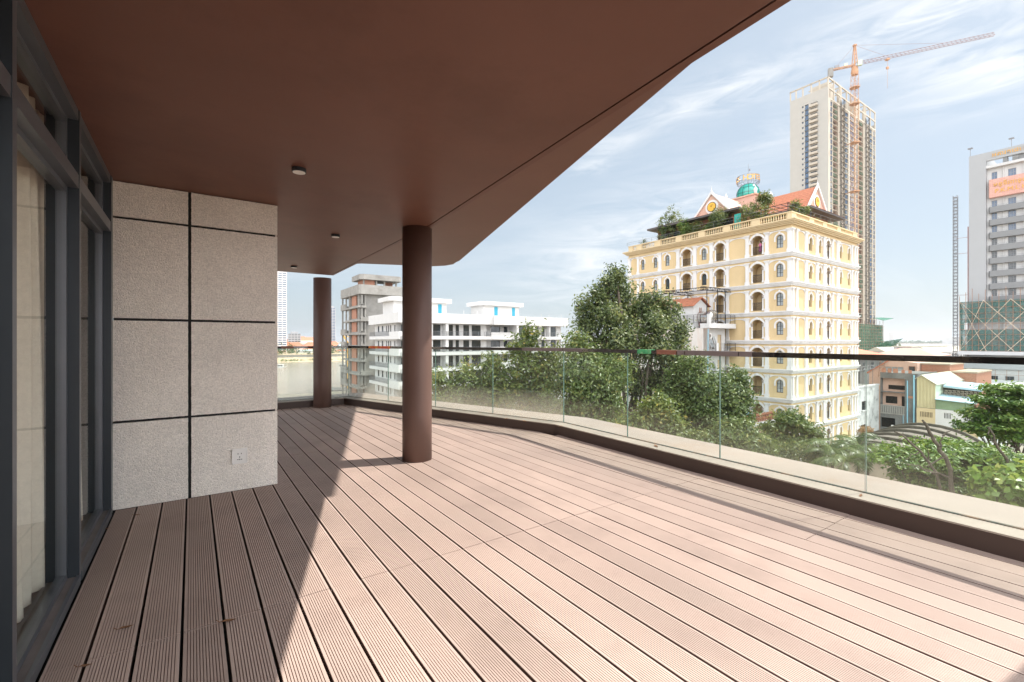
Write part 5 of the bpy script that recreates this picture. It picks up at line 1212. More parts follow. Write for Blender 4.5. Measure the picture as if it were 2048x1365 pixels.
# annex wing in front
AX = thing('hospital_annex', city(167.0, 20.6, 0), AC, 'long low white hospital wing with square windows behind a sparse scaffold', 'building')
aops = [(a, a + 1.55, -9.6, -7.6, False, 0.2, None) for a in (1.9, 4.7, 7.1, 10.2, 13.2)] 
mb = MB(); wall_open(mb, 'l', 0, -14, 17, GZ, -5.9, aops + [(a, a + 1.55, -9.6, -7.6, False, 0.2, None) for a in (-2.0, -5.5, -9.0)]); mb.poly([(0, 17, GZ), (11, 17, GZ), (11, 17, -5.9), (0, 17, -5.9)]); mb.poly([(0, -14, -5.9), (0, 17, -5.9), (11, 17, -5.9), (11, -14, -5.9)]); mb.build('wall', M['hospw'], AX)
for a, b, c, d, *_ in aops + [(a, a + 1.55, -9.6, -7.6) for a in (-2.0, -5.5, -9.0)]: window(AX, 'l', 0, a, b, c, d, 0.2, 'steelgrey', 'pane', 2, 2, bw=0.07)
mb = MB(); mb.box(-0.7, 11, -14, 17.5, -5.899, -4.6); mb.build('roof_slab', M['hosp'], AX)
mb = MB()
for i in range(15): mb.bar((-1.2, -13 + 2*i, GZ), (-1.2, -13 + 2*i, -6), 0.07)
for z in (-10.4, -8.8, -7.2): mb.bar((-1.2, -13, z), (-1.2, 16, z), 0.06)
mb.build('scaffold_pole', M['rustpipe'], AX)
mb = MB(); mb.loft([(-1.3, 8.2, -6.6), (-1.3, 6.4, -6.6), (-1.3, 5.0, -9.2), (-1.3, 5.6, -9.2)], [(-1.25, 8.2, -6.6), (-1.25, 6.4, -6.6), (-1.25, 5.0, -9.2), (-1.25, 5.6, -9.2)]); mb.build('loose_net', M['netg'], AX)
FR = thing('flat_roof_hall', city(124, 7.0, 0), AC, 'low hall with a broad white flat roof in front of the hospital wing', 'building')
mb = MB(); mb.box(0, 41, 0, 21, GZ, -9.0); mb.build('wall', M['hospw'], FR); mb = MB(); mb.box(-0.5, 41.5, -0.5, 21.5, -8.999, -8.5); mb.box(-0.5, 41.5, 21.0, 21.5, -8.499, -8.1); mb.build('roof', M['white'], FR)
HM = thing('hoist_mast', city(181.2, 36.0, GZ), AC, 'slender black lattice hoist mast standing beside the hospital tower', 'hoist mast')
mb = MB(); lattice(mb, (0, 0, 0), (0, 0, 60.5), 0.9, 0.95, r=0.06)
for i in range(64): mb.box(-0.45, 0.45, -0.45, 0.45, 0.95*i, 0.95*i + 0.15)
mb.build('lattice_mast', M['steelgrey'], HM)
mb = MB()
for z in (8, 20, 31.5, 43.5, 48): mb.bar((0, 0, z), (0.3, -2.8, z), 0.1)
mb.bar((0.3, -2.6, 0), (0.3, -2.6, 51), 0.25); mb.build('tie_bar', M['cranegrey'], HM)
# ================================================================ LOW ROWS ON THE RIGHT
WW = thing('weathered_house', city(72.3, 23.9, 0), AC, 'mould-streaked white house wall with two small barred windows beside the hotel', 'house')
hops = [(1.5, 3.3, -8.2, -6.95, False, 0.2, None), (1.2, 3.0, -11.4, -10.1, False, 0.2, None), (1.2, 3.0, -14.6, -13.3, False, 0.2, None)]
mb = MB(); wall_open(mb, 'f', 0, 0, 7.8, GZ, -5.05, hops); mb.poly([(7.8, 0, GZ), (7.8, 9, GZ), (7.8, 9, -5.05), (7.8, 0, -5.05)]); mb.poly([(0, 0, GZ), (0, 9, GZ), (0, 9, -5.05), (0, 0, -5.05)]); mb.poly([(0, 0.3, -5.6), (7.8, 0.3, -5.6), (7.8, 9, -5.6), (0, 9, -5.6)]); mb.build('wall', M['weather'], WW)
mb = MB(); mb.box(-0.05, 7.85, -0.06, 0.3, -5.05, -4.85); mb.build('coping', M['weather'], WW)
for a, b, c, d, *_ in hops: window(WW, 'f', 0, a, b, c, d, 0.2, 'iron', 'pane', 4, 2, sill='weather')
mb = MB()
for x in (0.2, 3.6, 7.4): mb.bar((x, 0.6, -4.9), (x, 0.6, -2.6), 0.06)
lattice(mb, (0.1, 0.6, -2.7), (7.6, 0.6, -2.4), 0.45, 0.55, r=0.03); mb.build('roof_trellis', M['steelgrey'], WW)
mb = MB(); mb.box(0.5, 7.7, 4.0, 8.5, -5.6, -2.9); mb.build('roof_room', M['peach'], WW)
mb = MB(); mb.box(-1, 8.5, 8.6, 16, -4.0, -3.0); mb.box(-1, 8.5, 8.6, 16.0, GZ, -4.001); wb = mb.build('rear_block', M['hospw'], WW)
mb = MB()
for i in range(28): mb.box(-0.9 + i*0.33, -0.72 + i*0.33, 8.3, 8.59, -3.7, -3.1)
mb.build('terracotta_fence', M['terracotta'], WW)
GH = thing('cement_house', city(80.32, 19.72, 0), AC, 'narrow grey cement house with a pink recessed balcony and blue drain pipes', 'house')
ops = [(1.35, 4.05, -5.9, -4.0, False, 0.9, 1), (1.35, 4.05, -7.9, -6.0, False, 0.9, 1), (2.4, 4.05, -11.0, -9.6, False, 0.4, 2), (2.5, 4.05, -14.2, -12.6, False, 0.5, 2), (2.9, 3.7, -16.8, -15.2, False, 0.4, 2)]
mb = MB(); wall_open(mb, 'l', 0, 0, 4.1, GZ, -3.2, ops, 0, 0); mb.poly([(0, 0, GZ), (9, 0, GZ), (9, 0, -3.2), (0, 0, -3.2)]); mb.poly([(0, 0, -3.3), (9, 0, -3.3), (9, 4.1, -3.3), (0, 4.1, -3.3)]); mb.poly([(0, 4.1, GZ), (9, 4.1, GZ), (9, 4.1, -3.2), (0, 4.1, -3.2)]); mb.build('wall', [M['concdark'], M['peach'], M['dark']], GH)
mb = MB(); mb.box(0.86, 0.9, 1.4, 3.4, -5.6, -5.0); mb.box(0.86, 0.9, 1.4, 1.9, -7.9, -6.5); mb.box(0.86, 0.9, 2.4, 3.7, -7.6, -6.6); mb.build('balcony_opening', M['dark'], GH)
mb = MB()
for i in range(11): mb.box(-0.05, 0.1, 1.4 + i*0.25, 1.53 + i*0.25, -8.9, -7.95)
mb.box(-0.07, 0.12, 1.33, 4.1, -7.9499, -7.8); mb.box(-0.07, 0.12, 1.33, 4.1, -9.05, -8.9001); mb.build('balustrade', M['concrete'], GH)
mb = MB()
for i in range(3): mb.box(-0.04, 0.0, 2.2 + i*0.62, 2.62 + i*0.62, -3.18, -2.62)
for i in range(5): mb.box(-0.06, 0.05, 0.6 + i*0.75, 0.95 + i*0.75, -3.7 + 0.5, -2.75)
mb.build('brick_ornament', M['brick'], GH)
mb = MB(); mb.tube((-0.09, 0.35, -3.4), (-0.09, 0.35, -16), 0.10, n=8); mb.tube((-0.09, 1.05, -4.2), (-0.09, 1.05, -16.5), 0.07, n=8); mb.tube((-0.07, 1.5, -9.0), (-0.07, 1.5, -16.5), 0.03, n=6); mb.build('drain_pipe', M['bluepipe'], GH)
mb = MB()
for z in (-6.6, -10.4, -13.4): mb.box(-0.012, 0.0, 0.45, 1.0, z, z + 0.3)
mb.build('exposed_brick', M['brick'], GH)
YS = thing('shop_house', city(80.35, 13.9, 0), AC, 'cream shop house with a corrugated gabled upper storey and pale blue lean-to roofs', 'shop house')
ops = [(0.5, 2.7, -16.2, -12.6, False, 0.3, 1), (3.4, 5.0, -15.0, -12.6, False, 0.3, 1), (0.4, 3.0, -11.4, -10.8, False, 0.12, 1), (3.3, 5.2, -10.9, -10.3, False, 0.12, 1)]
mb = MB(); wall_open(mb, 'l', 0, 0.0, 5.75, GZ, -9.9, ops, 0, 0); mb.poly([(0, 0, GZ), (18, 0, GZ), (18, 0, -9.9), (0, 0, -9.9)], 2); mb.poly([(0, 5.75, GZ), (18, 5.75, GZ), (18, 5.75, -9.9), (0, 5.75, -9.9)], 0); mb.build('wall', [M['cream'], M['dark'], M['weather']], YS)
def slots(a, b, c, d, n, w): return [(a + (b - a)*i/n, a + (b - a)*i/n + w, c, d, False, 0.15, 1) for i in range(n)]
mb = MB(); wall_open(mb, 'l', -0.5, 3.9, 5.8, -9.899, -7.7, slots(4.2, 5.5, -8.9, -8.2, 8, 0.08), 0, 0); wall_open(mb, 'l', -0.5, -0.05, 3.8999, -9.899, -7.7, slots(0.5, 1.3, -8.8, -8.1, 5, 0.08) + slots(2.4, 3.1, -8.8, -8.1, 5, 0.08), 2, 2)
mb.poly([(-0.5, -0.05, -9.899), (-0.5, 5.8, -9.899), (0.0, 5.8, -9.899), (0.0, -0.05, -9.899)]); mb.box(-0.5, 18, -0.0501, -0.05, -9.899, -7.7, 2); mb.poly([(-0.45, -0.05, -7.75), (3, -0.05, -7.75), (3, 5.8, -7.75), (-0.45, 5.8, -7.75)], 2); mb.build('balcony_parapet', [M['cream'], M['dark'], M['hospw']], YS)
mb = MB(); mb.add([(-0.2, 3.95, -7.7), (-0.2, 5.85, -7.7), (-0.2, 5.85, -3.75), (-0.2, 5.35, -3.36), (-0.2, 3.95, -4.42)], [(0, 1, 2, 3, 4)]); mb.add([(-0.2, 3.95, -7.7), (18.5, 3.95, -7.7), (18.5, 3.95, -4.42), (-0.2, 3.95, -4.42)], [(0, 1, 2, 3)], 1); mb.build('upper_storey', [M['creamrib'], M['mint']], YS)
mb = MB(); mb.loft([(-0.4, 5.35, -3.3), (18.8, 5.35, -3.3), (18.8, 3.75, -4.5), (-0.4, 3.75, -4.5)], [(-0.4, 5.35, -3.38), (18.8, 5.35, -3.38), (18.8, 3.75, -4.58), (-0.4, 3.75, -4.58)]); mb.loft([(-0.4, 5.35, -3.3), (18.8, 5.35, -3.3), (18.8, 6.0, -3.82), (-0.4, 6.0, -3.82)], [(-0.4, 5.35, -3.38), (18.8, 5.35, -3.38), (18.8, 6.0, -3.9), (-0.4, 6.0, -3.9)]); mb.build('gable_roof', M['metalroof'], YS)
mb = MB(); mb.loft([(-0.7, 0.0, -6.55), (-0.7, 3.9, -6.35), (2.6, 3.9, -5.9), (2.6, 0.0, -6.1)], [(-0.7, 0.0, -6.63), (-0.7, 3.9, -6.43), (2.6, 3.9, -5.98), (2.6, 0.0, -6.18)]); mb.build('lean_to_roof', M['blueroof'], YS)
mb = MB(); mb.poly([(-0.3, 0.3, -7.7), (-0.3, 3.9, -7.7), (-0.3, 3.9, -6.45), (-0.3, 0.3, -6.6)]); mb.build('green_sheet', M['greensheet'], YS)
mb = MB(); mb.poly([(-0.62, -0.06, -6.62), (2.6, -0.06, -6.2), (2.6, -0.06, -7.6), (-0.4, -0.06, -8.3)]); mb.build('rusty_side_sheet', M['rust'], YS)
mb = MB(); mb.loft([(2.2, 0.0, -5.0), (2.2, 3.7, -4.7), (6.5, 3.7, -4.3), (6.5, 0.0, -4.5)], [(2.2, 0.0, -5.25), (2.2, 3.7, -4.95), (6.5, 3.7, -4.4), (6.5, 0.0, -4.6)]); mb.loft([(6.5, 0, -4.5), (6.5, 3.7, -4.3), (12, 3.7, -5.4), (12, 0, -5.6)], [(6.5, 0, -4.6), (6.5, 3.7, -4.4), (12, 3.7, -5.5), (12, 0, -5.7)]); mb.build('upper_lean_to_roof', M['blueroof'], YS)
mb = MB()
for i in range(9):
    for j in range(2): lattice(mb, (2.4, 0.15 + i*0.4, -5.95 + j*0.45), (2.4, 0.45 + i*0.4, -5.95 + j*0.45), 0.3, 0.3, r=0.03, up=(1, 0, 0))
mb.build('breeze_block_screen', M['oldwall'], YS)
mb = MB(); mb.poly([(2.7, 0.2, -6.0), (2.7, 3.8, -6.0), (2.7, 3.8, -5.1), (2.7, 0.2, -5.2)]); mb.build('screen_back', M['dark'], YS)
for y0, y1, z0, z1 in ((0.5, 2.7, -16.2, -12.6), (3.4, 5.0, -15.0, -12.6)): window(YS, 'l', 0, y0, y1, z0, z1, 0.28, 'iron', 'pane', 4, 3, name='window_grille')
mb = MB(); mb.box(-0.55, 0.0, -0.1, 2.9, -12.45, -12.3); mb.box(-0.55, 0, 3.1, 5.4, -12.1, -11.95); mb.build('canopy', M['hospw'], YS)
# houses behind that row
PH = thing('peach_house', city(92, 22.6, 0), AC, 'peach walled house with a red verge, louvre windows and a leaning ladder', 'house')
mb = MB(); mb.poly([(0, 0, GZ), (0, 6.2, GZ), (0, 6.2, -3.9), (0, 3.2, -1.7), (0, 0, -2.2)]); mb.poly([(0, 0, GZ), (12, 0, GZ), (12, 0, -2.2), (0, 0, -2.2)]); mb.poly([(0, 0, -2.2), (12, 0, -2.2), (12, 3.2, -1.7), (0, 3.2, -1.7)]); mb.build('wall', M['peach'], PH)
mb = MB(); mb.loft([(-0.2, 3.2, -1.55), (12, 3.2, -1.55), (12, 6.5, -4.0), (-0.2, 6.5, -4.0)], [(-0.2, 3.2, -1.72), (12, 3.2, -1.72), (12, 6.5, -4.17), (-0.2, 6.5, -4.17)]); mb.build('roof', M['redtile'], PH)
window(PH, 'l', 0, 0.25, 1.05, -4.3, -2.7, 0.02, 'terracotta', 'pane', 1, 1)
for y in (1.7, 2.5, 3.3): window(PH, 'l', 0, y, y + 0.7, -3.6, -2.9, 0.02, 'steelgrey', 'pane2', 1, 3, name='louvre_window')
mb = MB(); mb.bar((-0.4, 4.2, -4.6), (-0.1, 4.0, -1.6), 0.06); mb.bar((-0.4, 4.8, -4.6), (-0.1, 4.6, -1.6), 0.06)
for i in range(7): mb.bar((-0.38 + i*0.04, 4.2 - i*0.03, -4.4 + i*0.42), (-0.38 + i*0.04, 4.8 - i*0.03, -4.4 + i*0.42), 0.045)
tag(mb.build('ladder', M['rustpipe'], loc=city(92, 22.6, 0), rz=AC), 'rusty ladder leaning on the peach house wall', 'ladder')
BW = thing('brick_house', city(93.5, 16.2, 0), AC, 'raw orange brick house without render beyond the cream gable roof', 'house')
mb = MB(); mb.box(0, 8, 3.0, 6.3, GZ, -2.4); mb.build('wall', M['brick'], BW); mb = MB(); mb.box(0.3, 10, 0.2, 2.999, GZ, -3.5); mb.build('rear_wall', M['brick'], BW); mb = MB(); mb.box(-0.1, 8.1, 2.9, 6.4, -2.399, -2.2); mb.box(0.2, 10, 0.1, 2.898, -3.499, -3.3); mb.build('coping', M['oldwall'], BW)
def hip(name, q, p, w, d, z0, ze, zr, wm, rm_, lab, cat='house', ins=0.35):
    h = thing(name, city(q, p, 0), AC, lab, cat)
    mb = MB(); mb.box(0, w, 0, d, z0, ze); mb.build('wall', M[wm], h)
    mb = MB(); e = 0.6; ix, iy = w*ins, d*ins
    mb.loft([(-e, -e, ze + .001), (w + e, -e, ze + .001), (w + e, d + e, ze + .001), (-e, d + e, ze + .001)], [(ix, iy, zr), (w - ix, iy, zr), (w - ix, d - iy, zr), (ix, d - iy, zr)]); mb.build('roof', M[rm_], h)
    n = max(1, int(w // 4))
    for i in range(n):
        u = w*(i + 0.5)/n
        if name != 'market_hall': window(h, 'f', 0, u - 0.6, u + 0.6, ze - 2.6, ze - 1.0, 0.03, 'iron', 'pane', 2, 1)
    return h
hip('tiled_house', 104, 34, 17, 11, GZ, -2.0, -0.2, 'concdark', 'redtile', 'house with a red hip tile roof between the hotel and the market hall', ins=0.4)
hip('tiled_house', 196, 44, 18, 16, GZ, -3.6, -1.2, 'peach', 'roofpink', 'house with a pale pink hip roof beside the foot of the hoist mast')
MH = thing('market_hall', city(205.6, 47, 0), AC, 'long off-white market hall with glazed gables in front of the river', 'market hall')
mb = MB(); mops = [(1 + 3.0*i, 3.6 + 3.0*i, -6.2, -4.4, False, 0.3, 1) for i in range(6)]; wall_open(mb, 'l', 0, 0, 19, GZ, -2.6, mops, 0, 0); wall_open(mb, 'f', 0, 0, 60, GZ, -2.6, [(2 + 4*i, 5 + 4*i, -6.5, -3.4, False, 0.4, 1) for i in range(14)], 0, 0); mb.poly([(0, 0, -2.6), (60, 0, -2.6), (60, 19, -2.6), (0, 19, -2.6)]); mb.poly([(0, 19, GZ), (60, 19, GZ), (60, 19, -2.6), (0, 19, -2.6)]); mb.build('wall', [M['hospw'], M['dark']], MH)
for y in (1.5, 14.0):
    mb = MB(); mb.loft([(-1, y - 2, -2.6), (60, y - 2, -2.6), (60, y + 4, -2.6), (-1, y + 4, -2.6)], [(-1, y + 0.9, -1.0), (60, y + 0.9, -1.0), (60, y + 1.1, -1.0), (-1, y + 1.1, -1.0)]); mb.build('gable_roof', M['metalroof'], MH)
mb = MB(); mb.box(4, 50, 6.2, 11.2, -2.599, -0.9); mb.build('clerestory', M['hospw'], MH); mb = MB(); mb.box(3.5, 50.5, 5.7, 11.7, -0.899, -0.65); mb.build('clerestory_roof', M['metalroof'], MH)
for y in (6.6, 8.6): window(MH, 'l', 4, y, y + 1.5, -2.2, -1.2, 0.02, 'iron', 'pane', 2, 1)
# barrel-vaulted warehouse
VW = thing('vaulted_warehouse', city(45.5, 13.8, 0), AC, 'old warehouse with a ribbed concrete barrel vault and brick-edged arched end wall', 'warehouse')
HWd, RI, ZS, LV = 5.4, 4.4, -11.6, 14.6
def vault_pts(dr, n=20): return [((HWd + dr) * math.cos(math.pi * i / n), ZS + (RI + dr) * math.sin(math.pi * i / n)) for i in range(n + 1)]
mb = MB(); V = vault_pts(0)
for i in range(20): (a, b), (c, d) = V[i], V[i+1]; mb.add([(0, a, b), (LV, a, b), (LV, c, d), (0, c, d)], [(0, 1, 2, 3)])
mb.build('vault', M['vault'], VW)
for k_ in range(6):
    x = 0.15 + k_ * (LV - 0.4) / 5; mb = MB(); A, B = vault_pts(0.005), vault_pts(0.24)
    for i in range(20): lo = [A[i], A[i+1], B[i+1], B[i]]; mb.loft([(x, a, b) for a, b in lo], [(x + 0.32, a, b) for a, b in lo])
    mb.build('roof_rib', M['vaultrib'], VW)
mb = MB(); mb.add([(0.1, a, b) for a, b in V] , [tuple(range(21))]); mb.box(0.0, LV, -HWd, -HWd + 0.3, GZ, ZS); mb.box(0.0, 0.3, -HWd + 0.301, HWd, GZ, ZS); mb.box(0.3, LV, HWd - 0.3, HWd, GZ, ZS); mb.box(LV - 0.3, LV, -HWd + .301, HWd - .301, GZ, ZS); mb.add([(LV - 0.1, a, b) for a, b in V], [tuple(range(21))]); mb.build('wall', M['oldwall'], VW)
mb = MB(); A, B = vault_pts(-0.5, 60), vault_pts(-0.2, 60)
for i in range(0, 60, 2): lo = [A[i], A[i+1], B[i+1], B[i]]; mb.loft([(-0.14, a, b) for a, b in lo], [(0.099, a, b) for a, b in lo])
mb.build('dentil_course', M['brick'], VW)
mb = MB(); A, B = vault_pts(-0.2, 30), vault_pts(0.12, 30)
for i in range(30): lo = [A[i], A[i+1], B[i+1], B[i]]; mb.loft([(-0.24, a, b) for a, b in lo], [(0.0995, a, b) for a, b in lo])
mb.build('end_arch', M['vaultrib'], VW)

# ================================================================ TREES AND PLANTS
def leaf_cloud(name, lobes, n, size, mt, seed, parent=None, org=(0, 0, 0), clump=0.5, per=16, up=0.5, shell=0.55, tone0=0.0, tone1=1.0, aspect=0.45, flat=1.0):
    """lobes: (x,y,z,rx,ry,rz) -> one mesh of many folded leaves"""
    g = np.random.default_rng(seed); O = np.array(org)
    vol = np.array([l[3]*l[4] + l[4]*l[5] + l[3]*l[5] for l in lobes]); vol = vol / vol.sum()
    P = []; Nn = []; Tn = []
    for l, w in zip(lobes, vol):
        nc = max(3, int(n * w / per))
        d = g.normal(size=(nc, 3)); d /= np.linalg.norm(d, axis=1)[:, None]
        rr = shell + (1.06 - shell) * g.random(nc) ** 0.7
        rr *= 1 + 0.13 * np.sin(d[:, 0]*5 + seed) * np.cos(d[:, 2]*4 + d[:, 1]*6)
        c = d * rr[:, None] * np.array(l[3:6]) + np.array(l[0:3])
        tc_ = np.clip(g.normal(0.48, 0.17, nc), 0, 1)
        k_ = per
        cl = clump * (0.6 + 0.8 * g.random(nc))
        off = g.normal(size=(nc, k_, 3)) * cl[:, None, None] * 0.5; off[:, :, 2] *= flat
        p = c[:, None, :] + off
        nm = d[:, None, :] * 0.55 + g.normal(size=(nc, k_, 3)) * 0.55 + np.array([0, 0, up]); nm /= np.linalg.norm(nm, axis=2)[:, :, None]
        P.append(p.reshape(-1, 3)); Nn.append(nm.reshape(-1, 3)); Tn.append(np.clip(tc_[:, None] + g.normal(0, 0.16, (nc, k_)), 0, 1).reshape(-1))
    P = np.concatenate(P) - O; Nn = np.concatenate(Nn); Tn = np.concatenate(Tn); m = len(P)
    r = g.normal(size=(m, 3)); a = np.cross(Nn, r); a /= np.linalg.norm(a, axis=1)[:, None]; b = np.cross(Nn, a)
    s = size * (0.65 + 0.7 * g.random(m)); s = s[:, None]
    V = np.empty((m, 4, 3)); V[:, 0] = P - a*s*0.5; V[:, 1] = P + b*s*aspect*0.5 + Nn*s*0.09; V[:, 2] = P + a*s*0.5 - Nn*s*0.08; V[:, 3] = P - b*s*aspect*0.5 + Nn*s*0.09
    me = bpy.data.meshes.new(name); me.vertices.add(4*m); me.vertices.foreach_set('co', V.reshape(-1)); me.loops.add(6*m); me.polygons.add(2*m)
    i0 = np.arange(m) * 4; F = np.stack([i0, i0+1, i0+2, i0, i0+2, i0+3], 1).reshape(-1)
    me.loops.foreach_set('vertex_index', F.astype(np.int32)); me.polygons.foreach_set('loop_start', np.arange(0, 6*m, 3, dtype=np.int32)); me.polygons.foreach_set('loop_total', np.full(2*m, 3, dtype=np.int32))
    at_ = me.attributes.new('tone', 'FLOAT', 'FACE'); at_.data.foreach_set('value', np.repeat(tone0 + (tone1 - tone0)*Tn, 2).astype(np.float32))
    me.materials.append(M[mt]); me.update(calc_edges=True); me.validate()
    return link(name, me, parent)
def L(px, py, Y, rx, ry, dy=None):         # an ellipsoid lobe placed by eye
    p = at(px, py, Y); a, b = rx/910*Y, ry/910*Y; return (p.x, p.y, p.z, a, dy if dy else (a + b)/2, b)
def limb(mb, p0, p1, r0, r1, g, wob=0.08, n=4):
    p0, p1 = Vector(p0), Vector(p1); L_ = (p1 - p0).length; prev = p0
    for i in range(1, n + 1):
        t = i/n; q = p0.lerp(p1, t) + Vector((g.uniform(-1, 1), g.uniform(-1, 1), g.uniform(-1, 1))) * (L_*wob*(1 - abs(2*t - 1)))
        q.z += L_*0.06*math.sin(math.pi*t)
        mb.tube(prev, q, r0 + (r1 - r0)*(i-1)/n, r0 + (r1 - r0)*t, 6, caps=False); prev = q
    return prev
def tree(name, label, base, lobes, n, size, mt, seed, r=0.3, fork=0.35, group=None, twigs=3, **kw):
    bx, by, bz = base
    t_ = thing(name, base, 0, label, 'tree', group); g = random.Random(seed)
    org = Vector(base); mb = MB()
    ctr = Vector((sum(l[0] for l in lobes)/len(lobes), sum(l[1] for l in lobes)/len(lobes), min(l[2] - l[5]*0.5 for l in lobes)))
    fk = org.lerp(ctr, fork if ctr.z > bz + 2 else 0.8) - org; fk.z = max(fk.z, 1.0)
    e = limb(mb, (0, 0, -0.3), fk, r, r*0.8, g, 0.04, 5)
    for l in lobes:
        c = Vector(l[0:3]) - org; c0 = Vector((c.x, c.y, c.z - l[5]*0.3))
        en = limb(mb, e, c0, r*0.55, r*0.2, g, 0.1, 5)
        for k_ in range(twigs*2):
            d = Vector((g.gauss(0, 1), g.gauss(0, 1), g.gauss(0.3, 0.7))).normalized(); q = Vector((d.x*l[3], d.y*l[4], d.z*l[5]))*0.85 + c
            limb(mb, en if k_ % 2 else e.lerp(en, 0.7), q, r*0.14, r*0.03, g, 0.1, 3)
    mb.build('trunk', M['bark'], t_, smooth=True)
    leaf_cloud('crown', lobes, n, size, mt, seed, t_, base, **kw)
    return t_
Yd = 41
tree('broadleaf_tree', 'tallest dark green tree with a pointed top in front of the hotel', at(1250, 0, Yd)*1.0 - Vector((0, 0, at(1250, 0, Yd).z - GZ)),
     [L(1233, 552, Yd, 17, 20), L(1212, 570, Yd, 16, 16), L(1240, 590, Yd + 1, 26, 24), L(1196, 598, Yd, 24, 20), L(1168, 612, Yd, 20, 15), L(1215, 630, Yd - 1, 34, 24), L(1180, 650, Yd, 28, 20), L(1262, 630, Yd + 1, 26, 24), L(1300, 606, Yd, 28, 22), L(1335, 622, Yd, 22, 20), L(1312, 650, Yd - 1.5, 34, 26), L(1356, 664, Yd, 24, 24), L(1245, 678, Yd - 2, 40, 28), L(1200, 695, Yd, 34, 24), L(1160, 690, Yd + 1, 20, 16), L(1300, 700, Yd - 2, 38, 26), L(1345, 710, Yd - 1, 34, 26), L(1366, 745, Yd, 22, 20), L(1230, 735, Yd, 36, 28), L(1285, 762, Yd, 44, 30), L(1190, 745, Yd + 1, 26, 24), L(1335, 765, Yd + 1, 30, 24)], 30000, 0.32, 'leafdark', 21, r=0.42, clump=0.7, per=30, shell=0.25)
Yy = 35
tree('broadleaf_tree', 'yellow-green tree with loose foliage in front of the white apartment block', at(1030, 0, Yy) - Vector((0, 0, at(1030, 0, Yy).z - GZ)),
     [L(1060, 760, Yy, 52, 50), L(1005, 785, Yy, 58, 40), L(940, 770, Yy, 46, 40), L(900, 800, Yy, 42, 38), L(1060, 672, Yy, 22, 18), L(1045, 705, Yy, 34, 24), L(1095, 735, Yy, 40, 40), L(985, 732, Yy, 22, 24), L(960, 820, Yy, 60, 34), L(1070, 825, Yy, 62, 38), L(875, 760, Yy, 18, 22)], 21000, 0.30, 'leafyel', 22, r=0.28, clump=0.6, per=26, shell=0.3)
tree('broadleaf_tree', 'light green tree between the yellow-green tree and the tall dark tree', at(1150, 0, 32) - Vector((0, 0, at(1150, 0, 32).z - GZ)),
     [L(1165, 745, 32, 46, 50), L(1130, 800, 32, 45, 42), L(1195, 800, 32, 46, 46), L(1150, 690, 32.5, 22, 22), L(1225, 745, 33, 34, 34), L(1160, 850, 32, 52, 28), L(1215, 850, 31, 40, 26)], 16000, 0.28, 'leafmid', 23, r=0.24, clump=0.65, per=24, tone0=0.1)
tree('broadleaf_tree', 'bright yellow-green low tree behind the balustrade below the tall dark tree', at(1285, 0, 29) - Vector((0, 0, at(1285, 0, 29).z - GZ)),
     [L(1312, 815, 29, 34, 24), L(1270, 858, 29, 46, 26), L(1335, 850, 29, 30, 22), L(1300, 890, 29, 50, 22)], 7000, 0.27, 'leafyel', 24, r=0.17, clump=0.45, tone0=0.1)
Yg = 36
tree('broadleaf_tree', 'dense grey-green tree in front of the townhouse balconies', at(1410, 0, Yg) - Vector((0, 0, at(1410, 0, Yg).z - GZ)),
     [L(1385, 735, Yg, 26, 24), L(1360, 762, Yg, 28, 24), L(1400, 775, Yg - 1, 34, 26), L(1342, 805, Yg, 34, 28), L(1392, 815, Yg - 1, 36, 28), L(1437, 772, Yg, 28, 24), L(1450, 808, Yg, 34, 28), L(1475, 762, Yg + 1, 22, 22), L(1487, 802, Yg, 20, 24), L(1478, 840, Yg, 26, 26), L(1425, 848, Yg - 1, 40, 26), L(1365, 858, Yg, 40, 24)], 22000, 0.30, 'leafmid', 25, r=0.26, clump=0.6, per=26, shell=0.3, tone1=0.85)
tree('broadleaf_tree', 'lower grey-green tree spreading along the ledge under the annex balustrade', at(1430, 0, 31) - Vector((0, 0, at(1430, 0, 31).z - GZ)),
     [L(1470, 875, 31, 46, 32), L(1400, 890, 31, 42, 26), L(1510, 895, 31, 34, 26), L(1440, 915, 31, 60, 24), L(1350, 895, 31, 35, 20)], 12000, 0.26, 'leafmid', 26, r=0.2, clump=0.42, tone0=0.1)
Ys = 36
tree('broadleaf_tree', 'small open tree with a forked trunk before the hotel corner', at(1568, 0, Ys) - Vector((0, 0, at(1568, 0, Ys).z - GZ)),
     [L(1578, 836, Ys, 26, 14, 1.2), L(1550, 858, Ys, 26, 12, 1.2), L(1606, 856, Ys, 34, 12, 1.2), L(1630, 872, Ys, 14, 9, 0.8), L(1570, 880, Ys, 34, 14, 1.4), L(1540, 890, Ys, 22, 16, 1.2), L(1610, 878, Ys, 22, 9, 1.0)], 6500, 0.27, 'leafmid', 27, r=0.16, fork=0.62, clump=0.32, shell=0.25, tone0=0.15)
tree('shrub', 'dark low shrubs at the foot of the hotel corner', at(1600, 0, 33) - Vector((0, 0, at(1600, 0, 33).z - GZ)),
     [L(1600, 905, 33, 40, 16), L(1545, 915, 33, 40, 18), L(1640, 915, 33, 30, 14)], 9000, 0.17, 'leafmid', 28, r=0.12, clump=0.4)
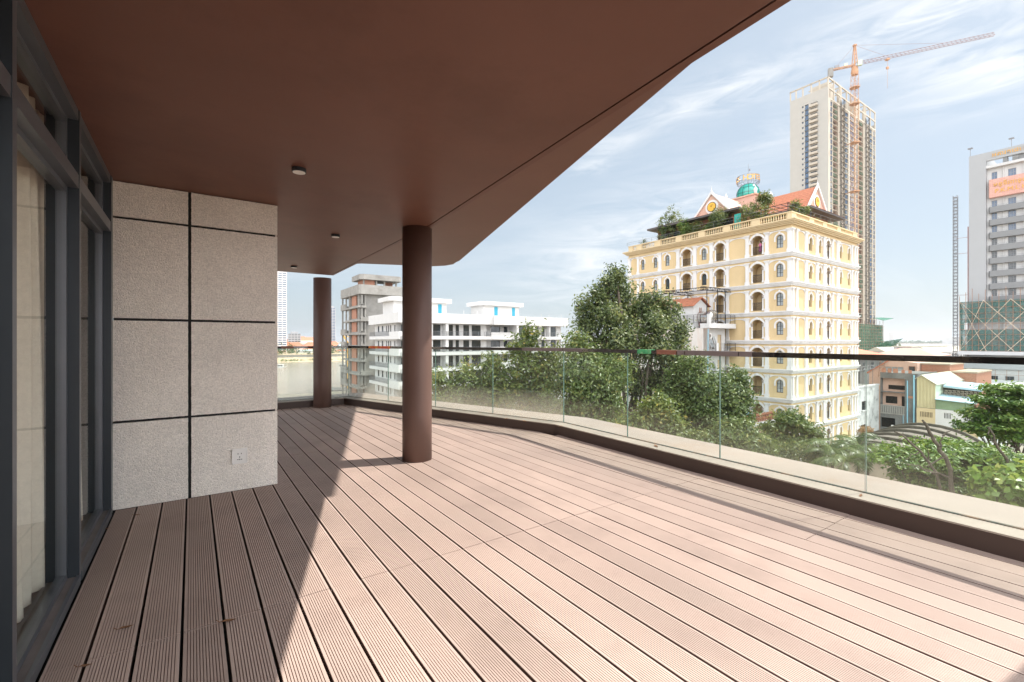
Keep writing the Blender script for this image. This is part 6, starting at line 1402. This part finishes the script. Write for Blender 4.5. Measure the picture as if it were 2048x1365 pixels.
# layered tree at the right edge, its neighbour and bare branches
Yr = 29
tree('almond_tree', 'tall layered bright green tree cut by the right edge of the view', at(2030, 0, Yr) - Vector((0, 0, at(2030, 0, Yr).z - GZ)),
     [L(2035, 782, Yr, 40, 9, 2.2), L(2012, 778, Yr, 20, 6, 1.4), L(2005, 802, Yr, 34, 8, 2.0), L(2040, 815, Yr, 44, 12, 2.4), L(1985, 830, Yr, 34, 8, 2.0), L(2020, 842, Yr, 56, 14, 2.6), L(1965, 852, Yr, 28, 7, 1.8), L(2070, 800, Yr, 50, 24, 3), L(2005, 866, Yr, 50, 12, 2.4), L(2080, 850, Yr, 60, 30, 3)], 20000, 0.27, 'leafbright', 31, r=0.24, clump=0.4, up=1.1, shell=0.2, flat=0.5, tone1=0.9)
Yq = 24.5
tree('almond_tree', 'broad spreading bright green tree filling the lower right behind the glass', at(1930, 0, Yq) - Vector((0, 0, at(1930, 0, Yq).z - GZ)),
     [L(1838, 908, Yq, 40, 8, 2), L(1895, 900, Yq, 44, 9, 2.2), L(1955, 902, Yq, 52, 14, 2.6), L(1795, 922, Yq, 34, 7, 1.7), L(1805, 905, Yq + 2, 24, 5, 1.6), L(1855, 928, Yq, 56, 12, 2.2), L(1915, 935, Yq, 70, 18, 2.6), L(1990, 930, Yq, 60, 24, 2.8), L(1870, 955, Yq, 60, 18, 2.4), L(1960, 968, Yq, 70, 22, 2.8), L(2035, 955, Yq, 50, 34, 2.8), L(1905, 980, Yq, 60, 16, 2.2), L(1830, 955, Yq + 1, 34, 12, 1.8), L(2000, 1000, Yq, 70, 18, 2.6), L(1880, 1000, Yq, 60, 14, 2)], 34000, 0.25, 'leafbright', 32, r=0.24, clump=0.36, up=1.0, shell=0.2, flat=0.55, tone1=0.88)
tree('shrub', 'large-leaved bright climber nearest the ledge at the right edge', at(2010, 0, 20) - Vector((0, 0, at(2010, 0, 20).z - GZ)),
     [L(2010, 975, 20, 40, 22), L(2040, 990, 20, 36, 26), L(1985, 965, 20, 20, 12), L(2050, 960, 20.5, 30, 20)], 2400, 0.34, 'leafbright', 33, r=0.08, clump=0.4, aspect=0.8, tone0=0.35)
def bare(label, pts, branches, seed, r=0.11):
    g = random.Random(seed); b0 = at(*pts[0]); base = Vector((b0.x, b0.y, GZ)); mb = MB(); prev = None
    t_ = thing('bare_tree', base, 0, label, 'tree', 'leafless branching trees at the right')
    limb(mb, (0, 0, 0), b0 - base, r*1.15, r, g, 0.02, 5)
    for i in range(len(pts) - 1): limb(mb, at(*pts[i]) - base, at(*pts[i+1]) - base, r*(1 - 0.72*i/len(pts)), r*(1 - 0.72*(i+1)/len(pts)), g, 0.05, 4)
    for a, b in branches: limb(mb, at(*a) - base, at(*b) - base, r*0.45, r*0.14, g, 0.08, 4)
    mb.build('trunk', M['bark'], t_, smooth=True)
bare('tallest leafless branching tree, crossing the vaulted roof', [(1905, 985, 22), (1897, 930, 22), (1868, 882, 22), (1852, 850, 22), (1845, 841, 22)], [((1880, 900, 22), (1886, 872, 22)), ((1886, 872, 22), (1902, 862, 22)), ((1890, 915, 22), (1850, 935, 22)), ((1896, 955, 22), (1815, 930, 22))], 41)
bare('thin leafless tree leaning left in front of the vault end wall', [(1880, 975, 22.5), (1858, 925, 22.5), (1828, 893, 22.5), (1806, 872, 22.5), (1789, 864, 22.5)], [((1858, 925, 22.5), (1855, 895, 22.5)), ((1806, 872, 22.5), (1806, 865, 22.5)), ((1838, 905, 22.5), (1812, 920, 22.5)), ((1870, 950, 22.5), (1800, 925, 22.5))], 42, 0.07)
bare('leafless leaning trunk among bright leaves near the right edge', [(2050, 1000, 21), (2025, 955, 21), (1995, 895, 21), (1976, 855, 21)], [((2025, 955, 21), (2033, 930, 21)), ((1995, 895, 21), (1975, 868, 21)), ((1976, 868, 21), (1984, 850, 21))], 43, 0.085)
# palms
def palm(px, py, Y, label, seed, nf=15, L_=2.6):
    g = random.Random(seed); c = at(px, py, Y); base = Vector((c.x, c.y, GZ)); t_ = thing('palm', base, 0, label, 'palm', 'feathery palms by the vaulted warehouse')
    mb = MB(); h = c.z - GZ; limb(mb, (0, 0, 0), (0, 0, h), 0.13, 0.09, g, 0.015, 5); mb.build('trunk', M['bark'], t_, smooth=True)
    vs = []; fs = []; tn = []
    for i in range(nf):
        a = 2*math.pi*i/nf + g.uniform(-0.25, 0.25); el = g.uniform(0.5, 1.35); LL = L_*g.uniform(0.75, 1.15); n = 16; tv = g.random()
        pts = []
        for j in range(n + 1):
            s = j/n; ang = el - 2.0*s*s; 
            pts.append((pts[-1][0] + LL/n*math.cos(el - 1.9*s**1.3), pts[-1][1] + LL/n*math.sin(el - 1.9*s**1.3)) if pts else (0.05, 0))
        side = Vector((-math.sin(a), math.cos(a), 0)); fw = Vector((math.cos(a), math.sin(a), 0))
        for j in range(2, n):
            p = fw*pts[j][0] + Vector((0, 0, h + pts[j][1])); d = (fw*(pts[j+1][0] - pts[j][0]) + Vector((0, 0, pts[j+1][1] - pts[j][1]))).normalized()
            ll = 0.62*math.sin(math.pi*(j + 1)/(n + 3))
            for sg_ in (-1, 1):
                for q in (0, 0.5):
                    pp = p + d*(LL/n*q); e = pp + side*sg_*ll*0.75 + d*ll*0.5 + Vector((0, 0, -ll*0.35 + g.uniform(-.08, .08))); w = d*0.035; b = len(vs)
                    vs += [pp - w, pp.lerp(e, 0.5) + w + Vector((0, 0, 0.04)), e, pp.lerp(e, 0.5) - w + Vector((0, 0, 0.04))]; fs += [(b, b+1, b+2, b+3)]; tn.append(min(1, max(0, tv*0.6 + g.random()*0.4)))
            b = len(vs); w = side*0.02; vs += [p - w, p + w, p + d*LL/n + w, p + d*LL/n - w]; fs += [(b, b+1, b+2, b+3)]; tn.append(0.8)
    m = MB(); m.v = [tuple(v) for v in vs]; m.f = [list(f) for f in fs]; m.m = [0]*len(fs); m.t = tn; m.build('crown', M['palm'], t_, tone=True)
for i, (px, py, Y, nm) in enumerate(((1665, 912, 31, 'feathery palm nearest the hotel corner'), (1692, 900, 33, 'tallest feathery palm in the clump by the hotel ledge'), (1716, 908, 32, 'feathery palm in front of the hotel base ledge, right of the tallest'), (1736, 915, 31, 'rightmost feathery palm touching the warehouse end wall'), (1690, 930, 29, 'lowest feathery palm just above the balcony ledge'))): palm(px, py, Y, nm, 50 + i)
tree('grass_tuft', 'tuft of dry straw-coloured weeds on the warehouse roof edge', (lambda p: Vector((p.x, p.y, p.z - 0.6)))(at(1737, 872, 47)), [L(1732, 868, 47, 12, 11), L(1742, 874, 47, 9, 9)], 1400, 0.35, 'straw', 60, r=0.04, clump=0.35, aspect=0.12)
# rooftop plants of the hotel (hotel grid coordinates)
def roofplant(name, x, y, z, r, h, n, size, mt, seed, lab, shell=0.3, lob=None):
    bx, by, _ = city(53.64 + x, 23.81 + y); base = (bx, by, 14.35); g = random.Random(seed)
    lobes = []
    for i in range(5): a = g.uniform(0, 6.28); lobes.append((bx + math.cos(a)*r*0.45, by + math.sin(a)*r*0.45, z + h*g.uniform(0.25, 0.8), r*g.uniform(0.45, 0.7), r*g.uniform(0.45, 0.7), h*g.uniform(0.2, 0.32)))
    lobes.append((bx, by, z + h*0.85, r*0.35, r*0.35, h*0.2))
    o = tree(name, lab, base, lobes, n, size, mt, seed, r=0.07, fork=0.5, group='plants on the hotel roof terrace', clump=0.3, shell=shell, twigs=2); o['category'] = 'plant'
roofplant('roof_tree', 1.2, 16.6, 15.0, 2.0, 5.2, 3600, 0.22, 'leafmid', 71, 'sparse pale roof tree near the left end of the hotel parapet', 0.6)
roofplant('roof_shrub', 1.0, 13.9, 14.9, 1.0, 3.0, 2600, 0.17, 'leafbright', 72, 'bright green upright shrub right of the sparse roof tree')
roofplant('roof_shrub', 1.2, 12.4, 14.9, 0.95, 2.3, 2000, 0.17, 'leafyel', 73, 'reddish green rounded shrub between two roof conifers')
roofplant('roof_shrub', 1.1, 10.2, 14.9, 0.9, 2.6, 2200, 0.16, 'leafbright', 74, 'slim bright shrub left of the bushy roof conifer')
roofplant('roof_shrub', 1.0, 8.8, 14.9, 1.35, 3.3, 4200, 0.16, 'leafmid', 75, 'bushy dark conifer under the pink gable on the hotel roof')
roofplant('roof_vine', 1.6, 4.6, 14.9, 2.2, 3.2, 3000, 0.2, 'leafyel', 76, 'loose yellow-green vine over the pergola on the hotel roof', 0.5)
roofplant('roof_shrub', 2.2, 3.9, 16.6, 1.0, 2.6, 1800, 0.2, 'leafyel', 77, 'tall leafy vine clump rising above the pergola')
roofplant('roof_shrub', 4.2, 1.3, 15.6, 1.25, 2.3, 3000, 0.2, 'leafyel', 78, 'feathery light green bush near the hotel parapet corner')
roofplant('roof_shrub', 0.9, 20.6, 14.8, 0.8, 1.8, 350, 0.17, 'leafmid', 79, 'thin wispy plant at the far left end of the hotel roof', 0.6)
for i in range(6): roofplant('roof_shrub', 6.5 + 1.8*i, 0.7, 14.9, 0.55, 1.0, 500, 0.17, 'leafmid', 80 + i, ['first', 'second', 'third', 'fourth', 'fifth', 'last'][i] + ' low planter shrub counted from the hotel parapet corner to the right')

# ================================================================ FAR BANK, RIVER TRAFFIC, DISTANT TOWERS
leaf_cloud_lobes = []
fr = random.Random(9)
for i in range(330):
    q = fr.uniform(-420, 250); p = fr.uniform(600, 700) if i < 190 else fr.uniform(700, 1100); x, y, _ = city(q, p); h = fr.uniform(3.5, 7.5) * (1 if p < 700 else 1.25); leaf_cloud_lobes.append((x, y, -15 + h*0.75, fr.uniform(4, 9), fr.uniform(4, 9), h))
o = leaf_cloud('far_treeline', leaf_cloud_lobes, 42000, 1.5, 'fartree', 90, clump=2.4, shell=0.75, aspect=0.8); tag(o, kind='stuff')
lb = []
for i in range(160): q = fr.uniform(-420, 250); x, y, _ = city(q, fr.uniform(551, 560)); lb.append((x, y, -20.6, fr.uniform(2.5, 6), 2.5, fr.uniform(0.7, 1.8)))
o = leaf_cloud('bank_grass', lb, 16000, 1.1, 'leafbright', 91, clump=1.4, shell=0.4, aspect=0.3, tone1=0.6); tag(o, kind='stuff')
mb = MB(); mb.box(-420, 280, 591.0, 592.5, -18.3, -15.4); mb.box(-420, 280, 590.6, 590.9, -15.4, -15.1)
for i in range(70): mb.box(-420 + i*10, -419.4 + i*10, 590.5, 591.0, -18, -14.2)
tag(mb.build('promenade_wall', M['concrete'], rz=AC), 'low concrete promenade wall along the far river bank', 'wall')
HB = [(558, 712, 640, 'peach', 'rooforange', 16, 12, 7), (584, 688, 760, 'hospw', 'rooforange', 34, 15, 9), (604, 684, 900, 'hospw', 'metalroof', 60, 24, 8), (616, 678, 980, 'peach', 'redtile', 40, 22, 12), (628, 688, 820, 'cream', 'rooforange', 34, 16, 10), (618, 693, 720, 'peach', 'redtile', 22, 14, 9), (608, 704, 640, 'hospw', 'blueroof', 18, 14, 7), (598, 699, 660, 'cream', 'roofpink', 16, 12, 7), (622, 702, 650, 'hospw', 'mint', 16, 12, 8), (664, 686, 820, 'hospw', 'rooforange', 22, 14, 9), (676, 691, 740, 'peach', 'redtile', 24, 12, 7), (686, 690, 700, 'hospw', 'blueroof', 18, 10, 6), (672, 706, 640, 'cream', 'roofpink', 16, 10, 6), (683, 702, 650, 'peach', 'rooforange', 14, 10, 6), (596, 676, 1100, 'peach', 'rooforange', 46, 20, 12), (690, 706, 640, 'hospw', 'redtile', 15, 10, 6)]
desc = ['house with an orange roof on the far bank next to the pebbledash wall', 'long white hall with an orange roof under the striped tower', 'broad low hall with a white metal roof across the river', 'red pointed-roof pavilion between the broad white hall and the far column', 'cream house with an orange roof just left of the far column', 'small peach house with a red roof below the pointed pavilion', 'pale blue gabled boat shed at the far river edge', 'small cream house with pink roof left of the blue boat shed', 'white house with a mint roof among the far bank trees', 'white house with an orange roof right of the far column', 'peach house with a long red roof near the slim tower', 'white shed with a blue roof beside the yellow crane boom', 'low cream house with a pale pink roof near the far water', 'little peach house with orange roof just left of the bare concrete block', 'peach hall with an orange roof far behind the grey office block', 'white cottage with red roof partly behind the bare concrete block']
for (px, py, Y, wm, rm_, w, d, h), ds in zip(HB, desc):
    P = at(px, py, Y); zb = -15.2; ze = max(zb + 3, P.z - h*0.45)
    hh = thing('bank_house', (P.x, P.y, 0), AC, ds, 'house', 'houses on the far bank')
    mb = MB(); mb.box(-w/2, w/2, -d/2, d/2, zb, ze); mb.build('wall', M[wm], hh)
    mb = MB(); e = 1.0; mb.loft([(-w/2 - e, -d/2 - e, ze + .01), (w/2 + e, -d/2 - e, ze + .01), (w/2 + e, d/2 + e, ze + .01), (-w/2 - e, d/2 + e, ze + .01)], [(-w*0.3, -0.3, P.z + h*0.3), (w*0.3, -0.3, P.z + h*0.3), (w*0.3, 0.3, P.z + h*0.3), (-w*0.3, 0.3, P.z + h*0.3)]); mb.build('roof', M[rm_], hh)
def far_tower(px0, px1, ytop, Y, ybase, lab, wm, gm, fh, depth=24, podium=None, cat='tower block', solid=0.45):
    P0, P1 = at(px0, ytop, Y), at(px1, ytop, Y); w = P1.x - P0.x; zb = at(px0, ybase, Y).z
    t_ = thing('far_tower' if cat == 'tower block' else 'far_office', (P0.x, Y, 0), -math.atan2(P0.x, Y), lab, cat); w *= math.cos(math.atan2(P0.x, Y))
    mb = MB(); mb.box(0.4, w - 0.4, 0.4, depth, zb, P0.z); mb.build('glazing', M[gm], t_)
    mb = MB(); z = zb; top = P0.z
    while z < top - 0.5:
        mb.box(0, w, 0, depth + .4, z, min(top, z + fh*solid)); z += fh
    n = max(2, int(w / 5))
    for i in range(n + 1): u = (w - 0.8)*i/n; mb.box(u, u + 0.8, 0.02, depth + 0.38, zb, top - 0.01)
    tag(mb.build('floor_band', M[wm], t_), kind=None)
    mb = MB(); mb.box(w*0.2, w*0.8, depth*0.2, depth*0.8, P0.z, P0.z + fh*1.2); mb.build('plant_room', M[wm], t_)
    return t_
t_ = far_tower(520, 575, 520, 640, 716, 'tall white and blue striped apartment tower beside the pebbledash wall edge', 'white', 'pane3', 3.2, 30, solid=0.5)
far_tower(576, 602, 668, 860, 704, 'grey mid-rise office block right of the striped tower', 'farwall', 'pane', 3.4, 30, cat='office block', solid=0.5)
far_tower(655, 671, 616, 1000, 700, 'slim blue-grey glass tower seen just right of the far column', 'farwall', 'pane3', 3.4, 20, solid=0.35)
far_tower(1757.8, 1768.5, 653, 1500, 700, 'pale slab tower on the shore right of the netted scaffold', 'hospw', 'pane2', 3.4, 20, solid=0.6)
far_tower(1777.5, 1787.5, 666, 2600, 692, 'hazy distant tower over the river mouth', 'hospw', 'pane2', 4, 30, solid=0.6)
far_tower(1884, 1935, 675.5, 3600, 688, 'long hazy low block on the far shore left of the hospital', 'hospw', 'pane2', 5, 40, cat='office block', solid=0.6)
lb = []
for i in range(260): X = fr.uniform(2200, 4600); lb.append((X, 4350 + fr.uniform(-100, 300), -18, fr.uniform(25, 60), 30, fr.uniform(12, 26)))
for i in range(24): X = fr.uniform(1120, 1290); lb.append((X*0.94, 1420 + fr.uniform(-30, 60), -18, fr.uniform(9, 16), 12, fr.uniform(8, 14)))
o = leaf_cloud('distant_trees', lb, 20000, 9.0, 'fartree', 93, clump=10, shell=0.6, aspect=0.8); tag(o, kind='stuff')
mb = MB(); mb.prism([(2000, 4250), (5200, 4250), (5600, 4800), (1900, 4800)], -24, -20.5); mb.prism([(1000, 1380), (1270, 1395), (1240, 1600), (1000, 1600)], -24, -20); tag(mb.build('distant_bank', M['sand']), kind='structure')
# ferry on the river
fp = at(556, 737, 388)
FB = thing('ferry_boat', (fp.x, fp.y, -21.75), R(8), 'small white river ferry with a covered deck near the pebbledash wall edge', 'boat')
mb = MB(); L_ = 6.6
hull = lambda z, k, dx: [(-L_*k, -1.5*k, z), (L_*0.55*k, -1.5*k, z), (L_*k + dx, 0, z + 0.25), (L_*0.55*k, 1.5*k, z), (-L_*k, 1.5*k, z)]
mb.loft(hull(-0.3, 0.85, 0), hull(1.0, 1.0, 0.6)); mb.build('hull', M['hospw'], FB)
mb = MB(); wall_open(mb, 'f', -1.2, -5.6, 4.2, 1.0, 2.9, [(-5.2 + 1.9*i, -3.7 + 1.9*i, 1.55, 2.6, False, 0.2, 1) for i in range(5)], 0, 0); mb.box(-5.6, 4.2, -1.0, 1.2, 1.0, 2.899); cb = mb.build('cabin', [M['hospw'], M['dark']], FB)
mb = MB(); mb.prism([(-6.0, -1.5), (4.4, -1.5), (5.2, 0), (4.4, 1.5), (-6.0, 1.5)], 2.9002, 3.1); mb.build('cabin_roof', M['plastic'], cb)
# barge crane beyond the unfinished block
bp_ = at(697, 690, 205)
BC = thing('barge_crane', (bp_.x, bp_.y, -21.75), R(180), 'yellow crane boom showing beside the bare concrete block', 'crane')
mb = MB(); mb.prism([(-14, -6), (10, -6), (14, 0), (10, 6), (-14, 6)], -0.5, 1.6); mb.build('barge_hull', M['concdark'], BC)
zt = 20.2
mb = MB(); lattice(mb, (0, 0, 1.6), (0, 0, zt), 1.6, 1.8, r=0.14); mb.build('mast', M['yellowp'], BC)
mb = MB(); mb.box(-1.5, 1.8, -1.1, 1.1, zt, zt + 2.0); mb.build('cab', M['yellowp'], BC)
mb = MB(); pk = (2.9, 0, zt + 6.2)
for s_ in (-0.5, 0.5): mb.bar((0.3, s_, zt + 1.9), (pk[0], s_*0.5, pk[2]), 0.34); mb.bar((-2.4, s_, zt + 3.4), (pk[0], s_*0.5, pk[2]), 0.2)
for i in range(1, 5): t = i/5; mb.bar((0.3 + 2.6*t, -0.5 + .25*t, zt + 1.9 + 4.3*t), (0.3 + 2.6*t, 0.5 - .25*t, zt + 1.9 + 4.3*t), 0.2)
mb.tube((pk[0], -0.4, pk[2]), (pk[0], 0.4, pk[2]), 0.6, n=12); mb.build('boom', M['yellowp'], BC)
for i, (px, lab) in enumerate(((684, 'left'), (691, 'right'))):
    p = at(px, 745, 250); mb = MB(); mb.tube((0, 0, 0), (0, 0, 9.5), 0.8, n=10); o = mb.build('pile', M['concdark'], loc=(p.x, p.y, -22)); tag(o, 'concrete mooring pile standing in the river, %s one of the pair' % lab, 'mooring pile', 'mooring piles in the river')
    mb = MB(); mb.box(-1.1, 1.1, -1.1, 1.1, 9.5, 10.2); mb.build('pile_cap', M['concdark'], o)

# ================================================================ PERSON on the top hotel balcony
def person():
    x, y, _ = city(53.64 + 0.33, 23.81 + 3.5); base = Vector((x, y, 11.26))
    J = {'pelvis': (0, 0, .86), 'waist': (-.02, 0, 1.0), 'chest': (-.05, 0, 1.2), 'neck': (-.07, 0, 1.36), 'chin': (-.085, 0, 1.42), 'head': (-.085, 0, 1.5), 'crown': (-.08, 0, 1.58),
         'hipl': (0, .085, .82), 'kneel': (-.02, .09, .46), 'ankl': (.02, .09, .07), 'toel': (-.12, .1, .03), 'hipr': (0, -.085, .82), 'kneer': (.0, -.09, .46), 'ankr': (.03, -.09, .07), 'toer': (-.11, -.1, .03),
         'shl': (-.05, .17, 1.3), 'ell': (-.08, .24, 1.08), 'wrl': (-.2, .17, .99), 'pal': (-.25, .15, .985), 'shr': (-.05, -.17, 1.3), 'elr': (-.08, -.25, 1.09), 'wrr': (-.12, -.16, 1.28), 'par': (-.12, -.12, 1.35), 'nose': (-.185, 0, 1.495)}
    r = {'pelvis': .13, 'waist': .105, 'chest': .125, 'neck': .052, 'chin': .06, 'head': .085, 'crown': .06, 'hipl': .085, 'kneel': .055, 'ankl': .035, 'toel': .028, 'hipr': .085, 'kneer': .055, 'ankr': .035, 'toer': .028, 'shl': .055, 'ell': .038, 'wrl': .026, 'pal': .03, 'shr': .055, 'elr': .038, 'wrr': .026, 'par': .03, 'nose': .013}
    E_ = [('pelvis', 'waist'), ('waist', 'chest'), ('chest', 'neck'), ('neck', 'chin'), ('chin', 'head'), ('head', 'crown'), ('head', 'nose'), ('pelvis', 'hipl'), ('hipl', 'kneel'), ('kneel', 'ankl'), ('ankl', 'toel'), ('pelvis', 'hipr'), ('hipr', 'kneer'), ('kneer', 'ankr'), ('ankr', 'toer'), ('chest', 'shl'), ('shl', 'ell'), ('ell', 'wrl'), ('wrl', 'pal'), ('chest', 'shr'), ('shr', 'elr'), ('elr', 'wrr'), ('wrr', 'par')]
    for s_, w, d in (('l', 'pal', Vector((-1, 0, -.2))), ('r', 'par', Vector((-.2, .2, 1)))):
        for i in range(5):
            k_ = 'f%s%d' % (s_, i); o_ = Vector((0, (i - 2)*.017, 0)); ln = (.045, .07, .078, .072, .055)[i]
            J[k_] = tuple(Vector(J[w]) + o_ + d.normalized()*ln); r[k_] = .008; E_.append((w, k_))
    ks = list(J); me = bpy.data.meshes.new('person'); me.from_pydata([J[k] for k in ks], [(ks.index(a), ks.index(b)) for a, b in E_], [])
    o = link('person', me, None, base, AC); o.modifiers.new('skin', 'SKIN'); o.modifiers.new('sub', 'SUBSURF').levels = 1
    o.modifiers['sub'].render_levels = 1
    for k, v in zip(ks, me.skin_vertices[0].data): v.radius = (r[k], r[k]); v.use_root = (k == 'pelvis')
    me.materials.append(M['skin'])
    tag(o, 'person in a pink dress leaning on the top floor hotel balcony rail', 'person')
    mb = MB(); mb.lathe([(.21, .42), (.19, .62), (.16, .86), (.125, 1.0), (.15, 1.2), (.13, 1.32), (.06, 1.36)], (-.02, 0, 0), 16); mb.v = [(x_ - max(0, z_ - 0.86)*0.09, y_*1.05, z_) for x_, y_, z_ in mb.v]; mb.build('dress', M['pinkdress'], o, smooth=True)
    mb = MB(); mb.lathe([(.06, 1.36), (.1, 1.42), (.107, 1.52), (.085, 1.6), (.02, 1.635)], (-.055, 0, 0), 14); mb.v = [(x_ + .012, y_, z_) for x_, y_, z_ in mb.v]; mb.build('hair', M['hair'], o, smooth=True)
person()
# ================================================================ AIR
hz = bpy.data.materials.new('thin_humid_air'); hz.use_nodes = True; t = hz.node_tree; t.nodes.clear()
o_ = t.nodes.new('ShaderNodeOutputMaterial'); pv = t.nodes.new('ShaderNodeVolumePrincipled'); pv.inputs['Color'].default_value = (0.86, 0.91, 0.96, 1); pv.inputs['Density'].default_value = 0.00009; pv.inputs['Anisotropy'].default_value = 0.35
t.links.new(pv.outputs[0], o_.inputs['Volume'])
mb = MB(); mb.box(-28500, 28500, -28500, 28500, -27.5, 205); o = mb.build('haze', hz); tag(o, kind='stuff')
